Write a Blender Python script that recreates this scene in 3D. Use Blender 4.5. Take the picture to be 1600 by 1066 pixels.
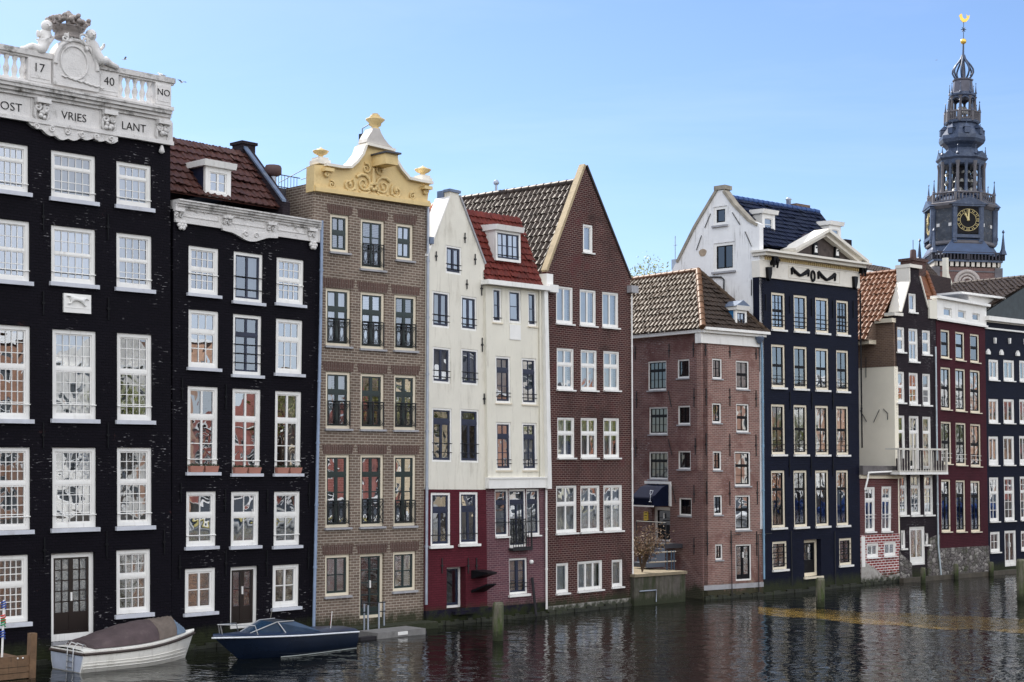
import bpy, bmesh, math, random
from mathutils import Vector, Matrix
from mathutils.geometry import delaunay_2d_cdt
for o in list(bpy.data.objects): bpy.data.objects.remove(o)
SC = bpy.context.scene
COL = SC.collection
R = math.radians
V = Vector
# ---------------------------------------------------------------- camera
F = 2300.0; HC = 6.0
PITCH = math.atan(187/F); ROLL = 0.009
_f = V((0, math.cos(PITCH), math.sin(PITCH))); _r0 = V((1, 0, 0)); _u0 = V((0, -math.sin(PITCH), math.cos(PITCH)))
CR = _r0*math.cos(ROLL)+_u0*math.sin(ROLL); CU = _u0*math.cos(ROLL)-_r0*math.sin(ROLL); CF = _f
CO = V((0, 0, HC))
cd = bpy.data.cameras.new('camera'); cam = bpy.data.objects.new('camera', cd); COL.objects.link(cam)
cd.sensor_width = 36; cd.lens = F/1600*36; cd.clip_end = 60000; cd.clip_start = 0.5
m = Matrix((CR, CU, -CF)).transposed().to_4x4(); m.translation = CO; cam.matrix_world = m
SC.camera = cam
# ---------------------------------------------------------------- light
SUN_AZ = -38.0      # degrees from +Y, negative = towards -X
SUN_EL = 42.0
sl = bpy.data.lights.new('sun', 'SUN'); sun = bpy.data.objects.new('sun', sl); COL.objects.link(sun)
sl.energy = 4.5; sl.angle = R(0.53); sl.color = (1, 0.94, 0.84)
sdir = V((math.sin(R(SUN_AZ))*math.cos(R(SUN_EL)), math.cos(R(SUN_AZ))*math.cos(R(SUN_EL)), math.sin(R(SUN_EL))))
sun.rotation_euler = sdir.to_track_quat('Z', 'Y').to_euler(); sun.location = (0, 0, 60)
w = bpy.data.worlds.new('World'); SC.world = w; w.use_nodes = True
nt = w.node_tree; nt.nodes.clear()
N = nt.nodes.new; L = nt.links.new
wo = N('ShaderNodeOutputWorld'); bg = N('ShaderNodeBackground'); sky = N('ShaderNodeTexSky')
sky.sky_type = 'NISHITA'; sky.sun_disc = False; sky.sun_elevation = R(SUN_EL); sky.sun_rotation = R(SUN_AZ)
sky.altitude = 0; sky.air_density = 1.0; sky.dust_density = 0.45; sky.ozone_density = 3.2
tc = N('ShaderNodeTexCoord'); dp = N('ShaderNodeVectorMath'); dp.operation = 'DOT_PRODUCT'
L(tc.outputs['Generated'], dp.inputs[0]); dp.inputs[1].default_value = V((.2, -.82, .53)).normalized()
mr = N('ShaderNodeMapRange'); mr.interpolation_type = 'SMOOTHSTEP'
mr.inputs[1].default_value = -.25; mr.inputs[2].default_value = .75; mr.inputs[3].default_value = 0; mr.inputs[4].default_value = 1
L(dp.outputs['Value'], mr.inputs[0])
# bright cloud added to the unseen sky behind the camera to fill shaded facades
ns = N('ShaderNodeTexNoise'); ns.inputs['Scale'].default_value = 2.2; ns.inputs['Detail'].default_value = 5
L(tc.outputs['Generated'], ns.inputs['Vector'])
mr2 = N('ShaderNodeMapRange'); mr2.inputs[1].default_value = .3; mr2.inputs[2].default_value = .7; mr2.inputs[3].default_value = .65; mr2.inputs[4].default_value = 1.2
L(ns.outputs[0], mr2.inputs[0])
mm = N('ShaderNodeMath'); mm.operation = 'MULTIPLY'; L(mr.outputs[0], mm.inputs[0]); L(mr2.outputs[0], mm.inputs[1])
mx = N('ShaderNodeMix'); mx.data_type = 'RGBA'; mx.clamp_factor = True
tn = N('ShaderNodeMix'); tn.data_type = 'RGBA'; tn.blend_type = 'MULTIPLY'; tn.inputs[0].default_value = 1; L(sky.outputs[0], tn.inputs[6]); tn.inputs[7].default_value = (.84, .885, .99, 1)
cn = N('ShaderNodeTexNoise'); cn.inputs['Scale'].default_value = 1.6; cn.inputs['Detail'].default_value = 6; cn.inputs['Roughness'].default_value = .62; cn.inputs['Distortion'].default_value = .6
cmp_ = N('ShaderNodeMapping'); cmp_.inputs['Scale'].default_value = (1, 1, 5.5); L(tc.outputs['Generated'], cmp_.inputs[0]); L(cmp_.outputs[0], cn.inputs['Vector'])
cr = N('ShaderNodeMapRange'); cr.inputs[1].default_value = .45; cr.inputs[2].default_value = .8; cr.inputs[3].default_value = 0; cr.inputs[4].default_value = .13; L(cn.outputs[0], cr.inputs[0])
ci = N('ShaderNodeMix'); ci.data_type = 'RGBA'; L(cr.outputs[0], ci.inputs[0]); L(tn.outputs[2], ci.inputs[6]); ci.inputs[7].default_value = (8, 8.2, 8.4, 1)   # faint high cirrus
L(mm.outputs[0], mx.inputs[0]); L(ci.outputs[2], mx.inputs[6]); mx.inputs[7].default_value = (10.6, 10.8, 11.3, 1)
L(mx.outputs[2], bg.inputs[0]); bg.inputs[1].default_value = 0.10
L(bg.outputs[0], wo.inputs[0])
SC.view_settings.view_transform = 'Standard'; SC.view_settings.look = 'None'
SC.view_settings.exposure = 0.76; SC.view_settings.gamma = 1
SC.cycles.max_bounces = 7; SC.cycles.transparent_max_bounces = 8; SC.cycles.caustics_reflective = False; SC.cycles.caustics_refractive = False

# ---------------------------------------------------------------- projection helpers
def ray(u, v): return (CF + CR*((u-800)/F) + CU*((533-v)/F))
def at_z(u, v, z=0.0):
    d = ray(u, v); t = (z-HC)/d.z; return CO+d*t
def at_y(u, v, y):
    d = ray(u, v); return CO+d*(y/d.y)
def hor(u): return 720+.009*(u-800)

class Fr:
    """frame of a facade: a along it, b up it, d outwards; corners measured once, so that leaning old walls lean"""
    def __init__(s, A, B, TL=None, TR=None):
        s.A = V((A.x, A.y, 0)); B = V((B.x, B.y, 0)); s.x = (B-s.A).normalized(); s.n = V((s.x.y, -s.x.x, 0)); s.W = (B-s.A).length
        s.tl = s.tr = None
        if TL:
            l = s.raw(*TL); r = s.raw(*TR); s.H = (l[1]+r[1])/2; s.tl = l; s.tr = r
        s.M = Matrix((s.x, -s.n, V((0, 0, 1)))).transposed().to_4x4(); s.M.translation = s.A
        s.Mi = s.M.inverted()
    def raw(s, u, v, d=0.0):
        dr = ray(u, v); P0 = s.A+s.n*d; t = (P0-CO).dot(s.n)/dr.dot(s.n); P = CO+dr*t
        return ((P-s.A).dot(s.x), P.z)
    def warp(s, a, b):
        if not s.tl: return a, b
        p = a/s.W; q = b/s.H
        x = (1-q)*a + q*(s.tl[0]*(1-p)+s.tr[0]*p)
        z = q*(s.tl[1]*(1-p)+s.tr[1]*p)
        return x, z
    def px(s, u, v, d=0.0):
        X, Z = s.raw(u, v, d)
        if not s.tl: return X, Z
        a, b = X, Z
        for _ in range(12):
            x, z = s.warp(a, b); a += X-x; b += Z-z
        return a, b
    def pt(s, a, b, d=0.0):
        x, z = s.warp(a, b); return s.A+s.x*x+s.n*d+V((0, 0, z))
    def depth_for(s, u, v, a):
        lo, hi = -30.0, 4.0
        f = lambda d: s.px(u, v, d)[0]-a
        flo = f(lo)
        for _ in range(50):
            m_ = (lo+hi)/2
            if (f(m_) > 0) == (flo > 0): lo = m_
            else: hi = m_
        return (lo+hi)/2

# ---------------------------------------------------------------- object helpers
RM = {}
def rootobj(name, M, label, cat, group=None, kind=None):
    o = bpy.data.objects.new(name, None); COL.objects.link(o); o.matrix_world = M; o.empty_display_size = .3
    RM[o.name] = M.inverted(); tag(o, label, cat, group, kind); return o
def tag(o, label=None, cat=None, group=None, kind=None):
    if label: o['label'] = label
    if cat: o['category'] = cat
    if group: o['group'] = group
    if kind: o['kind'] = kind
    return o
class MB:
    def __init__(s): s.v = []; s.f = []; s.sm = []
    def add(s, vs, fs, smooth=False):
        k = len(s.v); s.v += [V(p) for p in vs]; s.f += [[i+k for i in f] for f in fs]; s.sm += [smooth]*len(fs)
    def hexa(s, p):  # 8 points: bottom loop 0-3, top loop 4-7
        s.add(p, [(3, 2, 1, 0), (4, 5, 6, 7), (0, 1, 5, 4), (1, 2, 6, 5), (2, 3, 7, 6), (3, 0, 4, 7)])
    def box(s, fr, a0, a1, b0, b1, d0, d1):
        P = fr.pt
        s.hexa([P(a0, b0, d0), P(a1, b0, d0), P(a1, b0, d1), P(a0, b0, d1), P(a0, b1, d0), P(a1, b1, d0), P(a1, b1, d1), P(a0, b1, d1)])
    def cube(s, x0, x1, y0, y1, z0, z1):
        s.hexa([(x0, y0, z0), (x1, y0, z0), (x1, y1, z0), (x0, y1, z0), (x0, y0, z1), (x1, y0, z1), (x1, y1, z1), (x0, y1, z1)])
    def prism(s, fr, poly, d0, d1):
        n = len(poly); vs = [fr.pt(a, b, d0) for a, b in poly]+[fr.pt(a, b, d1) for a, b in poly]
        s.add(vs, [list(range(n)), list(range(2*n-1, n-1, -1))]+[(i, (i+1) % n, n+(i+1) % n, n+i) for i in range(n)])
    def tube(s, pts, r, n=6, cap=True, smooth=True):
        pts = [V(p) for p in pts]; k = len(s.v); m_ = len(pts)
        rr = r if isinstance(r, (list, tuple)) else [r]*m_
        vs = []; up = V((0, 0, 1))
        t0 = (pts[1]-pts[0]).normalized()
        u = t0.cross(up) if abs(t0.z) < .95 else t0.cross(V((1, 0, 0))); u.normalize()
        for i, p in enumerate(pts):
            t = (pts[min(i+1, m_-1)]-pts[max(i-1, 0)]).normalized()
            u = (u-t*u.dot(t))
            if u.length < 1e-6: u = t.orthogonal()
            u.normalize(); w_ = t.cross(u)
            for j in range(n):
                an = 2*math.pi*j/n; vs.append(p+(u*math.cos(an)+w_*math.sin(an))*rr[i])
        fs = [(i*n+j, i*n+(j+1) % n, (i+1)*n+(j+1) % n, (i+1)*n+j) for i in range(m_-1) for j in range(n)]
        s.add(vs, fs, smooth)
        if cap:
            s.add(vs[:n], [list(range(n))]); s.add(vs[-n:], [list(range(n))])
    def lathe(s, c, prof, n=10, ph=0.0, smooth=True, up=V((0, 0, 1))):
        c = V(c); vs = []
        for r_, h in prof:
            for j in range(n):
                an = ph+2*math.pi*j/n; vs.append(c+V((math.cos(an)*r_, math.sin(an)*r_, h)))
        m_ = len(prof)
        s.add(vs, [(i*n+j, i*n+(j+1) % n, (i+1)*n+(j+1) % n, (i+1)*n+j) for i in range(m_-1) for j in range(n)], smooth)
        s.add(vs[:n], [list(range(n))]); s.add(vs[-n:], [list(range(n))])
    def ball(s, c, r, sx=1, sy=1, sz=1, n=8):
        prof = [(max(.001, math.sin(math.pi*i/n)), -math.cos(math.pi*i/n)) for i in range(n+1)]
        vs = []; c = V(c)
        for q, h in prof:
            for j in range(n+2):
                an = 2*math.pi*j/(n+2); vs.append(c+V((math.cos(an)*q*r*sx, math.sin(an)*q*r*sy, h*r*sz)))
        k = n+2
        s.add(vs, [(i*k+j, i*k+(j+1) % k, (i+1)*k+(j+1) % k, (i+1)*k+j) for i in range(n) for j in range(k)], True)
    def build(s, name, mat, parent=None, root=None, Mi=None, recalc=True):
        root = root or parent
        if Mi is None: Mi = RM[root.name] if root else Matrix.Identity(4)
        me = bpy.data.meshes.new(name)
        me.from_pydata([Mi @ p for p in s.v], [], s.f)
        me.polygons.foreach_set('use_smooth', s.sm)
        if recalc:
            bm = bmesh.new(); bm.from_mesh(me); bmesh.ops.recalc_face_normals(bm, faces=bm.faces); bm.to_mesh(me); bm.free()
        me.materials.append(mat)
        o = bpy.data.objects.new(name, me); COL.objects.link(o)
        if parent:
            o.parent = parent; RM[o.name] = Mi
        elif root is not None: o.matrix_world = Mi.inverted()
        return o
def top(name, mb, mat, M, label, cat, group=None, kind=None):
    """a thing that is one mesh, its origin at M"""
    o = mb.build(name, mat, Mi=M.inverted()); o.matrix_world = M; RM[o.name] = M.inverted(); tag(o, label, cat, group, kind); return o
def T(p, rz=0): return Matrix.Translation(V(p)) @ Matrix.Rotation(rz, 4, 'Z')

# ---------------------------------------------------------------- materials
MATS = {}
def newmat(name):
    m_ = bpy.data.materials.new(name); m_.use_nodes = True; t = m_.node_tree; t.nodes.clear()
    out = t.nodes.new('ShaderNodeOutputMaterial'); p = t.nodes.new('ShaderNodeBsdfPrincipled'); t.links.new(p.outputs[0], out.inputs[0])
    return m_, t, p, out
def nd(t, kind, **kw):
    n_ = t.nodes.new('ShaderNode'+kind)
    for k, v_ in kw.items():
        if hasattr(n_, k) and not k[0].isupper(): setattr(n_, k, v_)
        else: n_.inputs[k.replace('_', ' ')].default_value = v_
    return n_
def ramp(t, fac, stops):
    r_ = t.nodes.new('ShaderNodeValToRGB'); e = r_.color_ramp.elements
    e[0].position, e[0].color = stops[0][0], tuple(stops[0][1])+(1,)
    e[1].position, e[1].color = stops[-1][0], tuple(stops[-1][1])+(1,)
    for p_, c in stops[1:-1]:
        x = e.new(p_); x.color = tuple(c)+(1,)
    t.links.new(fac, r_.inputs[0]); return r_.outputs[0]
def mixc(t, fac, a, b, mode='MIX'):
    m_ = t.nodes.new('ShaderNodeMix'); m_.data_type = 'RGBA'; m_.blend_type = mode
    for k, x in ((0, fac), (6, a), (7, b)):
        if hasattr(x, 'is_linked') or isinstance(x, bpy.types.NodeSocket): t.links.new(x, m_.inputs[k])
        else: m_.inputs[k].default_value = x if k == 0 else tuple(x)+(1,)
    return m_.outputs[2]
def noise(t, vec, scale, detail=4, rough=.6, dist=0):
    n_ = nd(t, 'TexNoise', Scale=scale, Detail=detail, Roughness=rough, Distortion=dist)
    if vec is not None: t.links.new(vec, n_.inputs['Vector'])
    return n_.outputs[0]
def ocoord(t):
    return t.nodes.new('ShaderNodeTexCoord').outputs['Object']
def scaled(t, vec, s3):
    m_ = nd(t, 'Mapping'); t.links.new(vec, m_.inputs[0]); m_.inputs['Scale'].default_value = s3; return m_.outputs[0]
def sc(c, k): return tuple(max(0, min(1, x*k)) for x in c)
def plain(name, col, rough=.6, var=.12, vs=3.0, bump=.0, metal=0.0, dirt=None, dirt_amt=.5, spec=.5, streak=False, dirt_lo=.52, tide=False):
    if name in MATS: return MATS[name]
    m_, t, p, out = newmat(name); oc = ocoord(t)
    a = noise(t, oc, vs, 5); c = ramp(t, a, [(.3, sc(col, 1-var)), (.7, sc(col, 1+var))])
    if dirt:
        b_ = noise(t, scaled(t, oc, (1.6, 1.6, .35) if streak else (1, 1, 1)), 1.7 if streak else 2.3, 8, .72)
        fm = ramp(t, b_, [(dirt_lo, (0, 0, 0)), (dirt_lo+.2, (dirt_amt,)*3)])
        c = mixc(t, fm, c, dirt)
        if streak:
            b3 = noise(t, scaled(t, oc, (6, 6, .45)), 1.3, 5, .65); b4 = noise(t, oc, .7, 4, .6)
            f3_ = mixc(t, 1.0, ramp(t, b3, [(.54, (0, 0, 0)), (.66, (.75*dirt_amt,)*3)]), ramp(t, b4, [(.42, (0, 0, 0)), (.6, (1, 1, 1))]), 'MULTIPLY')
            c = mixc(t, f3_, c, sc(dirt, .8))
    if tide:
        sx = nd(t, 'SeparateXYZ'); t.links.new(oc, sx.inputs[0]); zz = nd(t, 'MapRange'); t.links.new(sx.outputs[2], zz.inputs[0]); zz.inputs[1].default_value = 0; zz.inputs[2].default_value = .75; zz.inputs[3].default_value = 1; zz.inputs[4].default_value = 0
        mm_ = nd(t, 'Math', operation='MULTIPLY'); t.links.new(zz.outputs[0], mm_.inputs[0]); t.links.new(noise(t, oc, 3.5, 6, .7), mm_.inputs[1])
        c = mixc(t, ramp(t, mm_.outputs[0], [(.2, (0, 0, 0)), (.36, (.95, .95, .95))]), c, (.022, .028, .010))
    t.links.new(c, p.inputs['Base Color']); p.inputs['Roughness'].default_value = rough; p.inputs['Metallic'].default_value = metal
    p.inputs['Specular IOR Level'].default_value = spec
    if bump:
        b_ = nd(t, 'Bump', Strength=1.0, Distance=bump); t.links.new(noise(t, oc, 25, 4), b_.inputs['Height']); t.links.new(b_.outputs[0], p.inputs['Normal'])
    MATS[name] = m_; return m_
def brick(name, c1, c2, mortar, bw=.24, bh=.085, ms=.014, rough=.85, patches=None, white=0.0, vary=.2, bump=.012, white_lo=.56, moss=True, spec=.25, wcol=(.72, .7, .72), vertical=False):
    """running-bond masonry; patches = [(colour, scale, lo, hi)] worn or rendered areas with shapes of their own"""
    if name in MATS: return MATS[name]
    m_, t, p, out = newmat(name); oc = ocoord(t)
    sx = nd(t, 'SeparateXYZ'); t.links.new(oc, sx.inputs[0])
    ad = nd(t, 'Math', operation='ADD'); t.links.new(sx.outputs[0], ad.inputs[0]); t.links.new(sx.outputs[1], ad.inputs[1])
    cb = nd(t, 'CombineXYZ')
    if vertical: t.links.new(ad.outputs[0], cb.inputs[1]); t.links.new(sx.outputs[2], cb.inputs[0])
    else: t.links.new(ad.outputs[0], cb.inputs[0]); t.links.new(sx.outputs[2], cb.inputs[1])
    br = nd(t, 'TexBrick', Scale=1.0, Mortar_Size=ms, Mortar_Smooth=.3, Bias=0.0, Brick_Width=bw, Row_Height=bh)
    t.links.new(cb.outputs[0], br.inputs['Vector'])
    br.inputs['Color1'].default_value = tuple(c1)+(1,); br.inputs['Color2'].default_value = tuple(c2)+(1,); br.inputs['Mortar'].default_value = tuple(mortar)+(1,)
    c = br.outputs[0]
    big = noise(t, oc, .55, 6, .65)
    c = mixc(t, 1.0, c, ramp(t, big, [(.3, (1-vary,)*3), (.7, (1+vary,)*3)]), 'MULTIPLY')
    for (pc, psc, lo, hi) in (patches or []):
        pn = noise(t, oc, psc, 8, .7, .3); c = mixc(t, ramp(t, pn, [(lo, (0, 0, 0)), (hi, (1, 1, 1))]), c, pc)
    if white:
        # salt bloom: short pale dashes along the courses, in drifts
        dash = noise(t, scaled(t, oc, (4.5, 4.5, 24)), 1.0, 2, .5)
        reg = noise(t, oc, .45, 6, .7)
        a = ramp(t, dash, [(white_lo, (0, 0, 0)), (white_lo+.04, (1, 1, 1))]); b_ = ramp(t, reg, [(.52, (0, 0, 0)), (.66, (1, 1, 1))])
        f1 = mixc(t, 1.0, a, b_, 'MULTIPLY'); f2 = mixc(t, 1.0, f1, (white,)*3, 'MULTIPLY')
        c = mixc(t, f2, c, wcol)
    if moss:
        # green-brown tide line just above the water
        zz = nd(t, 'MapRange'); t.links.new(sx.outputs[2], zz.inputs[0]); zz.inputs[1].default_value = .05; zz.inputs[2].default_value = 1.0; zz.inputs[3].default_value = 1; zz.inputs[4].default_value = 0
        mn = noise(t, scaled(t, oc, (1, 1, .5)), 3.0, 6, .7)
        mm_ = nd(t, 'Math', operation='MULTIPLY'); t.links.new(zz.outputs[0], mm_.inputs[0]); t.links.new(mn, mm_.inputs[1])
        c = mixc(t, ramp(t, mm_.outputs[0], [(.14, (0, 0, 0)), (.34, (.92, .92, .92))]), c, (.03, .035, .016))
    t.links.new(c, p.inputs['Base Color']); p.inputs['Roughness'].default_value = rough; p.inputs['Specular IOR Level'].default_value = spec
    if bump:
        bh_ = nd(t, 'Math', operation='MULTIPLY_ADD'); t.links.new(br.outputs['Fac'], bh_.inputs[0]); bh_.inputs[1].default_value = -1
        t.links.new(noise(t, oc, 22, 3), bh_.inputs[2])
        b2 = nd(t, 'Bump', Strength=.9, Distance=bump); t.links.new(bh_.outputs[0], b2.inputs['Height']); t.links.new(b2.outputs[0], p.inputs['Normal'])
    MATS[name] = m_; return m_
def stonework(name, c1, c2, joint, sc_=3.4, moss=(.05, .06, .025)):
    if name in MATS: return MATS[name]
    m_, t, p, out = newmat(name); oc = ocoord(t); sv = scaled(t, oc, (1, 1, 1.5))
    wn = nd(t, 'VectorMath', operation='ADD'); nn_ = nd(t, 'TexNoise', Scale=2.5); t.links.new(sv, nn_.inputs['Vector'])
    sl_ = nd(t, 'VectorMath', operation='SCALE'); t.links.new(nn_.outputs[1], sl_.inputs[0]); sl_.inputs['Scale'].default_value = .25; t.links.new(sv, wn.inputs[0]); t.links.new(sl_.outputs[0], wn.inputs[1])
    v1 = nd(t, 'TexVoronoi', Scale=sc_); v2 = nd(t, 'TexVoronoi', Scale=sc_); v2.feature = 'DISTANCE_TO_EDGE'
    for v_ in (v1, v2): t.links.new(wn.outputs[0], v_.inputs['Vector'])
    sx = nd(t, 'SeparateColor'); t.links.new(v1.outputs['Color'], sx.inputs[0])
    c = ramp(t, sx.outputs[0], [(.1, c1), (.5, sc(c1, .5)), (.9, c2)])
    c = mixc(t, ramp(t, noise(t, oc, 7, 6, .7), [(.35, (0, 0, 0)), (.75, (.6, .6, .6))]), c, sc(c2, .6))
    c = mixc(t, ramp(t, v2.outputs['Distance'], [(.02, (1, 1, 1)), (.08, (0, 0, 0))]), c, joint)
    c = mixc(t, ramp(t, noise(t, oc, 1.3, 6, .7), [(.5, (0, 0, 0)), (.68, (.8, .8, .8))]), c, moss)
    t.links.new(c, p.inputs['Base Color']); p.inputs['Roughness'].default_value = .9; p.inputs['Specular IOR Level'].default_value = .2
    b_ = nd(t, 'Bump', Strength=1, Distance=.05); t.links.new(v2.outputs['Distance'], b_.inputs['Height']); t.links.new(b_.outputs[0], p.inputs['Normal'])
    MATS[name] = m_; return m_
def glassmat(name='window_glass', refl=.37, tint=(.5, .53, .55), wav=.0038, wsc=1.5):
    if name in MATS: return MATS[name]
    m_, t, p, out = newmat(name); t.nodes.remove(p)
    oc = ocoord(t)
    tr = nd(t, 'BsdfTransparent', Color=tuple(tint)+(1,)); gl = nd(t, 'BsdfGlossy', Color=(.84, .9, 1, 1), Roughness=0.0)
    ms = nd(t, 'MixShader'); lw = nd(t, 'LayerWeight', Blend=.35)
    mr_ = nd(t, 'MapRange'); t.links.new(lw.outputs['Fresnel'], mr_.inputs[0]); mr_.inputs[1].default_value = 0; mr_.inputs[2].default_value = 1; mr_.inputs[3].default_value = refl; mr_.inputs[4].default_value = 1
    t.links.new(mr_.outputs[0], ms.inputs[0])
    b_ = nd(t, 'Bump', Strength=1.0, Distance=wav); t.links.new(noise(t, oc, wsc, 1.0, .4, .8), b_.inputs['Height']); t.links.new(b_.outputs[0], gl.inputs['Normal'])
    t.links.new(tr.outputs[0], ms.inputs[1]); t.links.new(gl.outputs[0], ms.inputs[2]); t.links.new(ms.outputs[0], out.inputs[0])
    MATS[name] = m_; return m_
def tilemat(name, c1, c2, lich=None):
    if name in MATS: return MATS[name]
    m_, t, p, out = newmat(name); oc = ocoord(t)
    a = noise(t, oc, 4.5, 2, .8); c = ramp(t, a, [(.35, c1), (.65, c2)])
    c = mixc(t, ramp(t, noise(t, oc, 1.1, 7, .7), [(.5, (0, 0, 0)), (.75, (.6, .6, .6))]), c, lich or sc(c1, .6))
    t.links.new(c, p.inputs['Base Color']); p.inputs['Roughness'].default_value = .5; p.inputs['Specular IOR Level'].default_value = .16
    b_ = nd(t, 'Bump', Strength=.6, Distance=.01); t.links.new(noise(t, oc, 18, 3), b_.inputs['Height']); t.links.new(b_.outputs[0], p.inputs['Normal'])
    MATS[name] = m_; return m_

WHITE = plain('white_paint', (.85, .84, .81), .45, .05, 2, dirt=(.42, .38, .33), dirt_amt=.35, streak=True, dirt_lo=.6)
CREAM = plain('cream_paint', (.78, .70, .55), .5, .05, 2, dirt=(.4, .34, .25), dirt_amt=.3, dirt_lo=.6)
STONED = plain('moss_streaked_stone', (.66, .64, .62), .8, .12, 3, bump=.02, dirt=(.045, .04, .028), dirt_amt=.95, dirt_lo=.5)
STONEW = plain('weathered_white_stone', (.74, .72, .70), .75, .08, 3, bump=.02, dirt=(.10, .085, .06), dirt_amt=.85, dirt_lo=.57)
GREYSILL = plain('grey_stone_sill', (.36, .36, .38), .7, .12, 4, dirt=(.12, .11, .1))
DKGREEN = plain('dark_green_paint', (.012, .028, .028), .35, .2, 3)
BLACKP = plain('black_paint', (.008, .008, .010), .5, .2, 3, spec=.15)
DKBLUEP = plain('dark_blue_paint', (.012, .02, .05), .4, .2, 3)
IRON = plain('black_iron', (.012, .012, .014), .55, .2, 5)
GLASS = glassmat()
GLASS2 = glassmat('window_glass_clearer', .3, (.75, .78, .8))
GLASSD = glassmat('window_glass_dark', .07, (.05, .055, .06))
GLASSES = [GLASS, glassmat('window_glass_b', .30, (.45, .48, .5), .0048, 1.2), glassmat('window_glass_c', .22, (.4, .43, .45), .003, 2.0), glassmat('window_glass_d', .36, (.5, .53, .55), .006, 1.0)]
PSILL = plain('pale_blue_sill', (.58, .6, .66), .6, .06, 3, dirt=(.3, .28, .26), dirt_amt=.4)
LEAD = plain('lead_sheet', (.13, .17, .25), .45, .2, 2, metal=.3, dirt=(.3, .33, .36), dirt_amt=.6)
ZINC = plain('zinc_pipe', (.36, .4, .47), .4, .15, 3, metal=.4)
CURT = plain('curtain_cloth', (.7, .7, .7), .9, .06, 4)
CURTB = plain('blue_curtain_cloth', (.16, .3, .42), .9, .1, 4)
CURTR = plain('red_curtain_cloth', (.45, .12, .1), .9, .1, 4)
BLIND = plain('pale_blind', (.78, .78, .76), .8, .04, 4)

# ---------------------------------------------------------------- building pieces
def tri_fill(fr, outline, holes, d):
    """triangles of an outline with rectangular holes, as world points"""
    vs = [V((a, b)) for a, b in outline]; n = len(vs); es = [(i, (i+1) % n) for i in range(n)]
    for (a0, a1, b0, b1) in holes:
        k = len(vs); vs += [V((a0, b0)), V((a1, b0)), V((a1, b1)), V((a0, b1))]; es += [(k, k+1), (k+1, k+2), (k+2, k+3), (k+3, k)]
    ov, oe, of, *_ = delaunay_2d_cdt(vs, es, [], 0, 1e-5)
    def inpoly(x, y):
        c = False; j = n-1
        for i in range(n):
            xi, yi = outline[i]; xj, yj = outline[j]
            if (yi > y) != (yj > y) and x < (xj-xi)*(y-yi)/(yj-yi)+xi: c = not c
            j = i
        return c
    fs = []
    for f in of:
        cx = sum(ov[i].x for i in f)/len(f); cy = sum(ov[i].y for i in f)/len(f)
        if inpoly(cx, cy) and not any(h[0] < cx < h[1] and h[2] < cy < h[3] for h in holes): fs.append(list(f))
    return [fr.pt(p.x, p.y, d) for p in ov], fs
def wall(root, fr, outline, holes, mat, d=0.0, th=.32, name='wall'):
    mb = MB(); vs, fs = tri_fill(fr, outline, holes, d); mb.add(vs, fs)
    n = len(outline)
    for i in range(n):
        p, q = outline[i], outline[(i+1) % n]
        mb.add([fr.pt(*p, d), fr.pt(*q, d), fr.pt(*q, d-th), fr.pt(*p, d-th)], [(0, 1, 2, 3)])
    for (a0, a1, b0, b1) in holes:
        c = [(a0, b0), (a1, b0), (a1, b1), (a0, b1)]
        for i in range(4):
            p, q = c[i], c[(i+1) % 4]
            mb.add([fr.pt(*p, d), fr.pt(*q, d), fr.pt(*q, d-th), fr.pt(*p, d-th)], [(0, 1, 2, 3)])
    return mb.build(name, mat, root, recalc=False)
def S(fw=.11, rd=.08, p=((.5, 2, 1, 1), (.5, 2, 1, 1)), frame=None, sash=None, sw=.05, mw=.028, tw=.07, mull=.07, sill=None, sh=.09, so=.07, sp=.1, glass=None,
      curt=0, bar=0, lintel=None, door=False, name='window', rail=None, bottom=True, blind=0, fb=None, kick=0):
    return dict(fw=fw, rd=rd, p=p, frame=frame or WHITE, sash=sash or WHITE, sw=sw, mw=mw, tw=tw, mull=mull, sill=sill, sh=sh, so=so, sp=sp, glass=glass or GLASS, curt=curt, bar=bar,
                lintel=lintel, door=door, name=name, rail=rail, bottom=bottom, blind=blind, fb=fb or fw, kick=kick)
RND = random.Random(7)
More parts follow.
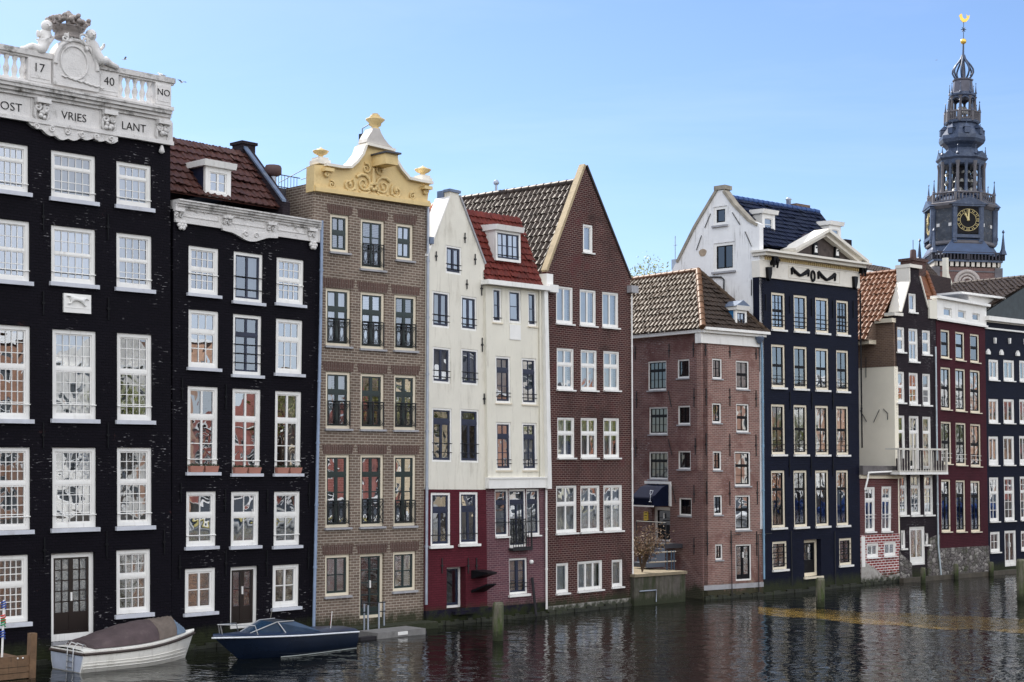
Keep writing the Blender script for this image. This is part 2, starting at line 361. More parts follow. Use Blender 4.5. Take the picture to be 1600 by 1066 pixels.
def window(root, fr, h, st, d=0.0):
    a0, a1, b0, b1 = h; fw = st['fw']; rd = st['rd']; f0 = d-rd; f1 = f0-.12; e = .004; fb = st['fb']
    mb = MB(); bb = b0+e+(fb if st['bottom'] else 0)
    mb.box(fr, a0+e, a0+fw, b0+e, b1-e, f1, f0); mb.box(fr, a1-fw, a1-e, b0+e, b1-e, f1, f0)
    mb.box(fr, a0+fw, a1-fw, b1-fw, b1-e, f1, f0)
    if st['bottom']: mb.box(fr, a0+fw, a1-fw, b0+e, bb, f1, f0)
    w_ = mb.build(st['name'], st['frame'], root)
    ia0, ia1, ib0, ib1 = a0+fw, a1-fw, bb, b1-fw
    g = MB(); s0 = f0-.03; s1 = f0-.085; sw = st['sw']; mw = st['mw']; tw = st['tw']; tot = ib1-ib0; y = ib1; np_ = len(st['p'])
    for k, (fr_, nx, ny, nc) in enumerate(st['p']):
        hh = tot*fr_; y0 = y-hh
        yt = y; yb = y0
        if k < np_-1:
            g.box(fr, ia0, ia1, y0-tw*.2, y0+tw*.8, s1+.002, s0+.012); yb = y0+tw*.8
        if k > 0: yt = y-tw*.2
        cw = (ia1-ia0)/nc
        for c in range(nc):
            c0 = ia0+c*cw; c1 = c0+cw
            l0 = sw if c == 0 else st['mull']/2; r0 = sw if c == nc-1 else st['mull']/2
            g.box(fr, c0, c0+l0, yb, yt, s1, s0); g.box(fr, c1-r0, c1, yb, yt, s1, s0)
            g.box(fr, c0+l0, c1-r0, yt-sw*.8, yt, s1, s0); g.box(fr, c0+l0, c1-r0, yb, yb+sw*(1.2), s1, s0)
            i0, i1, j0, j1 = c0+l0, c1-r0, yb+sw*1.2, yt-sw*.8
            if st['door'] and k == np_-1: 
                kk = st['kick'] or .22
                g.box(fr, i0, i1, j0, j0+(j1-j0)*kk, s1, s0-.012); j0 += (j1-j0)*kk
            for x in range(1, nx):
                xa = i0+(i1-i0)*x/nx; g.box(fr, xa-mw/2, xa+mw/2, j0, j1, s1+.01, s0-.006)
            for q in range(1, ny):
                yy = j0+(j1-j0)*q/ny; g.box(fr, i0, i1, yy-mw/2, yy+mw/2, s1+.014, s0-.009)
        y = y0
    g.build('glazing_bars' if not st['door'] else 'door_leaf', st['sash'], w_)
    gp = MB(); gd = f0-.06; wob = RND.uniform(-.004, .004); wo2 = RND.uniform(-.004, .004)
    gp.add([fr.pt(ia0, ib0, gd+wob), fr.pt(ia1, ib0, gd-wob), fr.pt(ia1, ib1, gd-wob+wo2), fr.pt(ia0, ib1, gd+wob+wo2)], [(0, 1, 2, 3)])
    gp.build('pane', RND.choice(GLASSES) if st['glass'] is GLASS else st['glass'], w_, recalc=False)
    if st['curt'] or st['blind']:
        cm = MB(); cdp = f0-.2; mode = st['curt']
        if st['blind']:
            cm.box(fr, ia0-.02, ia1+.02, ib1-(ib1-ib0)*st['blind'], ib1, cdp-.01, cdp)
            cm.build('blind', BLIND, w_)
        else:
            W_ = ia1-ia0; spans = {1: [(0, .32), (.68, 1)], 2: [(0, .5)], 3: [(0, 1)], 4: [(.55, 1)], 5: [(0, .22)], 6: [(.1, .9)], 7: [(0, .4), (.6, 1)]}[mode]
            for p0, p1 in spans:
                n = max(4, int((p1-p0)*W_/.05)); vs = []
                for i in range(n+1):
                    x = ia0+W_*(p0+(p1-p0)*i/n); dd = cdp+.03*math.sin(i*1.7)+.01*math.sin(i*.9)
                    vs += [fr.pt(x, ib0, dd), fr.pt(x, ib1, dd)]
                cm.add(vs, [(2*i, 2*i+2, 2*i+3, 2*i+1) for i in range(n)], True)
            cm.build('curtain', st.get('cm') or CURT, w_)
    if st['sill']:
        sm = MB(); sm.box(fr, a0-st['so'], a1+st['so'], b0-st['sh'], b0, d-rd-.05, d+st['sp']); sm.build('sill', st['sill'], w_)
    if st['lintel']:
        lm = MB(); lm.prism(fr, [(a0-.1, b1+.02), (a1+.1, b1+.02), (a1+.16, b1+.34), (a0-.16, b1+.34)], d-.02, d+.006); lm.build('lintel', st['lintel'], w_)
    if st['bar']:
        bm_ = MB(); y = b0+(b1-b0)*st['bar']; bm_.tube([fr.pt(a0+.02, y, d-.02), fr.pt(a1+.06, y, d-.02)], .018, 5); bm_.build('guard_bar', WHITE if st['bar'] > 0 else IRON, w_)
    if st['rail']: st['rail'](w_, fr, h, d)
    if st['door']:
        hm = MB(); am = (ia0+ia1)/2; hm.box(fr, am-.03, am+.02, ib0+.95, ib0+1.2, s0, s0+.05); hm.build('handle', WHITE, w_)
    return w_
def rail_simple(ys=(.12, .24), col=None, over=.04):
    def f(par, fr, h, d):
        m_ = MB(); a0, a1, b0, b1 = h
        for y in ys: m_.tube([fr.pt(a0+.03, b0+(b1-b0)*y, d-.01), fr.pt(a1+over, b0+(b1-b0)*y, d-.01)], .014, 4)
        m_.build('guard_bar', col or IRON, par)
    return f
def rail_juliet(hh=.85, curly=True):
    def f(par, fr, h, d):
        m_ = MB(); a0, a1, b0, b1 = h; fw = .1; a0 += fw-.02; a1 -= fw-.04; y0 = b0+.16; y1 = y0+hh; dd = d+.03
        def ln(*p, r=.014): m_.tube([fr.pt(x, y, dd) for x, y in p], r, 4)
        ln((a0, y0), (a1, y0)); ln((a0, y1), (a1, y1), r=.02); ln((a0, y1-.1), (a1, y1-.1))
        ln((a1, y0-.05), (a1, y1), r=.025); ln((a0, y0-.05), (a0, y1), r=.02); am = (a0+a1)/2
        ln((am, y0), (am, y1), r=.03)
        for (p, q) in ((a0, am), (am, a1)):
            w_ = q-p; yt = y1-.1
            if curly:
                for s_ in (0, 1):
                    for k in (0, 1, 2):
                        xs = p+w_*(.16*k) if s_ == 0 else q-w_*(.16*k); bul = w_*(.42-.1*k)*(1 if s_ == 0 else -1)
                        ln(*[(xs+bul*math.sin(math.pi*i/8), y0+(yt-y0)*i/8) for i in range(9)], r=.011)
            else: ln((p, y0), (q, yt)); ln((p, yt), (q, y0)); ln(((p+q)/2, y0), (q, (y0+yt)/2), ((p+q)/2, yt), (p, (y0+yt)/2), ((p+q)/2, y0))
        m_.build('balcony_railing', IRON, par)
    return f
def anchors(root, fr, pts, d=0.0, ln=.75, mat=None):
    for (u, v0, v1) in pts:
        a, b0 = fr.px(u, v1, d); _, b1 = fr.px(u, v0, d)
        m_ = MB(); m_.tube([fr.pt(a, b0, d+.03), fr.pt(a, b1, d+.03)], .022, 4); m_.box(fr, a-.05, a+.05, (b0+b1)/2-.03, (b0+b1)/2+.03, d, d+.05)
        m_.build('wall_anchor', mat or IRON, root)
def band(fr, mb, pL, pR, prof, ext=(0, 0)):
    """moulding between two facade points; prof = [(b offset lo, hi, d0, d1)...]"""
    for lo, hi, d0, d1 in prof:
        a0 = pL[0]-ext[0]; a1 = pR[0]+ext[1]
        P = fr.pt
        mb.hexa([P(a0, pL[1]+lo, d0), P(a1, pR[1]+lo, d0), P(a1, pR[1]+lo, d1), P(a0, pL[1]+lo, d1), P(a0, pL[1]+hi, d0), P(a1, pR[1]+hi, d0), P(a1, pR[1]+hi, d1), P(a0, pL[1]+hi, d1)])
def pipe(root, pts, r=.06, mat=None, name='downpipe'):
    m_ = MB(); m_.tube(pts, r, 8)
    for p, q in zip(pts[:-1], pts[1:]):
        n = int((q-p).length/2.2)
        for i in range(1, n+1):
            c = p.lerp(q, i/(n+1)); t = (q-p).normalized(); m_.tube([c-t*.04, c+t*.04], r*1.3, 8)
    return m_.build(name, mat or ZINC, root)
def body(root, fr, mat, a0, a1, b, dep, d=0.0, left=True, right=True, th=.25, bl=None, br=None, flat=True, name='side_wall', roofm=None):
    """side walls, back wall and flat top behind the front wall; the house is hollow behind its glass"""
    bl = bl or b; br = br or b
    if left:
        m_ = MB(); m_.box(fr, a0+.002, a0+th, 0, bl, d-dep, d-.32); m_.build(name, mat, root)
    if right:
        m_ = MB(); m_.box(fr, a1-th, a1-.002, 0, br, d-dep, d-.32); m_.build(name, mat, root)
    m_ = MB(); m_.box(fr, a0, a1, 0, min(bl, br), d-dep-.25, d-dep); m_.build('back_wall', mat, root)
    if flat:
        m_ = MB(); m_.box(fr, a0+th, a1-th, b-.35, b-.1, d-dep, d-.33); m_.build('flat_roof', roofm or LEAD, root)
def tiles(root, P0, P1, P2, P3, mat, poly=None, tw=.26, rh=.36, amp=.035, name='tiled_roof', par=None, seg=8):
    """pantiles: P0-P1 eave, P3-P2 ridge (world); poly = clip outline in (s,t) 0..1"""
    P0, P1, P2, P3 = map(V, (P0, P1, P2, P3))
    wl = ((P1-P0).length+(P2-P3).length)/2; hl = ((P3-P0).length+(P2-P1).length)/2
    nxn = max(1, round(wl/tw)); nyn = max(1, round(hl/rh)); nn = (P1-P0).cross(P3-P0).normalized()
    if nn.z < 0: nn = -nn
    mb = MB(); rr = random.Random(3)
    def inp(x, y):
        if not poly: return True
        c = False; j = len(poly)-1
        for i in range(len(poly)):
            xi, yi = poly[i]; xj, yj = poly[j]
            if (yi > y) != (yj > y) and x < (xj-xi)*(y-yi)/(yj-yi)+xi: c = not c
            j = i
        return c
    prof = []
    for i in range(seg+1):
        x = i/seg; prof.append(amp*(math.sin(x*2*math.pi) if x < .5 else -.35*math.sin((x-.5)*2*math.pi)))
    for r_ in range(nyn):
        for c in range(nxn):
            if not inp((c+.5)/nxn, (r_+.5)/nyn): continue
            jt = rr.uniform(-.012, .012); vs = []; js = rr.uniform(0, .022) if rr.random() < .93 else .05
            for (t_, lift) in ((r_/nyn, .045+js), ((r_+1.05)/nyn, .0)):
                for i in range(seg+1):
                    s_ = (c+i/seg)/nxn; q = (P0.lerp(P1, s_)).lerp(P3.lerp(P2, s_), t_); vs.append(q+nn*(prof[i]+lift+jt+.03))
            n = seg+1
            low = [v_-nn*.035 for v_ in vs[:n]]
            mb.add(vs, [(i, i+1, n+i+1, n+i) for i in range(seg)], True)
            mb.add(vs[:n]+low, [(i, n+i, n+i+1, i+1) for i in range(seg)])
    # the boarding below, so nothing shows through
    ins = -nn*.03
    if not poly: mb.add([P0+ins, P1+ins, P2+ins, P3+ins], [(0, 1, 2, 3)])
    else:
        mb.add([(P0.lerp(P1, x)).lerp(P3.lerp(P2, x), y)+ins for x, y in poly], [list(range(len(poly)))])
    return mb.build(name, mat, par or root, recalc=False)
def ridge(root, pts, r, mat, name='ridge_cap', seg=.4, par=None):
    m_ = MB(); pts = [V(p) for p in pts]
    for p, q in zip(pts[:-1], pts[1:]):
        n = max(1, int((q-p).length/seg))
        for i in range(n):
            a = p.lerp(q, i/n); b = p.lerp(q, (i+1.08)/n); m_.tube([a, b], [r*1.12, r*.92], 8)
    return m_.build(name, mat, par or root)
def urn(mb, c, h, r, n=10):
    prof = [(.55, 0), (.55, .1), (.3, .16), (.28, .24), (.8, .42), (1, .6), (1.0, .66), (.55, .74), (.5, .8), (.15, .9), (.05, 1)]
    mb.lathe(c, [(a*r, b*h) for a, b in prof], n)
def spiral(fr, a, b, r, turns, sgn, d, start=0.0, n=16):
    return [fr.pt(a+sgn*r*(1-i/n*.85)*math.cos(start+i/n*turns*2*math.pi), b+r*(1-i/n*.85)*math.sin(start+i/n*turns*2*math.pi), d) for i in range(n+1)]
def textmesh(fr, s, a, b, height, d, ext=.02, width=None, vert=None):
    """lettering as solid strokes standing proud of the wall; returns an MB"""
    cu = bpy.data.curves.new('lettering', 'FONT'); cu.body = s; cu.extrude = .5; cu.resolution_u = 3; cu.offset = -.012
    o = bpy.data.objects.new('lettering', cu); COL.objects.link(o)
    dg = bpy.context.evaluated_depsgraph_get(); me = bpy.data.meshes.new_from_object(o.evaluated_get(dg))
    xs = [v_.co.x for v_ in me.vertices]; ys = [v_.co.y for v_ in me.vertices]
    k = height/(max(ys)-min(ys)); kx = (width/(max(xs)-min(xs))) if width else k; cx = (max(xs)+min(xs))/2; y0 = min(ys)
    mb = MB(); mb.add([fr.pt(a+(v_.co.x-cx)*kx, b+(v_.co.y-y0)*k, d+(v_.co.z+.5)*ext) for v_ in me.vertices], [list(p.vertices) for p in me.polygons])
    bpy.data.objects.remove(o); bpy.data.curves.remove(cu); bpy.data.meshes.remove(me); return mb
def skin(pts, edges, radii, levels=1):
    """continuous body grown on a skeleton; returns vertices and faces"""
    me = bpy.data.meshes.new('figure'); me.from_pydata([V(p) for p in pts], edges, []); o = bpy.data.objects.new('figure', me); COL.objects.link(o)
    md = o.modifiers.new('s', 'SKIN')
    for i, sv in enumerate(me.skin_vertices[0].data):
        r_ = radii[i]; sv.radius = (r_, r_) if not isinstance(r_, tuple) else r_
    me.skin_vertices[0].data[0].use_root = True
    sb = o.modifiers.new('u', 'SUBSURF'); sb.levels = levels; sb.render_levels = levels
    dg = bpy.context.evaluated_depsgraph_get(); dg.update(); m2 = bpy.data.meshes.new_from_object(o.evaluated_get(dg))
    r_ = [v_.co.copy() for v_ in m2.vertices], [list(p.vertices) for p in m2.polygons]
    bpy.data.objects.remove(o); bpy.data.meshes.remove(me); bpy.data.meshes.remove(m2); return r_
def rect(fr, u0, u1, v0, v1, d=0.0):
    """a window measured by its left, right, top and bottom at mid width / mid height"""
    um = (u0+u1)/2; vm = (v0+v1)/2
    return (fr.px(u0, vm, d)[0], fr.px(u1, vm, d)[0], fr.px(um, v1, d)[1], fr.px(um, v0, d)[1])
def wins(fr, lst): return [rect(fr, *q) for q in lst]
# ================================================================ setting
def water_mat():
    m_, t, p, out = newmat('canal_water'); oc = ocoord(t)
    p.inputs['Base Color'].default_value = (.005, .006, .005, 1); p.inputs['Roughness'].default_value = .02; p.inputs['IOR'].default_value = 1.33
    p.inputs['Specular IOR Level'].default_value = .46
    mp = nd(t, 'Mapping'); t.links.new(oc, mp.inputs[0]); mp.inputs['Scale'].default_value = (.5, .8, 1)
    n1 = noise(t, mp.outputs[0], 1.5, 3, .58, .25); n2 = noise(t, mp.outputs[0], 5.5, 3, .6, .2); n3 = noise(t, mp.outputs[0], .22, 2, .5)
    md = nd(t, 'MapRange'); t.links.new(n3, md.inputs[0]); md.inputs[1].default_value = .35; md.inputs[2].default_value = .65; md.inputs[3].default_value = .3; md.inputs[4].default_value = 1.5
    a = nd(t, 'Math', operation='MULTIPLY'); t.links.new(n2, a.inputs[0]); t.links.new(md.outputs[0], a.inputs[1])
    a2 = nd(t, 'Math', operation='MULTIPLY_ADD'); t.links.new(a.outputs[0], a2.inputs[0]); a2.inputs[1].default_value = .16; t.links.new(n1, a2.inputs[2])
    b_ = nd(t, 'Bump', Strength=1.0, Distance=.06); t.links.new(a2.outputs[0], b_.inputs['Height']); t.links.new(b_.outputs[0], p.inputs['Normal'])
    return m_
mb = MB(); mb.add([(-3000, -3000, 0), (3000, -3000, 0), (3000, 3000, 0), (-3000, 3000, 0)], [(0, 1, 2, 3)])
top('water', mb, water_mat(), T((0, 0, 0)), 'dark rippled canal water in front of the houses', 'water', kind='structure')
G = lambda u, v: at_z(u, v, 0)
P1 = G(-50, 1050); P2 = G(268, 1018); P3 = G(492, 995); P4 = G(665, 979); P5 = G(762, 970); P6 = G(855, 961); P7 = G(988, 946)
P8 = G(1100, 937); P9 = G(1193, 930.5); P10 = G(1345, 915); P11 = G(1405, 909.4); P12 = G(1468, 904.5); P13 = G(1545, 898); P14 = G(1700, 885)
dirF = (P13-P1); dirF.z = 0; dirF.normalize(); nF = V((dirF.y, -dirF.x, 0))
mb = MB(); a = P1-nF*3-dirF*400; b = P14-nF*3+dirF*2500
mb.hexa([a-V((0, 0, 1)), b-V((0, 0, 1)), b-nF*2800-V((0, 0, 1)), a-nF*2800-V((0, 0, 1)), a+V((0, 0, .7)), b+V((0, 0, .7)), b-nF*2800+V((0, 0, .7)), a-nF*2800+V((0, 0, .7))])
top('ground', mb, plain('street_ground', (.12, .11, .1), .9), T((0, 0, 0)), 'brick street ground behind the canal houses', 'ground', kind='structure')

LEG = []
def quoin(*a): pass
BRK_BLACK = brick('black_painted_brick', (.0042, .0032, .0068), (.006, .0045, .0085), (.003, .0025, .005), ms=.012, spec=.12, white=.7, white_lo=.63, bump=.02, rough=.7, patches=[((.05, .022, .022), 1.3, .66, .7)])
BRK_BLACK2 = brick('black_painted_brick_second', (.0042, .0032, .0068), (.006, .0045, .0085), (.003, .0025, .005), ms=.012, spec=.12, white=.7, white_lo=.63, bump=.02, rough=.7, patches=[((.04, .02, .022), 1.1, .68, .72)])
BRK_BROWN = brick('brown_brick', (.14, .102, .08), (.205, .152, .12), (.44, .385, .32), ms=.013, bh=.095, bw=.26, bump=.015)
BRK_SOLD = brick('brown_lintel_brick', (.09, .052, .042), (.12, .068, .055), (.2, .16, .14), ms=.01, bh=.08, bw=.3, vertical=True, moss=False)
STUCCO = plain('cream_stucco', (.76, .73, .64), .8, .06, .8, bump=.006, dirt=(.42, .38, .30), dirt_amt=.6, streak=True, dirt_lo=.52)
STUCCO2 = plain('cream_stucco_bay', (.77, .74, .64), .8, .05, .8, bump=.005, dirt=(.48, .44, .36), dirt_amt=.5, streak=True, dirt_lo=.55)
REDP = brick('dark_red_painted_brick', (.085, .011, .02), (.1, .014, .024), (.07, .01, .016), ms=.01, patches=[((.035, .02, .05), .8, .62, .8)], bump=.012)
PURPB = brick('purple_brick', (.15, .062, .075), (.10, .045, .06), (.24, .15, .16), ms=.012, bh=.08)
NAVYB = plain('navy_plinth', (.012, .010, .022), .85, .3, 2, bump=.03, dirt=(.045, .055, .018), dirt_amt=.9, dirt_lo=.47, spec=.15, tide=True)
BRK_DKRED = brick('dark_red_brick', (.07, .019, .017), (.045, .014, .015), (.27, .2, .175), ms=.010, bh=.085, patches=[((.12, .035, .038), .9, .55, .75), ((.035, .02, .018), .35, .52, .7)])
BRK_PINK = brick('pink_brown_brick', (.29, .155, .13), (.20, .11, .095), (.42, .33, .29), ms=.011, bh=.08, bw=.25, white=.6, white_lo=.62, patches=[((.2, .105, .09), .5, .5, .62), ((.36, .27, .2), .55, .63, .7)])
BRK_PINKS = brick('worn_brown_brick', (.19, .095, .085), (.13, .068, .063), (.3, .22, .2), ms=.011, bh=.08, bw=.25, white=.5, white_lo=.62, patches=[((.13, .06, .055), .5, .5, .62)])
NAVYW = brick('navy_painted_brick', (.0045, .006, .0185), (.0055, .0075, .023), (.003, .0045, .014), spec=.15, ms=.01, rough=.6, bump=.012)
LIME = plain('whitewashed_brick', (.84, .84, .84), .85, .04, 2, bump=.012, dirt=(.22, .2, .17), dirt_amt=.8, streak=True, dirt_lo=.58)
BRK_BURG = brick('burgundy_painted_brick', (.06, .011, .019), (.07, .014, .022), (.04, .009, .015), ms=.01)
BRK_DK = brick('blackened_brick', (.014, .009, .014), (.02, .012, .018), (.03, .024, .028), ms=.01, white=.3)
BRK_SIDE = brick('buff_brown_side_brick', (.2, .13, .09), (.14, .09, .07), (.25, .19, .15), bh=.09)
BRK_WR = brick('white_jointed_red_brick', (.28, .04, .035), (.22, .03, .03), (.75, .7, .68), ms=.022, bh=.13, bw=.34, patches=[((.6, .56, .5), 1.6, .6, .63)])
RUBBLE = stonework('mossy_rubble_stone', (.17, .15, .15), (.34, .32, .30), (.04, .035, .035))
CONC = plain('stained_concrete', (.10, .088, .075), .9, .35, 2, bump=.02, dirt=(.028, .036, .012), dirt_amt=.95, streak=True, dirt_lo=.42, tide=True)
PLINW = plain('patched_white_plinth', (.42, .40, .37), .9, .25, 2.5, bump=.02, dirt=(.1, .08, .07), dirt_amt=.9, dirt_lo=.48, tide=True)
T_RED = tilemat('red_roof_tile', (.16, .03, .022), (.10, .02, .016), (.07, .03, .025))
T_ORG = tilemat('orange_roof_tile', (.22, .088, .042), (.14, .056, .028), (.08, .05, .03))
T_DK = tilemat('dark_roof_tile', (.075, .055, .045), (.045, .035, .03))
T_BRN = tilemat('brown_roof_tile', (.085, .055, .034), (.055, .036, .024), (.03, .026, .018))
T_PURP = tilemat('brown_purple_roof_tile', (.085, .035, .028), (.055, .025, .022))
T_NAVY = tilemat('glazed_navy_roof_tile', (.008, .014, .042), (.005, .009, .028), (.03, .04, .06))

# ================================================================ house 1: black house with white balustrade
f1 = Fr(P1, P2, (-50, 175), (266, 227)); W1 = f1.W; H1 = f1.H
r1 = rootobj('canal_house', f1.M, 'tall black brick house with white balustrade, crown and sculpted figures at the left edge', 'house')
row = []
sA = S(fw=.12, rd=.06, p=((.333, 5, 1, 1), (.667, 5, 2, 1)), sill=PSILL, sw=.04, mw=.022, tw=.05, bar=.18, sh=.12)
sB = dict(sA, p=((.5, 5, 2, 1), (.5, 5, 2, 1)))
sC = S(fw=.12, rd=.06, p=((.45, 5, 3, 1), (.55, 5, 4, 1)), sill=PSILL, mw=.022, sw=.05, tw=.09, bar=.16, sh=.12)
holes = []; jobs = []
def J(lst, st):
    for q, s_ in lst if isinstance(lst[0][0], tuple) else [(q, st) for q in lst]: pass
def add(fr, q, st, hl, jb, d=0.0):
    h = rect(fr, *q, d=d) if len(q) == 4 else q
    hl.append(h); jb.append((h, st, d))
n4 = lambda st: dict(st, p=tuple((a_, 4, c_, e_) for a_, b_, c_, e_ in st['p']))
for q, st in [((-16, 45, 223, 298), sA), ((80, 150, 239, 312), sA), ((182, 237, 255, 323), n4(sA)),
              ((-16, 47, 343, 438), sB), ((80, 150, 355, 443), sB), ((182, 238, 366, 451), n4(sB)),
              ((-16, 48, 508, 655), sC), ((82, 151, 516, 655), sC), ((183, 238, 521.5, 657), n4(sC)),
              ((-16, 48, 699, 829), sC), ((82, 151, 699.5, 825), sC), ((183, 238, 699.5, 822), n4(sC)),
              ((-16, 45, 868, 974), dict(sC, bar=0)), ((182, 236, 859, 959), dict(n4(sC), p=((.42, 4, 2, 1), (.58, 4, 3, 1)), bar=0))]:
    add(f1, q, st, holes, jobs)
add(f1, (80, 149, 864, 1001), S(fw=.14, rd=.12, p=((1, 2, 5, 2),), sash=plain('dark_brown_paint', (.012, .007, .006), .35), door=True, name='door', sw=.07, mw=.035, fb=.2, kick=.26, mull=.14, sill=GREYSILL, so=.0, sh=.1, sp=.1), holes, jobs)
out1 = [(0, 0), (W1, 0), (W1, H1+.05), (0, H1+.05)]
wall(r1, f1, out1, holes, BRK_BLACK)
for i, (h, st, d) in enumerate(jobs): window(r1, f1, h, dict(st, curt=(0, 3, 7, 0, 3, 2, 0, 3, 0, 7, 0, 3, 0, 0, 0)[i]), d)
body(r1, f1, BRK_BLACK, 0, W1, H1+.6, 9)
anchors(r1, f1, [(67, 318, 360), (168, 335, 375), (67, 455, 492), (169, 465, 500), (69, 840, 880), (166, 830, 872), (256, 828, 866), (67, 660, 700), (168, 660, 700)], ln=.7, mat=BLACKP)
# frieze, cornice, balustrade
fz = MB(); a0 = -.05; a1 = W1+.02; b0 = H1+.0
bf = f1.px(240, 184, .3)[1]         # underside of the cornice
fz.box(f1, a0, a1, b0-.02, bf, -.3, .12)
for ub in (48, 156):
    q = f1.px(ub, 195, .12)[0]; fz.box(f1, q-.012, q+.012, b0+.02, bf, .12, .15)
fz.box(f1, a0, a1, b0-.03, b0+.09, .12, .18)
fr_o = fz.build('frieze', STONEW, r1)
cz = MB()
for i, (lo, hi, dd) in enumerate([(0, .1, .2), (.1, .2, .28), (.2, .3, .36), (.3, .36, .4)]): cz.box(f1, a0, f1.px(266.5+i*1.6, 185, dd)[0], bf+lo, bf+hi, -.3, dd)
cz.build('cornice', STONED, r1)
bt = bf+.36; br_ = f1.px(255, 121, .1)[1]
bal = MB(); bal.box(f1, a0, a1, bt, bt+.12, -.12, .2)
bal_o = bal.build('balustrade_plinth', STONEW, r1)
rl = MB(); rl.box(f1, a0, a1+.03, br_-.16, br_, -.14, .24); rl.box(f1, a0, a1, br_-.22, br_-.16, -.1, .19); rl.build('top_rail', STONED, r1)
A = lambda u, v=120, d=.1: f1.px(u, v, d)[0]
def ped(u0, u1, txt=None, tw=None):
    m_ = MB(); p, q = A(u0), A(u1); m_.box(f1, p, q, bt+.12, br_-.22, -.1, .22); m_.box(f1, p+.06, q-.06, bt+.22, br_-.3, .22, .235)
    o = m_.build('pedestal', STONEW, r1)
    if txt:
        bb = bt+.12+(br_-.22-bt-.12)*.48
        textmesh(f1, txt, (p+q)/2, bb-.04, .25 if txt != 'NO' else .2, .232, .02).build('lettering', BLACKP, o)
ped(41, 77, '17'); ped(151, 182, '40'); ped(240, 264, 'NO')
bh_ = br_-.22-(bt+.12)
def balu(u):
    m_ = MB(); c = f1.pt(A(u), bt+.12, .06)
    m_.lathe(c, [(.1, 0), (.1, bh_*.08), (.06, bh_*.12), (.085, bh_*.3), (.1, bh_*.42), (.055, bh_*.62), (.05, bh_*.78), (.08, bh_*.86), (.08, bh_)], 10)
    m_.build('baluster', STONEW, r1)
for u in (-32, -18, -4, 10, 23, 35, 188, 199.5, 211, 222.5, 233): balu(u)
# oval cartouche with arched back
ca = MB(); cl, cr = A(79), A(149); cm_ = (cl+cr)/2; rw = (cr-cl)/2; zt = f1.px(114, 62, .1)[1]; zb = bt+.12
arc = [(cl, zb), (cr, zb)]+[(cm_+rw*math.cos(t_*math.pi/16), (zb+(zt-zb)*.42)+(zt-zb)*.58*math.sin(t_*math.pi/16)) for t_ in range(0, 17)]
ca.prism(f1, arc, -.12, .3)
car = ca.build('cartouche', STONEW, r1)
cb_ = MB()
arcp = [f1.pt(cm_+rw*.93*math.cos(t_*math.pi/20), (zb+(zt-zb)*.42)+(zt-zb)*.54*math.sin(t_*math.pi/20), .31) for t_ in range(0, 21)]
cb_.tube(arcp, .07, 6)
ov = [f1.pt(cm_-.08+rw*.6*math.cos(t_*math.pi/12), zb+(zt-zb)*.5+(zt-zb)*.33*math.sin(t_*math.pi/12), .31) for t_ in range(25)]
cb_.tube(ov, .035, 6)
for k in range(8):
    x = cl+.25+k*.17; cb_.tube([f1.pt(x, zb+.3-.02*k+.02*math.sin(k*2), .31), f1.pt(x+.1, zb+.26-.02*k, .33), f1.pt(x+.17, zb+.3-.02*k, .31)], .03, 5)
for s_ in (-1, 1):
    for k in range(3): cb_.tube(spiral(f1, cm_+s_*(.17+.12*k), zt+.02-.1*k+.1*(k == 2), .16-.02*k, 1.3, s_, .36, start=-.5+k), [.045-.0015*i for i in range(17)], 6)
cb_.build('scrollwork', STONEW, car)
# crown on top
cw = MB(); cz0 = f1.px(107, 53, .1)[1]; cc = f1.pt(f1.px(107, 45, .1)[0], cz0, .05); ch = f1.px(107, 17, .1)[1]-cz0
KC = .74
cw.lathe(cc, [(.52*KC, -.15), (.5*KC, ch*.05), (.6*KC, ch*.1), (.62*KC, ch*.22), (.66*KC, ch*.26), (.62*KC, ch*.28)], 16)
rq = random.Random(4)
for k in range(10):
    an = k*math.pi/5; e_ = cc+V((math.cos(an)*.7*KC, math.sin(an)*.7*KC, ch*.38)); cw.tube([cc+V((math.cos(an)*.6*KC, math.sin(an)*.6*KC, ch*.25)), e_+V((0, 0, ch*.08))], .07, 6)
    for q in range(4): cw.ball(e_+V((rq.uniform(-.1, .1), rq.uniform(-.1, .1), ch*.08+rq.uniform(-.03, .14))), .075, n=5)
for k in range(5):
    an = k*math.pi*2/5+.3
    cw.tube([cc+V((math.cos(an)*.6*KC*math.cos(t_), math.sin(an)*.6*KC*math.cos(t_), ch*(.3+.42*math.sin(t_)))) for t_ in (0, .35, .7, 1.1, 1.4)], .075, 6)
for q in range(34):
    t_ = rq.uniform(.5, 1.4); an = rq.uniform(0, 6.28); cw.ball(cc+V((math.cos(an)*.62*KC*math.cos(t_), math.sin(an)*.62*KC*math.cos(t_), ch*(.34+.42*math.sin(t_)))), rq.uniform(.06, .1), n=5)
cw.ball(cc+V((0, 0, ch*.86)), .11, n=6); cw.tube([cc+V((0, 0, ch*.9)), cc+V((0, 0, ch*1.02))], .04, 5)
cw.build('crown', plain('weathered_crown_stone', (.36, .32, .30), .85, .2, 5, bump=.02, dirt=(.08, .06, .05), dirt_amt=.9, dirt_lo=.5), car)
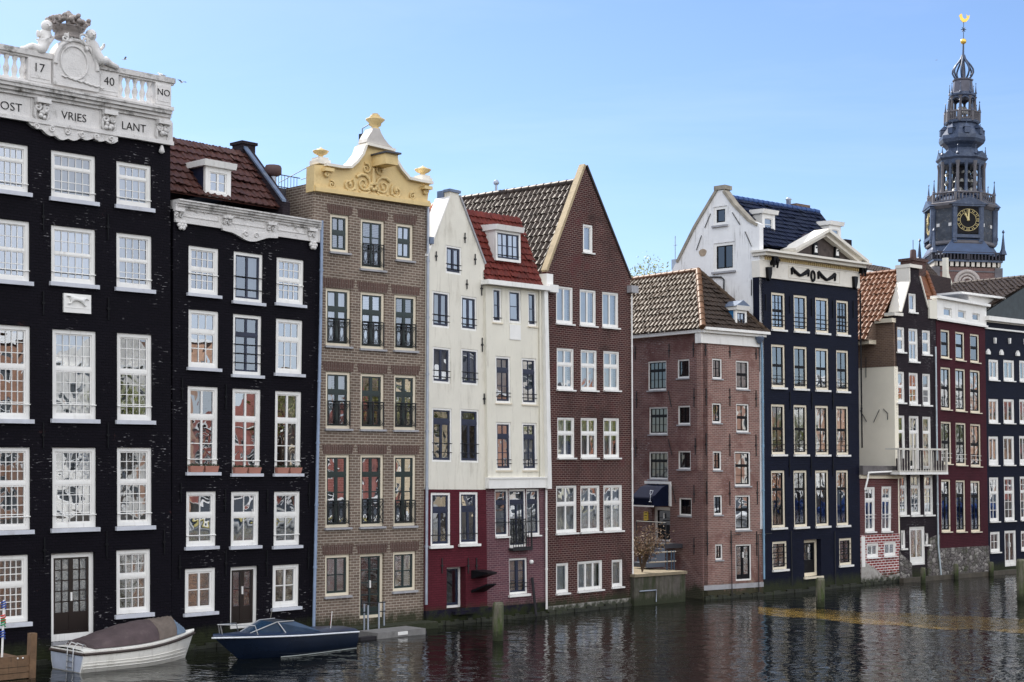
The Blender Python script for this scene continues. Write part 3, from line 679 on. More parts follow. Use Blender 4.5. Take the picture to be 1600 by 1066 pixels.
# reclining figures, mermaid and merman, leaning on the arch
def figure(pl, name, hb, hd):
    """pl: pixel polyline skeleton with radii -> one continuous body"""
    pts = []; rad = []; k = {}
    for key, (u, v, d, r_) in pl.items():
        a, b = f1.px(u, v, d); k[key] = len(pts); pts.append(f1.pt(a, b, d)); rad.append(r_)
    ed = [(k[a], k[b]) for a, b in hb]
    vs, fs = skin(pts, ed, rad); m_ = MB(); m_.add(vs, fs, True)
    # face and hair
    hc = pts[k[hd]]; fwd = f1.n; m_.ball(hc+V((0, 0, .02))-fwd*.03, .17, 1, 1, 1.1, 7)
    m_.tube([hc+fwd*.12+V((0, 0, .03)), hc+fwd*.19-V((0, 0, .03))], [.02, .035], 5)
    for s_ in (-1, 1): m_.ball(hc+fwd*.13+f1.x*.06*s_+V((0, 0, .04)), .02, n=4)
    m_.tube([hc+fwd*.14-f1.x*.035-V((0, 0, .07)), hc+fwd*.14+f1.x*.035-V((0, 0, .07))], .012, 4)
    m_.build(name, STONEW, car)
figure({'hip': (72, 71, .1, .2), 'waist': (71, 62, .12, .15), 'chest': (70, 53, .15, .19), 'neck': (73, 46, .15, .07), 'head': (74, 42, .17, .12), 'shl': (64, 53, .1, .09), 'ell': (59, 58, .1, .07), 'hal': (60, 47, .1, .06),
        'shr': (77, 54, .1, .09), 'elr': (81, 60, .1, .06), 'har': (85, 57, .15, .05), 'kn': (63, 79, .2, .17), 't1': (56, 76, .15, .14), 't2': (50, 71, .1, .11), 't3': (43, 75, .1, .1), 't4': (37, 77, .1, .08), 't5': (31, 76, .1, .1)},
       'sculpted_figure', [('hip', 'waist'), ('waist', 'chest'), ('chest', 'neck'), ('neck', 'head'), ('chest', 'shl'), ('shl', 'ell'), ('ell', 'hal'), ('chest', 'shr'), ('shr', 'elr'), ('elr', 'har'), ('hip', 'kn'), ('kn', 't1'), ('t1', 't2'), ('t2', 't3'), ('t3', 't4'), ('t4', 't5')], 'head')
figure({'hip': (152, 88, 0.30, .18), 'waist': (148, 79, 0.32, .14), 'chest': (144, 69, 0.35, .18), 'neck': (143, 61, 0.35, .07), 'head': (143, 56, 0.37, .12), 'shl': (138, 68, 0.30, .08), 'ell': (134, 74, 0.32, .06), 'hal': (137, 80, 0.40, .05),
        'shr': (150, 70, 0.30, .08), 'elr': (156, 79, 0.30, .06), 'har': (162, 73, 0.32, .05), 'fin': (163, 68, 0.32, .04), 'kn': (160, 97, 0.40, .16), 't1': (166, 93, 0.35, .13), 't2': (170, 99, 0.30, .11), 't3': (175, 101, 0.30, .1), 't4': (181, 104, 0.30, .08), 't5': (186, 107, 0.30, .09)},
       'sculpted_figure', [('hip', 'waist'), ('waist', 'chest'), ('chest', 'neck'), ('neck', 'head'), ('chest', 'shl'), ('shl', 'ell'), ('ell', 'hal'), ('chest', 'shr'), ('shr', 'elr'), ('elr', 'har'), ('har', 'fin'), ('hip', 'kn'), ('kn', 't1'), ('t1', 't2'), ('t2', 't3'), ('t3', 't4'), ('t4', 't5')], 'head')
# frieze lettering and brackets
for txt, u, v, wpx in (('OOST', 10, 173, 52), ('VRIES', 115.5, 190, 41), ('LANT', 209.5, 206, 39)):
    a, b = f1.px(u, v, .13); wd = f1.px(u+wpx/2, v, .13)[0]-f1.px(u-wpx/2, v, .13)[0]
    textmesh(f1, txt, a, b+.03, .235, .12, .02, wd*.94).build('lettering', BLACKP, fr_o)
for u in (-40, 66, 171, 255):
    m_ = MB(); a = f1.px(u, 165, .2)[0]
    m_.box(f1, a-.22, a+.22, bf-.14, bf, .12, .34)
    for s_ in (-1, 1):
        m_.tube(spiral(f1, a+s_*.14, bf-.26, .13, 1.2, s_, .2, 1), .045, 6)
        m_.tube([f1.pt(a+s_*.2, bf-.3, .16), f1.pt(a+s_*.22, bf-.5, .16), f1.pt(a+s_*.12, bf-.68, .15)], [.06, .05, .02], 6)
    for q in range(9): m_.ball(f1.pt(a+rq.uniform(-.12, .12), bf-.2-rq.uniform(0, .35), .2), rq.uniform(.04, .08), n=5)
    m_.build('bracket', STONEW, fr_o)
# scalloped apron below the frieze
ap = []; ua, ub = f1.px(45, 196, .13)[0], f1.px(184, 213, .13)[0]; n = 60
for i in range(n+1):
    t_ = i/n; x = ua+(ub-ua)*t_; env = .12+.18*math.sin(t_*math.pi)
    ap.append((x, b0-env-.07*abs(math.sin(t_*math.pi*7))+.06*math.cos(t_*math.pi*3)))
m_ = MB(); m_.prism(f1, [(ub, b0+.04), (ua, b0+.04)]+ap, .0, .14)
for k in range(6):
    m_.tube(spiral(f1, ua+(ub-ua)*(k+.5)/6, b0-.14, .10, 1.2, 1 if k % 2 else -1, .15, k), .035, 5)
m_.build('scalloped_apron', STONEW, fr_o)
m_ = MB(); a, b = f1.px(253, 233, .1); m_.lathe(f1.pt(a, b-.14, .08), [(.03, 0), (.1, .05), (.07, .16), (.04, .26)], 8); m_.build('pendant', STONEW, fr_o)
# relief plaque
h = rect(f1, 98, 140.5, 460, 489.5); m_ = MB(); m_.box(f1, h[0], h[1], h[2], h[3], 0, .07); pq = m_.build('relief_plaque', WHITE, r1)
m_ = MB(); e = (h[0]+h[1])/2; g_ = h[2]+.38
PT = lambda x, y: f1.pt(e+x, g_+y, .1)
vs, fs = skin([PT(.15, 0), PT(0, .02), PT(-.18, .05), PT(-.27, .13), PT(-.36, .11), PT(-.22, -.1), PT(-.33, -.12), PT(.2, -.13), PT(.28, -.16), PT(.27, .08), PT(.36, .02)],
              [(0, 1), (1, 2), (2, 3), (3, 4), (2, 5), (5, 6), (0, 7), (7, 8), (0, 9), (9, 10)], [.06, .06, .065, .04, .03, .03, .02, .03, .02, .025, .015])
m_.add(vs, fs, True); m_.box(f1, h[0]+.05, h[1]-.05, h[2]+.14, h[2]+.16, .07, .08); m_.build('animal_relief', WHITE, pq)

# ================================================================ house 2: black house with white panelled cornice
f2 = Fr(P2, P3, (271, 346), (501, 379)); W2, H2 = f2.W, f2.H
r2 = rootobj('canal_house', f2.M, 'black brick house with white panelled cornice, brown tiled roof and flower boxes', 'house')
holes, jobs = [], []
s1_ = S(fw=.11, rd=.05, sill=PSILL, sw=.05, sh=.1)
for q, st in [((294.5, 342, 386, 460), dict(s1_, p=((.5, 4, 2, 1), (.5, 4, 2, 1)), bar=.42)), ((365, 411, 395, 472), dict(s1_, p=((1, 1, 2, 2),), sash=DKBLUEP, rail=rail_simple((.25, .5)), curt=4)), ((432, 475, 404, 475), dict(s1_, p=((.5, 4, 2, 1), (.5, 4, 2, 1)), bar=.42)),
              ((294.5, 342, 485, 575), dict(s1_, p=((.38, 3, 1, 1), (.62, 3, 2, 1)), tw=.09)), ((364, 409, 492, 586), dict(s1_, p=((.33, 1, 1, 2), (.67, 1, 2, 2)), sash=DKBLUEP, rail=rail_simple((.2, .35, .5)))), ((431, 473, 499, 584), dict(s1_, p=((.38, 3, 1, 1), (.62, 3, 2, 1)), tw=.09)),
              ((293, 341, 604, 738), dict(s1_, p=((.36, 1, 1, 2), (.64, 1, 2, 2)), tw=.1, bar=.15, curt=2)), ((363, 407.5, 608, 740), dict(s1_, p=((.36, 1, 1, 2), (.64, 1, 2, 2)), tw=.1, bar=.15)), ((429.5, 471, 611.5, 740), dict(s1_, p=((.36, 1, 1, 2), (.64, 1, 2, 2)), tw=.1, bar=.15, curt=4)),
              ((291, 338, 768, 854), dict(s1_, p=((.45, 2, 1, 1), (.55, 2, 1, 1)), tw=.1, bar=.2)), ((361, 405, 768, 853), dict(s1_, p=((.45, 2, 1, 1), (.55, 2, 1, 1)), tw=.1)), ((428, 469, 768, 852.5), dict(s1_, p=((.45, 2, 1, 1), (.55, 2, 1, 1)), tw=.1, bar=.2, curt=5)),
              ((289, 337, 888, 957), dict(s1_, p=((1, 1, 2, 2),), sw=.07)), ((426, 467.5, 882.5, 949), dict(s1_, p=((1, 1, 2, 2),), sw=.07))]:
    add(f2, q, st, holes, jobs)
add(f2, (360, 404, 885, 982), S(fw=.12, rd=.12, p=((1, 1, 2, 2),), sash=plain('dark_brown_paint', (.02, .012, .01)), door=True, name='door', sw=.09, kick=.3, mull=.16, fb=.14), holes, jobs)
flh = [jobs[i][0] for i in (6, 7, 8)]
wall(r2, f2, [(0, 0), (W2, 0), (W2, H2+.4), (0, H2+.4)], holes, BRK_BLACK2)
for h, st, d in jobs: window(r2, f2, h, st, d)
body(r2, f2, BRK_BLACK2, 0, W2, H2+.5, 9)
anchors(r2, f2, [(282, 755, 785), (351, 765, 800), (417, 765, 800), (482, 755, 790), (280, 868, 905), (352, 860, 900), (416, 860, 900), (481, 855, 890), (284, 590, 625), (352, 600, 640)], mat=BLACKP)
bz = H2; m_ = MB(); top_ = f2.px(385, 327, .3)[1]
m_.box(f2, .02, W2-.0, bz-.02, top_-.28, -.3, .1)
for u in (274, 346, 421, 484, 499):
    q = f2.px(u, 345, .1)[0]; m_.box(f2, q-.015, q+.015, bz+.02, top_-.28, .1, .13)
for u0, u1 in ((284, 342), (362, 414), (434, 478)):
    p, q = f2.px(u0, 345, .1)[0], f2.px(u1, 345, .1)[0]
    for (x0, x1, y0, y1) in ((p, q, bz+.18, bz+.21), (p, q, bz+.68, bz+.71), (p, p+.03, bz+.21, bz+.68), (q-.03, q, bz+.21, bz+.68)): m_.box(f2, x0, x1, y0, y1, .1, .125)
    for s_ in (-1, 1):
        m_.tube(spiral(f2, (p+q)/2+s_*.16, bz+.44, .12, 1.3, s_, .12, 0), .022, 5); m_.tube([f2.pt((p+q)/2+s_*.26, bz+.4, .12), f2.pt((p+q)/2+s_*.4, bz+.5, .12), f2.pt((p+q)/2+s_*.55, bz+.42, .12)], .02, 5)
fz2 = m_.build('frieze', STONEW, r2)
m_ = MB()
for lo, hi, dd in ((-.28, -.2, .16), (-.2, -.13, .22), (-.13, -.05, .28), (-.05, 0, .33)): m_.box(f2, -.0, f2.px(501+dd*6, 355, dd)[0], top_+lo, top_+hi, -.3, dd)
m_.build('cornice', STONED, r2)
for u in (281, 357, 426, 490):
    m_ = MB(); a = f2.px(u, 330, .2)[0]; m_.box(f2, a-.17, a+.17, top_-.38, top_-.28, .1, .24)
    for s_ in (-1, 1): m_.tube(spiral(f2, a+s_*.1, top_-.5, .08, 1.2, s_, .14, 1), .028, 5)
    for k in range(7): m_.ball(f2.pt(a+rq.uniform(-.1, .1), bz+.25+k*.06, .14), rq.uniform(.04, .07), n=5)
    m_.build('bracket', STONEW, fz2)
for u, v in ((285, 352), (490, 383)):
    m_ = MB(); a, b = f2.px(u, v, .1)
    for k in range(7): m_.ball(f2.pt(a+.1*math.cos(k*1.05)*(k > 0), b+.1*math.sin(k*1.05)*(k > 0), .08), .075, n=5)
    m_.build('pendant', STONEW, fz2)
p, q = f2.px(348, 357, .1)[0], f2.px(434, 370, .1)[0]; m_ = MB()
m_.prism(f2, [(q, bz+.02), (p, bz+.02), (p, bz-.08)]+[(p+(q-p)*(.1+.8*i/16), bz-.1-.22*math.sin(i/16*math.pi)**2) for i in range(17)]+[(q, bz-.08)], 0, .12)
m_.tube(spiral(f2, (p+q)/2-.2, bz-.1, .1, 1.2, -1, .13), .03, 5); m_.tube(spiral(f2, (p+q)/2+.2, bz-.1, .1, 1.2, 1, .13), .03, 5)
m_.build('scalloped_apron', STONEW, fz2)
# roof: tiled slope to the front, raised verge on the right
ev = f2.px(436, 322, -.3); dr = f2.depth_for(380, 236, ev[0]); ar = ev[0]; zr = f2.px(380, 238, dr)[1]
tiles(r2, f2.pt(-.1, ev[1]-.1, -.3), f2.pt(ar, ev[1]-.1, -.3), f2.pt(ar, zr, dr), f2.pt(-.1, zr, dr), T_PURP, amp=.03)
m_ = MB(); P = f2.pt
m_.hexa([P(ar, ev[1]-.6, -.1), P(ar+.3, ev[1]-.6, -.1), P(ar+.3, ev[1]-.6, dr), P(ar, ev[1]-.6, dr), P(ar, ev[1]+.12, -.1), P(ar+.3, ev[1]+.12, -.1), P(ar+.3, zr+.22, dr), P(ar, zr+.22, dr)])
m_.hexa([P(ar, ev[1]-.6, dr-3), P(ar+.3, ev[1]-.6, dr-3), P(ar+.3, ev[1]-.6, dr), P(ar, ev[1]-.6, dr), P(ar, ev[1]-.3, dr-3), P(ar+.3, ev[1]-.3, dr-3), P(ar+.3, zr+.22, dr), P(ar, zr+.22, dr)])
m_.build('verge_wall', BRK_DK, r2)
m_ = MB(); m_.hexa([P(ar-.06, ev[1]+.12, -.05), P(ar+.1, ev[1]+.12, -.05), P(ar+.1, zr+.22, dr), P(ar-.06, zr+.22, dr), P(ar-.06, ev[1]+.2, -.05), P(ar+.1, ev[1]+.2, -.05), P(ar+.1, zr+.3, dr), P(ar-.06, zr+.3, dr)]); m_.build('verge_flashing', LEAD, r2)
m_ = MB(); m_.box(f2, ar-.1, ar+.42, zr-.1, zr+.28, dr-.5, dr+.1); m_.box(f2, ar-.16, ar+.48, zr+.28, zr+.38, dr-.56, dr+.16); m_.build('chimney', BRK_DK, r2)
# back slope and roof floor
tiles(r2, P(ar, ev[1]-.3, dr-3), P(-.1, ev[1]-.3, dr-3), P(-.1, zr, dr), P(ar, zr, dr), T_PURP, amp=.03)
# dormer
def dormer(root, fr, u0, u1, v0, v1, dfr, st, roofmat, cheekmat, back=2.0, capm=None, over=.12, drop=.0, front=None):
    """front face traced at depth dfr, cheeks run back into the slope"""
    h = rect(fr, u0, u1, v0, v1, dfr); a0, a1, b0, b1 = h; m_ = MB(); m_.box(fr, a0, a1, b0, b1, dfr-back, dfr-.13)
    o = m_.build('dormer', cheekmat, root)
    window(o, fr, (a0+.0, a1-.0, b0, b1-.12), st, dfr); 
    c = MB(); P = fr.pt
    c.hexa([P(a0-over, b1-.12, dfr-back), P(a1+over, b1-.12, dfr-back), P(a1+over, b1-.12, dfr+.12), P(a0-over, b1-.12, dfr+.12), P(a0-over, b1+.08+drop, dfr-back), P(a1+over, b1+.08+drop, dfr-back), P(a1+over, b1+.08, dfr+.18), P(a0-over, b1+.08, dfr+.18)])
    c.build('dormer_roof', capm or WHITE, o); return o
sD = S(fw=.16, rd=.0, p=((1, 1, 2, 2),), sill=None)
dormer(r2, f2, 321, 361, 257, 309, -.35, sD, None, DKBLUEP, back=1.3)
# flat extension, railing, vent on the right
c0 = f2.px(437, 322, -1.5); c1 = f2.px(489, 300, -1.5); m_ = MB(); m_.box(f2, ar+.5, W2-.02, H2, f2.px(470, 299, -1.8)[1], -3.8, -1.8); m_.build('roof_extension', plain('slate_grey_cladding', (.05, .055, .075), .6, .3, 2), r2)
zb_ = f2.px(470, 299, -1.8)[1]; zt_ = f2.px(470, 279, -2)[1]
m_ = MB(); x0, x1 = ar+.55, W2+.6
for zz in (zb_+.08, zt_): m_.tube([P(x0, zz, -2), P(x1, zz, -2)], .018, 4)
k = x0
while k < x1: m_.tube([P(k, zb_, -2), P(k, zt_, -2)], .01, 4); k += .13
m_.build('roof_railing', IRON, r2)
a, b = f2.px(426, 300, -1.2); m_ = MB(); z1 = f2.px(426, 276, -1.2)[1]; z2 = f2.px(426, 259, -1.2)[1]
m_.lathe(P(a, b-.3, -1.2), [(.12, 0), (.12, z1-b+.3)], 10); vp = m_.build('vent_pipe', ZINC, r2)
m_ = MB(); m_.lathe(P(a, z1, -1.2), [(.14, 0), (.3, .08), (.3, .3), (.26, z2-z1)], 10); m_.build('vent_cowl', plain('rusty_cowl', (.09, .05, .05), .7), vp)
# downpipe between houses 2 and 3
pipe(r2, [P(*f2.px(503, 345, .12), .12), P(*f2.px(501, 500, .14), .14), P(*f2.px(490, 985, .14), .14)], .055, plain('blue_grey_pipe', (.25, .32, .45), .45, .15, 3))

# ================================================================ house 3: brown brick, yellow-cream gable
off = nF*-.12
f3 = Fr(P3+off, P4+off, (490, 298.5), (667, 323)); W3, H3 = f3.W, f3.H; P = f3.pt
r3 = rootobj('canal_house', f3.M, 'brown brick house with cream yellow bell gable and curly iron window railings', 'house')
holes, jobs = [], []
sg = S(fw=.10, rd=.06, frame=CREAM, sash=DKGREEN, sill=GREYSILL, lintel=BRK_SOLD, sw=.06, mw=.04, sh=.07, so=.05)
SB = dict(sg, p=((.5, 2, 1, 1), (.5, 2, 1, 1)))
for q, st in [((516, 545.5, 335.5, 394.5), SB), ((563.5, 601, 343.5, 421.5), dict(sg, p=((1, 1, 3, 2),), rail=rail_juliet(.75))), ((619, 646, 350, 407), SB)]+\
             [(q, dict(sg, p=((.36, 1, 1, 2), (.64, 1, 2, 2)), mull=.12, tw=.08, rail=rail_juliet(.8))) for q in ((509, 548, 451, 541), (563.3, 601, 457, 545.5), (616, 651, 461.5, 548))]+\
             [(q, dict(sg, p=((.36, 1, 1, 2), (.64, 1, 2, 2)), mull=.12, tw=.08, rail=rail_juliet(.8))) for q in ((509, 548, 581, 670), (563.3, 600.5, 584, 671), (615.5, 650.5, 586, 672))]+\
             [((508.5, 546.6, 710.5, 824.5), dict(sg, p=((.27, 1, 1, 2), (.73, 1, 3, 2)), mull=.12, tw=.08, rail=rail_juliet(.75))), ((563, 599.7, 710.5, 823), dict(sg, p=((.27, 1, 1, 2), (.73, 1, 3, 2)), mull=.1, rail=rail_juliet(.8, False))), ((615, 650, 711, 822), dict(sg, p=((.27, 1, 1, 2), (.73, 1, 3, 2)), mull=.12, tw=.08, rail=rail_juliet(.75))),
              ((508, 546.6, 867, 931.5), dict(sg, p=((1, 1, 2, 2),))), ((614, 649.8, 862, 923.5), dict(sg, p=((1, 1, 2, 2),)))]:
    add(f3, q, st, holes, jobs)
add(f3, (562, 600, 865, 966), dict(sg, p=((1, 1, 4, 2),), door=True, name='door', sill=None, kick=.1, rd=.1), holes, jobs)
wall(r3, f3, [(0, 0), (W3, 0), (W3, H3+.02), (0, H3+.02)], holes, BRK_BROWN)
for i, (h, st, d) in enumerate(jobs): window(r3, f3, h, dict(st, curt=(0, 0, 7, 3, 0, 0, 7, 0, 2, 0, 7, 0, 3, 7, 0)[i]), d)
body(r3, f3, BRK_BROWN, 0, W3, H3+.3, 9)
YEL = plain('cream_yellow_gable_paint', (.74, .56, .27), .6, .08, 2.5, bump=.01, dirt=(.45, .28, .1), dirt_amt=.5, dirt_lo=.56)
YELW = plain('pale_cream_coping', (.78, .74, .66), .6, .05, 3, dirt=(.4, .33, .25), dirt_amt=.4, dirt_lo=.6)
gp = [(490, 298.5), (491, 258), (504, 258), (530, 262), (546, 263), (556, 254), (565, 242), (570, 228), (574, 226), (574, 222), (612, 232), (612, 240), (616, 252), (624, 266), (637, 281), (655, 285), (671, 288), (667, 323)]
gl = [f3.px(u, v, .1) for u, v in gp]; m_ = MB()
vs, fs = tri_fill(f3, gl, [], .1); m_.add(vs, fs)
for i in range(len(gl)):
    p, q = gl[i], gl[(i+1) % len(gl)]; m_.add([P(*p, .1), P(*q, .1), P(*q, -.36), P(*p, -.36)], [(0, 1, 2, 3)])
vs, fs = tri_fill(f3, gl, [], -.36); m_.add(vs, fs)
gb = m_.build('gable', YEL, r3, recalc=False)
# raised coping following the outline
def coping(root, fr, px, d0, d1, th, mat, name='coping', d=.1, smooth=False):
    m_ = MB(); pts = [fr.px(u, v, d) if v is not None else u for u, v in px]; n = len(pts); nr = []
    for i in range(n):
        a = pts[max(0, i-1)]; b = pts[min(n-1, i+1)]; tx, ty = b[0]-a[0], b[1]-a[1]; l_ = math.hypot(tx, ty); nr.append((-ty/l_, tx/l_))
    for i in range(n-1):
        p, q = pts[i], pts[i+1]; np_, nq = nr[i], nr[i+1]
        pi = (p[0]-np_[0]*.02, p[1]-np_[1]*.02); qi = (q[0]-nq[0]*.02, q[1]-nq[1]*.02); po = (p[0]+np_[0]*th, p[1]+np_[1]*th); qo = (q[0]+nq[0]*th, q[1]+nq[1]*th)
        m_.hexa([fr.pt(*pi, d0), fr.pt(*qi, d0), fr.pt(*qi, d1), fr.pt(*pi, d1), fr.pt(*po, d0), fr.pt(*qo, d0), fr.pt(*qo, d1), fr.pt(*po, d1)])
    return m_.build(name, mat, root)
coping(gb, f3, [(506, 259), (530, 263), (546, 263)], -.38, .30, .08, YELW)
coping(gb, f3, [(546, 263), (556, 254), (565, 242), (570, 228)], -.38, .26, .08, YELW)
coping(gb, f3, [(612, 240), (616, 252), (624, 266), (637, 281)], -.38, .26, .08, YELW)
coping(gb, f3, [(637, 281), (655, 285), (672, 288)], -.38, .30, .08, YELW)
coping(gb, f3, [(570, 227), (591, 232), (613, 237)], -.38, .30, .08, YELW)
m_ = MB(); band(f3, m_, (0-.03, H3), (W3+.03, H3), [(-.02, .13, .1, .2), (.13, .2, .1, .15)]); m_.build('gable_string_course', YEL, gb)
# concave cap and three urns
cp_ = [(571, 222), (573, 216), (577, 209), (580, 205), (582, 200), (592, 202), (594, 208), (599, 217), (606, 226), (612, 231)]
m_ = MB(); m_.prism(f3, [f3.px(u, v, .1) for u, v in cp_], -.34, .16); m_.build('gable_cap', plain('lilac_stone_cap', (.52, .49, .46), .7, .1, 3, dirt=(.3, .25, .2), dirt_amt=.6), gb)
def urnpx(fr, par, u, vb, vt, rpx, mat, d=-.15, name='urn', prof=None):
    a, b = fr.px(u, vb, d); t_ = fr.px(u, vt, d)[1]; r_ = fr.px(u+rpx, vb, d)[0]-a; m_ = MB(); r_ = abs(r_)
    if prof: m_.lathe(fr.pt(a, b, d), [(x*r_, y*(t_-b)) for x, y in prof], 12)
    else: urn(m_, fr.pt(a, b, d), t_-b, r_)
    return m_.build(name, mat, par)
urnpx(f3, gb, 586, 203, 178, 12.5, YEL, prof=[(.45, 0), (.5, .08), (.3, .14), (.62, .26), (.66, .42), (1, .6), (1, .66), (.6, .7), (.68, .78), (.42, .82), (.5, .9), (.3, .94), (.34, 1)])
urnpx(f3, gb, 501, 248, 230, 11, YEL); urnpx(f3, gb, 660.5, 276, 259, 10.5, YEL)
for u, v0, v1, w_ in ((500.5, 258, 247, 10), (660, 286, 275, 9)):
    m_ = MB(); a, b = f3.px(u, v0, -.15); t_ = f3.px(u, v1, -.15)[1]; hw = (f3.px(u+w_, v0, -.15)[0]-a)*.9; m_.box(f3, a-hw, a+hw, b, t_-.1, -.45, .12); m_.box(f3, a-hw*.8, a+hw*.8, t_-.1, t_, -.4, .07); m_.build('urn_pedestal', YELW, gb)
# hoist beam box
a, b = f3.px(592, 262, .1); a1_, b1_ = f3.px(606, 250, .1); m_ = MB(); m_.box(f3, a-.3, a+.22, b-.0, b+.38, .05, .9); hb_ = m_.build('hoist_box', YEL, gb)
m_ = MB(); m_.box(f3, a-.36, a+.28, b+.38, b+.44, .0, 1.02); m_.build('hoist_cap', plain('dark_lead', (.05, .05, .06), .5), hb_)
# scroll relief
m_ = MB(); ac, bc = f3.px(583, 285, .12)
for s_ in (-1, 1):
    m_.tube(spiral(f3, ac+s_*.42, bc-.1, .36, 1.5, s_, .13, .6), [.07-.003*i for i in range(17)], 6)
    m_.tube(spiral(f3, ac+s_*1.02, bc-.22, .26, 1.5, s_, .13, 2.2), [.06-.0025*i for i in range(17)], 6)
    m_.tube([P(ac+s_*.15, bc-.35, .13), P(ac+s_*.35, bc-.5, .14), P(ac+s_*.75, bc-.5, .14), P(ac+s_*1.1, bc-.45, .13)], .05, 6)
    m_.tube(spiral(f3, ac+s_*.3, bc+.45, .2, 1.4, s_, .13, 1.2), [.05-.002*i for i in range(17)], 6)
    m_.tube(spiral(f3, ac+s_*1.75, bc-.3, .15, 1.4, s_, .13, 1.2), .035, 6)
    for k in range(5): m_.ball(P(ac+s_*(.2+.2*k), bc-.3+.12*math.sin(k*2), .14), .06, n=5)
for k in range(7): m_.ball(P(ac+.12*math.cos(k*.9), bc-.15+.12*math.sin(k*.9), .15), .08, n=5)
m_.tube([P(ac, bc-.1, .14), P(ac, bc+.5, .14)], [.1, .05], 6)
m_.build('scroll_relief', YEL, gb)
for u, v in ((510, 268), (664, 296)):
    a, b = f3.px(u, v, .12); m_ = MB(); m_.box(f3, a-.18, a+.18, b-.02, b+.1, .1, .34); m_.tube(spiral(f3, a, b-.12, .1, 1.3, 1, .18), .05, 6); m_.build('bracket', YEL, gb)
# antenna box near the gable
m_ = MB(); a, b = f3.px(566, 216, -.8); m_.box(f3, a-.08, a+.08, b-.1, b+.15, -.9, -.75); m_.tube([P(a, b, -.8), P(a, b+.35, -.8), P(a+.25, b+.55, -.7)], .018, 4); m_.build('roof_lamp', IRON, r3)
pipe(r3, [P(*f3.px(669, 320, .1), .1), P(*f3.px(666, 945, .12), .12)], .055)
m_ = MB(); a, b = f3.px(672, 377, .1); m_.box(f3, a-.08, a+.1, b-.1, b+.15, .04, .2); m_.build('pipe_hopper', LEAD, r3)
for p0, p1 in (((435, 286), (498, 252)), ((470, 281), (498, 271))):
    m_ = MB(); m_.tube([f3.pt(*f3.px(*p0, -1), -1), f3.pt(*f3.px(*p1, -.4), -.4)], .012, 4); m_.build('gable_stay', IRON, r3)

# ================================================================ house 4: white neck-less gable with dark red base
f4 = Fr(P4, P5, (668, 455), (757, 468)); W4, H4 = f4.W, f4.H; P = f4.pt
r4 = rootobj('canal_house', f4.M, 'cream stuccoed pointed gable house with dark red ground floor and bare flues', 'house')
r4['label'] = 'cream house with steep pointed gable and dark red painted base'
holes, jobs = [], []
su = S(fw=.07, rd=.02, p=((1, 1, 1, 2),), sash=DKBLUEP, sill=None, sw=.07, mull=.1, rail=rail_simple((.18, .35)), curt=6)
sx_ = dict(su, p=((.25, 1, 1, 1), (.75, 1, 1, 2)), tw=.1, curt=0)
for q, st in [((696.5, 721, 385, 428.5), su), ((675.5, 702.5, 456, 512), su), ((720.5, 745, 463.5, 516.5), su), ((676, 703.7, 543, 599), su), ((721, 747, 546, 601.5), su), ((675, 706, 638, 722), sx_), ((719, 748, 640, 723), sx_)]:
    add(f4, q, st, holes, jobs)
bs = f4.px(715, 765, 0)[1]
ol = [f4.px(u, v) for u, v in ((757, 413), (717, 306), (717, 297), (703, 297), (703, 308), (681, 370), (668, 401))]
wall(r4, f4, [(0, bs), (W4, bs)]+ol, holes, STUCCO)
jn = list(jobs); h2, j2 = [], []
sw4 = dict(sx_, sill=WHITE, p=((.33, 1, 1, 1), (.67, 1, 1, 2)), fw=.09, rail=rail_simple((.2,)))
for q, st in [((673, 703.7, 770, 853), sw4), ((718, 746.8, 769, 850), sw4), ((698, 728, 886, 951), S(fw=.09, rd=.32, p=((1, 1, 1, 1),), sash=DKBLUEP, sw=.08, curt=5))]:
    add(f4, q, st, h2, j2)
wall(r4, f4, [(0, .55), (W4, .55), (W4, bs), (0, bs)], h2, REDP, th=.55)
m_ = MB(); m_.box(f4, 0, W4, -.3, .55, -.5, .04); m_.build('plinth', NAVYB, r4)
for h, st, d in jn+j2: window(r4, f4, h, st, d)
m_ = MB(); a, b = f4.px(708, 955); m_.box(f4, a-.1, a+1.0, b-.12, b, 0, .25); m_.build('door_step', NAVYB, r4)
for x in (690, 731, 744): anchors(r4, f4, [(x, 872, 896)])
anchors(r4, f4, [(681, 393, 408), (726, 364, 380), (742, 397, 414), (729, 437, 452), (752, 440, 462), (753, 528, 550), (756, 615, 632)], ln=.4)
# hatch: black half open metal flap
m_ = MB(); a0, b0_ = f4.px(736, 891, 0); a1_ = f4.px(757, 891, 0)[0]; b2_ = f4.px(745, 926)[1]; zm = (b0_+b2_)/2
m_.hexa([P(a0, zm+.1, 0), P(a1_, zm+.1, 0), P(a1_-.1, b0_-.1, .8), P(a0+.1, b0_-.1, .8), P(a0, b0_, 0), P(a1_, b0_, 0), P(a1_-.1, b0_-.05, .8), P(a0+.1, b0_-.05, .8)])
m_.hexa([P(a0, b2_, 0), P(a1_, b2_, 0), P(a1_-.1, zm-.1, .75), P(a0+.1, zm-.1, .75), P(a0, b2_+.1, 0), P(a1_, b2_+.1, 0), P(a1_-.1, zm-.05, .75), P(a0+.1, zm-.05, .75)])
m_.build('metal_hatch', BLACKP, r4)
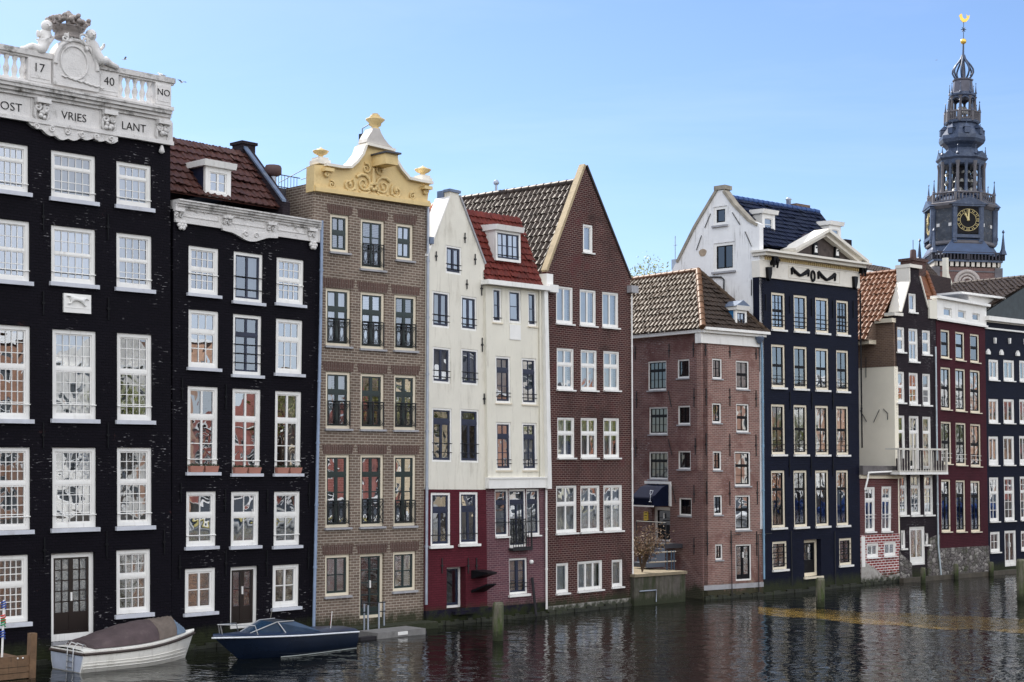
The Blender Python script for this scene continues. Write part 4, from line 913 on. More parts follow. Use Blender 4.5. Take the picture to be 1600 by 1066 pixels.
# left shoulder coping (pale band that returns back), chimney cap
apx = f4.px(710, 303); el = f4.px(668, 401); er = f4.px(757, 413)
def sloped(root, p, q, d0, d1, th, mat, fr, name='coping', w=.0):
    tx, tz = q[0]-p[0], q[1]-p[1]; l_ = math.hypot(tx, tz); nx, nz = -tz/l_*th, tx/l_*th
    if nz < 0: nx, nz = -nx, -nz
    m_ = MB(); P = fr.pt
    m_.hexa([P(p[0], p[1], d0), P(q[0], q[1], d0), P(q[0], q[1], d1), P(p[0], p[1], d1), P(p[0]+nx, p[1]+nz, d0), P(q[0]+nx, q[1]+nz, d0), P(q[0]+nx, q[1]+nz, d1), P(p[0]+nx, p[1]+nz, d1)])
    return m_.build(name, mat, root)
sloped(r4, f4.px(668, 401), f4.px(703, 308), -.8, .03, .05, WHITE, f4)
sloped(r4, f4.px(717, 306), f4.px(757, 413), -.5, .06, .07, GREYSILL, f4)
m_ = MB(); a0, b0_ = f4.px(702.5, 300); a1_, _ = f4.px(717.5, 300); m_.box(f4, a0-.02, a1_+.03, b0_-.3, b0_+.1, -.7, -.33); m_.box(f4, a0-.03, a1_+.05, b0_+.02, b0_+.12, -.33, .05); m_.build('gable_cap', LEAD, r4)
dep = 8; zapx = apx[1]-.25; am = apx[0]
tiles(r4, P(-.05, el[1]-.2, -dep), P(-.05, el[1]-.2, -.7), P(am, zapx, -.7), P(am, zapx, -dep), tilemat('bright_orange_roof_tile', (.5, .13, .06), (.4, .09, .045)))
tiles(r4, P(W4, er[1]-.3, -.5), P(W4, er[1]-.3, -dep), P(am, zapx, -dep), P(am, zapx, -.5), T_RED)
body(r4, f4, STUCCO, 0, W4, H4, dep, flat=False, bl=el[1]-.3, br=er[1]-.4)
m_ = MB(); m_.prism(f4, [(0, H4-.3), (W4, H4-.3), (am, zapx-.1)], -dep-.2, -dep); m_.build('back_gable', STUCCO, r4)

# ================================================================ house 5: cream bay above purple brick
f5 = Fr(P5, P6, (756, 441), (845, 451)); W5, H5 = f5.W, f5.H; P = f5.pt
r5 = rootobj('canal_house', f5.M, 'cream rendered house with red tiled mansard and white dormer above a purple brick base', 'house')
holes, jobs = [], []
sn = S(fw=.08, rd=.03, sash=DKBLUEP, sill=CREAM, sw=.06, sh=.05, so=.03, sp=.05, tw=.09)
two = dict(sn, p=((.3, 2, 1, 1), (.7, 2, 2, 1)), rail=rail_simple((.14, .22)))
for q, st in [((770, 784, 450.5, 504), dict(sn, p=((1, 1, 2, 1),), blind=.5, rail=rail_simple((.14,)))), ((795, 814.5, 454, 505), dict(sn, p=((1, 1, 2, 1),), sill=None, blind=.5)), ((825, 838.5, 457, 510), dict(sn, p=((1, 1, 2, 1),), blind=.5, rail=rail_simple((.14,)))),
              ((774.5, 798, 557, 630), dict(two, blind=.6)), ((815.5, 838.5, 560, 632), dict(two, blind=.6)), ((775.5, 799, 660, 735), two), ((816.5, 839, 661, 735), two)]:
    add(f5, q, st, holes, jobs)
ft = .12
zs = f5.px(805, 748, ft)[1]
a845 = f5.px(845, 600)[0]
def W2b(root, fr, ol, hl, mat, d): wall(root, fr, ol, hl, mat, d, th=.34)
holes = [rect(f5, *q, d=ft) for q in ((770, 784, 450.5, 504), (795, 814.5, 454, 505), (825, 838.5, 457, 510), (774.5, 798, 557, 630), (815.5, 838.5, 560, 632), (775.5, 799, 660, 735), (816.5, 839, 661, 735))]
stl = [j[1] for j in jobs]
W2b(r5, f5, [(-.02, zs), (W5-.02, zs), (W5-.02, H5+.1), (-.02, H5+.1)], holes, STUCCO2, ft)
for h, st in zip(holes, stl): window(r5, f5, h, st, ft)
m_ = MB(); h = rect(f5, 796, 813, 508, 531, ft); m_.box(f5, *h, ft, ft+.03); m_.build('window_panel', WHITE, r5)
m_ = MB(); m_.box(f5, a845, W5+.1, f5.px(850, 764, .2)[1], H5-.05, ft, .3); m_.build('corner_board', WHITE, r5)
m_ = MB(); z0 = f5.px(805, 763, .2)[1]; m_.box(f5, -.05, W5+.1, z0, zs, -.2, .2); m_.box(f5, -.06, W5+.12, zs, zs+.05, -.2, .24); m_.build('floor_band', WHITE, r5)
m_ = MB(); z1 = f5.px(800, 441, .3)[1]; m_.box(f5, -.1, W5+.1, H5-.02, z1-.18, -.3, .2); m_.box(f5, -.16, W5+.2, z1-.18, z1+.0, -.3, .42); m_.build('gutter_cornice', WHITE, r5)
h2, j2 = [], []
st3 = S(fw=.08, rd=.05, sash=DKBLUEP, sw=.05, tw=.09, p=((.28, 1, 1, 1), (.72, 1, 2, 1)), sill=WHITE, so=.0, sh=.05)
hl = rect(f5, 773.4, 843.8, 764.5, 837.5); x1 = f5.px(795, 790)[0]; x2 = f5.px(822.5, 790)[0]; zd = f5.px(808, 855)[1]
hs = [(hl[0], x1, hl[2], hl[3]), (x2, hl[1], hl[2], hl[3]), (x1+.006, x2-.006, zd, hl[3])]
ss = [dict(st3, rail=rail_simple((.3,))), dict(st3, rail=rail_simple((.3,))), dict(st3, p=((.22, 1, 1, 1), (.78, 1, 2, 2)), sill=WHITE, rail=rail_juliet(.9, False), curt=0)]
h5 = rect(f5, 795.6, 824.8, 872, 928.5); hs.append(h5); ss.append(S(fw=.08, rd=.06, sash=DKBLUEP, p=((1, 1, 3, 2),), sill=WHITE, mull=.14, rail=rail_simple((.2, .3)), curt=6))
pz = f5.px(808, 945)[1]
wall(r5, f5, [(0, pz), (W5, pz), (W5, z0), (0, z0)], hs, PURPB)
for h, st in zip(hs, ss): window(r5, f5, h, st)
m_ = MB(); m_.box(f5, 0, W5, -.3, pz, -.3, .04); m_.build('plinth', NAVYB, r5)
# balcony grille rods
m_ = MB(); 
for i in range(8):
    x = x1+(x2-x1)*i/7; m_.tube([P(x, zd-.02, .22), P(x, zd+.55, .22)], .012, 4)
m_.tube([P(x1, zd+.55, .22), P(x2+.1, zd+.55, .22)], .018, 4); m_.tube([P(x1, zd, .22), P(x2+.1, zd, .22)], .018, 4); m_.tube([P(x2+.05, zd, .22), P(x2+.05, zd+1.6, .22)], .022, 4); m_.box(f5, x1-.05, x2+.05, zd-.12, zd-.02, 0, .25)
m_.build('balcony_railing', IRON, r5)
m_ = MB(); a, b = f5.px(829, 878); m_.ball(P(a, b, .04), .09, n=6); m_.build('wall_lamp', WHITE, r5)
# mansard
ze = z1-.05; dm = f5.depth_for(809, 343, f5.px(843, 440, 0)[0]); zt5 = f5.px(765, 334, dm)[1]
tiles(r5, P(-.02, ze, .1), P(W5, ze, .1), P(W5, zt5, dm), P(-.02, zt5, dm), T_RED, tw=.24, rh=.3)
m_ = MB(); m_.box(f5, -.02, W5, zt5-.15, zt5+.02, -8, dm); m_.build('flat_roof', LEAD, r5)
body(r5, f5, STUCCO2, 0, W5, H5, 8, flat=False)
m_ = MB(); m_.prism(f5, [(0, H5), (W5, H5), (W5, zt5), (0, zt5)], -8.2, -8); m_.build('back_gable', STUCCO2, r5)
m_ = MB()
for x in (0, W5-.1):
    m_.add([P(x, ze, 0), P(x, zt5, dm), P(x, zt5, -8), P(x, ze, -8)], [(0, 1, 2, 3)])
m_.build('side_wall', STUCCO2, r5)
dormer(r5, f5, 774.5, 813.5, 357, 409, -.1, S(fw=.1, rd=0, p=((1, 2, 2, 2),), sash=DKBLUEP, sw=.06, rail=rail_simple((.2,)), curt=6), None, WHITE, back=1.6, over=.08, drop=.1)
pipe(r5, [P(*f5.px(843.5, 452, ft+.06), ft+.06), P(*f5.px(845, 747, ft+.06), ft+.06)], .04, STUCCO2)
pipe(r5, [P(*f5.px(853.5, 765, .1), .1), P(*f5.px(854, 952, .1), .1)], .045, WHITE)
# mooring ring bar at foot
m_ = MB(); a, b = f5.px(829, 960); m_.tube([P(a, .05, .3), P(a+.02, 1.5, .1)], .06, 6); m_.build('timber_fender', plain('dark_timber', (.02, .018, .022), .9), r5)

# ================================================================ house 6: dark red brick spout gable
f6 = Fr(P6, P7, (855, 440), (985, 455)); W6, H6 = f6.W, f6.H; P = f6.pt
r6 = rootobj('canal_house', f6.M, 'dark red brick house with a tall steep triangular gable and white casement windows', 'house')
holes, jobs = [], []
s6 = S(fw=.07, rd=.03, sill=WHITE, sw=.055, tw=.07, mull=.09, so=.04, sh=.06, glass=GLASS2)
a_ = dict(s6, p=((1, 1, 1, 2),), curt=3); b_ = dict(s6, p=((.4, 1, 1, 2), (.6, 1, 1, 2)), curt=6)
for q, st in [((911, 926.5, 351, 395), dict(s6, p=((1, 1, 1, 1),), curt=3, fw=.09)), ((869, 895.5, 448, 506), a_), ((906, 931.5, 453, 509), a_), ((941, 966.5, 457, 512), a_),
              ((870, 897, 544.5, 609), b_), ((907.5, 933, 547, 610), b_), ((943, 968, 549, 610), b_), ((871, 898, 652.5, 715.5), b_), ((907.5, 933.5, 653, 715.5), b_), ((943, 968, 653.5, 715.5), b_),
              ((869, 901.5, 758.8, 833), dict(b_, curt=3)), ((907, 937.5, 758.8, 831), b_), ((943, 972.5, 758, 829.5), dict(b_, curt=7)),
              ((869, 888.5, 880, 927), dict(s6, p=((1, 1, 1, 1),), curt=3)), ((902.5, 941.5, 876.5, 922.5), dict(s6, p=((1, 1, 1, 3),), curt=3)), ((956, 973, 874.5, 917), dict(s6, p=((1, 1, 1, 1),), curt=3))]:
    add(f6, q, st, holes, jobs)
ol = [f6.px(u, v) for u, v in ((985, 436), (915, 262), (853, 424))]
ol[0] = (W6, ol[0][1]); ol[2] = (0, ol[2][1])
zp = f6.px(920, 941)[1]
wall(r6, f6, [(0, zp), (W6, zp)]+ol, holes, BRK_DKRED)
for h, st, d in jobs: window(r6, f6, h, st, d)
m_ = MB(); m_.box(f6, 0, W6, -.3, zp, -.3, .035); m_.build('plinth', PLINW, r6)
TAN = plain('tan_stone_coping', (.42, .33, .2), .75, .1, 3, bump=.01, dirt=(.15, .11, .07), dirt_amt=.6)
ap6 = ol[1]; dep = -f6.depth_for(717, 312, ap6[0]); zr6 = f6.px(898, 286, f6.depth_for(898, 286, ap6[0]))[1]; zr6 = min(zr6, ap6[1]-.3)
dep = min(max(dep, 8), 14)
sloped(r6, ol[2], (ap6[0]-.02, ap6[1]+.08), -.24, .05, .12, TAN, f6); sloped(r6, ol[0], (ap6[0]+.02, ap6[1]+.08), -.24, .06, .07, plain('dark_coping', (.05, .04, .04), .8), f6)
e6l, e6r = ol[2][1]-.35, ol[0][1]-.35
tiles(r6, P(-.1, e6l, -dep), P(-.1, e6l, -.25), P(ap6[0], zr6, -.25), P(ap6[0], zr6, -dep), T_DK, tw=.27, rh=.38, amp=.05)
tiles(r6, P(W6+.1, e6r, -.5), P(W6+.1, e6r, -dep), P(ap6[0], zr6, -dep), P(ap6[0], zr6, -.5), T_DK, tw=.27, rh=.38, amp=.05)
ridge(r6, [P(ap6[0], zr6+.05, -.55), P(ap6[0], zr6+.05, -dep)], .13, T_DK)
body(r6, f6, BRK_DKRED, 0, W6, H6, dep, flat=False, bl=e6l-.05, br=e6r-.05)
m_ = MB(); m_.prism(f6, [(0, e6l), (W6, e6r), (ap6[0], zr6-.05)], -dep-.2, -dep); m_.build('back_gable', BRK_DKRED, r6)
m_ = MB(); a, b = f6.px(981, 440, .2); m_.box(f6, W6-.25, W6+.25, b-.45, b-.15, -.5, .25); m_.build('gutter_box', GREYSILL, r6)
m_ = MB(); m_.box(f6, -.15, .25, ol[2][1]-.55, ol[2][1]-.1, -.5, .1); m_.box(f6, -.2, .35, ol[2][1]-.85, ol[2][1]-.55, -.2, .3); m_.build('gutter_end', WHITE, r6)
pipe(r6, [P(*f6.px(987, 462, .08), .08), P(*f6.px(989, 945, .08), .08)], .035, WHITE)
m_ = MB(); dq = -dep*.62; a = ap6[0]; m_.tube([P(a, zr6, dq), P(a, zr6+.5, dq)], .06, 6); m_.lathe(P(a, zr6+.45, dq), [(.1, 0), (.14, .08), (.06, .2)], 8); m_.build('vent_pipe', ZINC, r6)

# ================================================================ house 7: pink brown corner house with hipped roof
f7 = Fr(P8, P9, (1096, 536), (1189, 543)); W7, H7 = f7.W, f7.H; P = f7.pt
L7 = 11.0
c7 = P8.copy(); topc = f7.pt(0, H7*.5, 0); topc.z = 0; c7 = topc
f7s = Fr(c7-f7.n*L7, c7); Q = f7s.pt; WS = f7s.W
r7 = rootobj('canal_house', f7.M, 'pink brown brick corner house with hipped tiled roof and a blue awning', 'house')
s7 = S(fw=.07, rd=.04, sash=BLACKP, sill=GREYSILL, sw=.04, mw=.022, so=.03, sh=.06, sp=.06, tw=.05)
holes, jobs = [], []
for q, st in [((1113, 1128.5, 560.5, 592), dict(s7, p=((1, 2, 2, 1),))), ((1150, 1170.6, 564, 608.5), dict(s7, p=((.5, 2, 1, 1), (.5, 2, 1, 1)), blind=.6)), ((1113, 1127.3, 630, 661), dict(s7, p=((1, 2, 2, 1),))), ((1150.5, 1170.6, 631, 675.5), dict(s7, p=((.5, 2, 1, 1), (.5, 2, 1, 1)), blind=.4)),
              ((1114, 1127.6, 705, 735), dict(s7, p=((1, 2, 2, 1),))), ((1148, 1173, 705.6, 759.5), dict(s7, p=((.42, 2, 1, 1), (.58, 2, 2, 1)), blind=.4)), ((1115.5, 1129, 774, 804.5), dict(s7, p=((1, 2, 2, 1),))), ((1148.7, 1173, 774, 828.5), dict(s7, p=((.42, 2, 1, 1), (.58, 2, 2, 1)), blind=.4)),
              ((1117.7, 1129.5, 850.5, 875), dict(s7, p=((1, 2, 2, 1),)))]:
    add(f7, q, st, holes, jobs)
add(f7, (1149.5, 1174.5, 850.5, 907.5), dict(s7, p=((1, 1, 3, 2),), door=True, name='door', sash=BLACKP, sill=None, sw=.06, kick=.1, mull=.12), holes, jobs)
wall(r7, f7, [(0, -.2), (W7, -.2), (W7, H7+.3), (0, H7+.3)], holes, BRK_PINK)
for h, st, d in jobs: window(r7, f7, h, st, d)
hs, js = [], []
s7 = dict(s7, glass=GLASSD)
for q, st in [((1012, 1041, 564, 610), dict(s7, p=((.33, 4, 1, 1), (.67, 4, 2, 1)))), ((1058, 1077, 561.5, 591), dict(s7, p=((1, 2, 2, 1),))), ((1013.6, 1043, 636, 679), dict(s7, p=((.33, 4, 1, 1), (.67, 4, 2, 1)))), ((1058.8, 1078.3, 634, 663.5), dict(s7, p=((1, 2, 2, 1),))),
              ((1013.6, 1043.7, 706, 749), dict(s7, p=((.33, 4, 1, 1), (.67, 4, 2, 1)))), ((1059.2, 1079, 704.5, 733.5), dict(s7, p=((1, 2, 2, 1),))), ((1060.6, 1080.6, 778, 806), dict(s7, p=((1, 2, 2, 1),)))]:
    add(f7s, q, st, hs, js)
add(f7s, (1018, 1047, 792, 846), dict(s7, p=((1, 1, 2, 1),), door=True, name='door', fw=.16, rd=.2, sill=None, sash=BLACKP, kick=.5), hs, js)
zc7 = f7s.px(1095, 516, .1)[1]
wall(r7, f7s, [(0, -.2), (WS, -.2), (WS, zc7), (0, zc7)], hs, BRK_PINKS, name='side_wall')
for h, st, d in js: window(r7, f7s, h, st, d)
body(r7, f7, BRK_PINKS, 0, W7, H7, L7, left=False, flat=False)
m_ = MB(); z0 = f7s.px(1094, 520, .1)[1]; m_.box(f7s, 0, WS+.12, z0, z0+.22, -.2, .22); m_.build('gutter', WHITE, r7)
m_ = MB(); zt7 = f7.px(1150, 515.5, .3)[1]; m_.box(f7, -.1, W7, H7, zt7-.22, -.3, .08); m_.box(f7, -.12, W7+.1, zt7-.22, zt7-.1, -.3, .26); m_.box(f7, -.12, W7+.22, zt7-.1, zt7+.02, -.3, .4); m_.build('cornice', WHITE, r7)
m_ = MB(); p0, p1 = f7.px(1145, 912.5, 0)[1], f7.px(1145, 920, 0)[1]; m_.box(f7, 0, W7, p1, p0, 0, .02); m_.build('stone_band', GREYSILL, r7)
anchors(r7, f7, [(1102, 538, 556), (1140, 541, 559), (1181, 544, 562), (1103, 607, 634), (1140, 607, 635), (1181, 610, 636), (1103, 677, 712), (1140, 678, 713), (1181, 679, 713), (1104, 752, 788), (1140, 752, 790), (1183, 752, 788), (1105, 831, 868), (1142, 829, 866), (1182, 830, 869)])
anchors(r7, f7s, [(993, 540, 563), (1046, 537, 559), (1084, 535, 558), (995, 611, 638), (1085, 607, 636), (994, 685, 715), (1087, 684, 711), (1085, 758, 786), (1085, 840, 867)])
for p0, p1 in (((1044, 611), (1049, 636)), ((1044, 686), (1050, 712)), ((1050, 760), (1056, 786))):
    m_ = MB(); m_.tube([Q(*f7s.px(*p0, .03), .03), Q(*f7s.px(*p1, .03), .03)], .022, 4); m_.build('wall_anchor', IRON, r7)
# hipped roof
da = f7.depth_for(1091, 424, W7*.5); za = f7.px(1091, 424, da)[1]; am = W7*.5; ez = zt7; dback = -L7
tiles(r7, P(-.2, ez-.05, -L7), P(-.2, ez-.05, .3), P(am, za, .3), P(am, za, -L7), T_BRN, poly=[(0, 0), (1, 0), (1-(.3-da)/(L7+.3), 1), (0, 1)], tw=.27, rh=.36, amp=.045)
tiles(r7, P(-.2, ez-.05, .3), P(W7+.2, ez-.05, .3), P(W7+.2, za, da), P(-.2, za, da), T_PURP if False else tilemat('dark_brown_roof_tile', (.06, .042, .032), (.04, .03, .025)), poly=[(0, 0), (1, 0), (.5, 1)], tw=.25, rh=.3, amp=.03)
tiles(r7, P(W7+.2, ez-.05, .3), P(W7+.2, ez-.05, -L7), P(am, za, -L7), P(am, za, .3), T_BRN, poly=[(0, 0), (1, 0), (1, 1), ((.3-da)/(L7+.3), 1)], amp=.045)
T_MID = tilemat('muted_ridge_tile', (.2, .105, .06), (.13, .07, .04), (.06, .045, .03)); ridge(r7, [P(-.2, ez+.0, .3), P(am, za+.05, da)], .14, T_MID); ridge(r7, [P(am, za+.05, da), P(am, za+.05, -L7)], .12, T_MID); ridge(r7, [P(W7+.2, ez, .3), P(am, za+.05, da)], .11, T_BRN)
hd = .02
h = rect(f7, 1149, 1167, 481, 514, hd); o = dormer(r7, f7, 1149, 1167, 481, 514, hd, S(fw=.12, rd=0, p=((1, 2, 2, 1),), sash=DKBLUEP), None, plain('bright_blue_paint', (.03, .16, .36), .5), back=1.6, over=.06)
m_ = MB(); a0, a1_, b0_, b1_ = h; m_.prism(f7, [(a0-.12, b1_+.05), (a1_+.12, b1_+.05), ((a0+a1_)/2, b1_+.34)], hd-1.4, hd+.16); m_.build('dormer_roof', LEAD, o)
pipe(r7, [P(*f7.px(1189, 528, .16), .16), P(*f7.px(1191, 560, .1), .1), P(*f7.px(1194, 905, .1), .1)], .05, plain('bluish_pipe', (.2, .34, .48), .5, .15, 3))
m_ = MB(); a, b = f7.px(1187, 532, .2); m_.lathe(P(a, b-.15, .2), [(.07, 0), (.2, .22), (.2, .32)], 8); m_.build('pipe_hopper', LEAD, r7)
for u, v0, v1, ax in ((1143, 836, 928, 1158), (1185, 835, 925, 1206)):
    a, b = f7.px(u, v0, .08); m_ = MB(); b2_ = f7.px(u, v1, .08)[1]; a2_ = f7.px(ax, v0, .08)[0]; m_.tube([P(a, b2_, .08), P(a, b, .08), P(a2_, b+.02, .08)], .022, 5); m_.build('conduit', IRON, r7)
# rounded awning over the side door
AWN = plain('navy_awning_cloth', (.006, .009, .026), .95, .15, 2, spec=.1)
h = rect(f7s, 1001, 1048, 757, 792, 0); a0 = h[0]; a1_ = f7s.px(1049, 760)[0]; zt = f7s.px(1030, 757)[1]; zb = f7s.px(1012, 791, 1.0)[1]
a1_ -= .12; a0 = f7s.px(1012, 760)[0]; m_ = MB(); arc = [(0, zt), (.45, zt-.12), (1.0, zb+(zt-zb)*.42), (1.02, zb+(zt-zb)*.36), (1.0, zb)]
vs = []
for dd, z in arc: vs += [Q(a0, z, dd), Q(a1_, z, dd)]
m_.add(vs, [(2*i, 2*i+1, 2*i+3, 2*i+2) for i in range(len(arc)-1)])
for a in (a0, a1_): m_.add([Q(a, z, dd) for dd, z in arc]+[Q(a, zb, 0)], [list(range(len(arc)+1))])
aw = m_.build('awning', AWN, r7)
m_ = MB(); m_.box(f7s, a0-.02, a1_+.02, zb-.03, zb+.03, .98, 1.02); m_.build('awning_trim', WHITE, aw)
m_ = MB(); zg = zb+.2; ag = a0+(a1_-a0)*.88; 
m_.tube([Q(ag, zg, 1.02), Q(ag, zg+.3, .99)], .02, 5); m_.tube([Q(ag-.08, zg, 1.02), Q(ag+.08, zg, 1.02)], .02, 5); m_.tube([Q(ag-.09, zg+.5, .93), Q(ag-.06, zg+.36, .97), Q(ag, zg+.28, 1.0), Q(ag+.06, zg+.36, .97), Q(ag+.09, zg+.5, .93), Q(ag-.09, zg+.5, .93)], .02, 5); m_.build('glass_emblem', plain('pale_grey_print', (.4, .43, .5), .6), aw)
m_ = MB(); m_.box(f7s, a0-.14, a1_+.12, zt+.02, zt+.14, -.05, .08); m_.box(f7s, a1_+.02, a1_+.14, zb, zt+.02, -.05, .07); m_.build('awning_surround', WHITE, r7)
m_ = MB(); h = rect(f7s, 1006, 1012.5, 800, 813.5, .02); m_.box(f7s, *h, .0, .03); sgn = m_.build('notice_plate', plain('yellow_plate', (.7, .48, .02), .5), r7)
m_ = MB()
for k in range(3): m_.box(f7s, h[0]+.06, h[1]-.06, h[2]+.1+k*.12, h[2]+.13+k*.12, .03, .036)
m_.build('printed_lines', BLACKP, sgn)
m_ = MB(); h = rect(f7s, 1051, 1097, 776, 822, 0)
# ================================================================ terrace, stair and shrub beside house 7
tf = Fr(G(991, 947), G(1071, 940)); Q2 = tf.pt
zt = tf.px(1031, 895)[1]
rt = rootobj('canal_terrace', tf.M, 'mossy concrete terrace block above the water beside the pink brick corner house', 'terrace')
m_ = MB(); m_.box(tf, 0, tf.W, -.3, zt-.12, -3.2, 0); m_.build('retaining_wall', CONC, rt)
m_ = MB(); m_.box(tf, -.04, tf.W+.06, zt-.12, zt, -3.2, .06); m_.build('coping', plain('sandy_paving', (.22, .18, .12), .9, .15, 5), rt)
m_ = MB(); a0, b0_ = tf.px(998, 924, 0); m_.tube([Q2(a0, b0_, .05), Q2(tf.px(1024, 921)[0], b0_, .05), Q2(tf.px(1024, 921)[0], .1, .05)], .03, 5); m_.build('pipe', ZINC, rt)
st_ = Fr(f7s.A, f7s.A+f7s.x*10); zland = f7s.px(1030, 848, .3)[1]
rs = rootobj('entrance_stair', f7s.M, 'small stair landing with black iron rails under the blue awning', 'stair')
a0 = f7s.px(1006, 848, .6)[0]; a1_ = f7s.px(1052, 848, .6)[0]
m_ = MB(); m_.box(f7s, a0, a1_, zland-.18, zland, .03, 1.1); m_.build('landing_slab', plain('dark_slab', (.04, .04, .05), .8), rs)
for k in range(4):
    m_ = MB(); m_.box(f7s, a1_-.9+k*.0, a1_, zland-.18-(k+1)*.2, zland-.18-k*.2, 1.1+.0, 1.1+.28*(k+1)); m_.build('step', plain('blue_grey_step', (.10, .12, .16), .8), rs)
m_ = MB()
for x in (a0, a0+(a1_-a0)*.5, a1_):
    m_.tube([Q(x, zland, 1.05), Q(x, zland+.95, 1.05)], .025, 5)
m_.tube([Q(a0, zland+.95, 1.05), Q(a1_, zland+.95, 1.05)], .022, 5); m_.tube([Q(a0, zland+.5, 1.05), Q(a1_, zland+.5, 1.05)], .016, 5); m_.tube([Q(a0, zland+.95, 1.05), Q(a0, zland+.95, .1)], .022, 5)
m_.build('hand_rail', IRON, rs)
# lower rail with pale planks on the terrace edge
rr_ = rootobj('terrace_rail', tf.M, 'dark blue metal rail with pale planks standing on the terrace edge', 'railing')
m_ = MB()
for u in (1042, 1049, 1053):
    a, b = tf.px(u, 893, -.8); _, b2_ = tf.px(u, 860, -.8); m_.tube([Q2(a, zt, -.8), Q2(a, b2_, -.8)], .035, 6)
m_.build('post', plain('steel_blue_paint', (.03, .06, .1), .5), rr_)
m_ = MB()
for v in (862, 877): 
    a, b = tf.px(1014, v+2, -.8); a2_, b2_ = tf.px(1056, v, -.8); m_.tube([Q2(a, b, -.8), Q2(a2_, b2_, -.8)], .03, 5)
m_.build('plank', plain('weathered_plank', (.4, .36, .3), .8), rr_)
# leafy shrub with dry brown leaves
def leaves(mb, pts, n, spread, size, rnd, flat=.6):
    for _ in range(n):
        c = V(rnd.choice(pts))+V((rnd.gauss(0, spread), rnd.gauss(0, spread), rnd.gauss(0, spread*flat)))
        u = V((rnd.gauss(0, 1), rnd.gauss(0, 1), rnd.gauss(0, 1))).normalized(); w_ = u.orthogonal().normalized(); s_ = size*rnd.uniform(.6, 1.3)
        mb.add([c-u*s_, c+w_*s_*.45, c+u*s_, c-w_*s_*.45], [(0, 1, 2, 3)])
def shrub(name, M, label, cat, stems, col1, col2, nleaf, h, sp, size, seed, group=None):
    rnd = random.Random(seed); ro = rootobj(name, M, label, cat, group); sm = MB(); tips = []
    for k in range(stems):
        an = rnd.uniform(0, 6.28); r_ = rnd.uniform(.2, 1)*sp; p = [V((0, 0, 0)), V((math.cos(an)*r_*.4, math.sin(an)*r_*.4, h*.45)), V((math.cos(an)*r_, math.sin(an)*r_, h*rnd.uniform(.6, 1)))]
        sm.tube(p, [.02, .014, .006], 4); tips += [p[1], p[1].lerp(p[2], .5), p[2]]
    o1 = sm.build('stem', plain('bark', (.09, .06, .04), .9), ro, Mi=Matrix.Identity(4))
    l1 = MB(); leaves(l1, tips, nleaf, sp*.22, size, rnd); l1.build('foliage', plain(name+'_leaf', col1, .7, .4, 6, dirt=col2, dirt_amt=.9, dirt_lo=.48), ro, Mi=Matrix.Identity(4), recalc=False)
    return ro
a, b = tf.px(1006, 893, -.5)
shrub('shrub', T(Q2(a, zt, -.6)), 'sparse shrub with dry brown leaves on the concrete terrace', 'shrub', 34, (.11, .055, .025), (.22, .16, .06), 1100, 1.9, .95, .055, 5)
# tree top showing behind the roofs
tp = at_y(1004, 470, 92); tp.z = .7
def tree(M, label, H, Rr, seed, col):
    rnd = random.Random(seed); ro = rootobj('tree', M, label, 'tree'); tm = MB(); tips = []
    tm.tube([(0, 0, 0), (.1, 0, H*.3), (0, .1, H*.55)], [.3, .22, .14], 8)
    for k in range(26):
        an = rnd.uniform(0, 6.28); z0 = H*rnd.uniform(.3, .55); q = V((math.cos(an)*Rr*rnd.uniform(.3, 1), math.sin(an)*Rr*rnd.uniform(.3, 1), H*rnd.uniform(.7, 1)))
        mid = V((q.x*.5, q.y*.5, (z0+q.z)/2+.4)); tm.tube([(0, 0, z0), mid, q], [.1, .06, .02], 5); tips += [mid.lerp(q, .6), q, q]
        for j in range(4):
            e_ = q+V((rnd.gauss(0, .7), rnd.gauss(0, .7), rnd.gauss(.2, .5))); tm.tube([mid.lerp(q, .7), e_], [.02, .008], 3); tips.append(e_)
    tm.build('trunk', plain('bark', (.09, .06, .04)), ro, Mi=Matrix.Identity(4))
    lm = MB(); leaves(lm, tips, 6000, .38, .1, rnd, 1); lm.build('crown', plain('spring_leaf', col, .7, .4, 1.5), ro, Mi=Matrix.Identity(4), recalc=False)
    return ro
th = at_y(1004, 432, 92).z-.7
tree(T(tp), 'young tree with thin spring leaves rising behind the dark red gable', th, 1.7, 3, (.26, .28, .07))

# ================================================================ house 8: navy front, white side gable
f8 = Fr(P9, P10, (1185, 433), (1340, 451)); W8, H8 = f8.W, f8.H; P = f8.pt
r8 = rootobj('canal_house', f8.M, 'navy house with cream pediment lettered MOM and a whitewashed side gable', 'house')
holes, jobs = [], []
s8 = S(fw=.11, rd=.04, frame=CREAM, sash=BLACKP, sill=WHITE, sw=.04, so=.05, sh=.09, mw=.025, tw=.05, rail=rail_simple((.14, .26, .38)))
a_ = dict(s8, p=((.5, 3, 2, 1), (.5, 3, 2, 1))); b_ = dict(s8, p=((.5, 2, 1, 1), (.5, 2, 2, 1)), rail=rail_simple((.1, .2)))
for i, (u0, u1) in enumerate(((1205.5, 1227), (1240.5, 1261.5), (1274.3, 1295), (1307, 1326))):
    add(f8, (u0, u1, 457.5+i*4.1, 515+i*2.7), a_ if i in (0, 3) else dict(s8, p=((1, 2, 2, 1),)), holes, jobs)
    add(f8, (u0, u1, 538.5+i*3, 605.5+i*2), dict(b_, cm=CURTR, curt=[0, 5, 0, 2][i]), holes, jobs)
    add(f8, (u0, u1, 631.8+i*1.1, 710.2+i*.2), dict(b_, curt=3), holes, jobs)
    add(f8, (u0, u1, 735.2-.1*i, 824.5-i*1.2), dict(b_, p=((.33, 2, 1, 1), (.67, 2, 2, 1)), rail=None), holes, jobs)
add(f8, (1207, 1230, 846, 890), dict(s8, p=((1, 2, 2, 1),), rail=rail_simple((.2, .4, .6, .8))), holes, jobs)
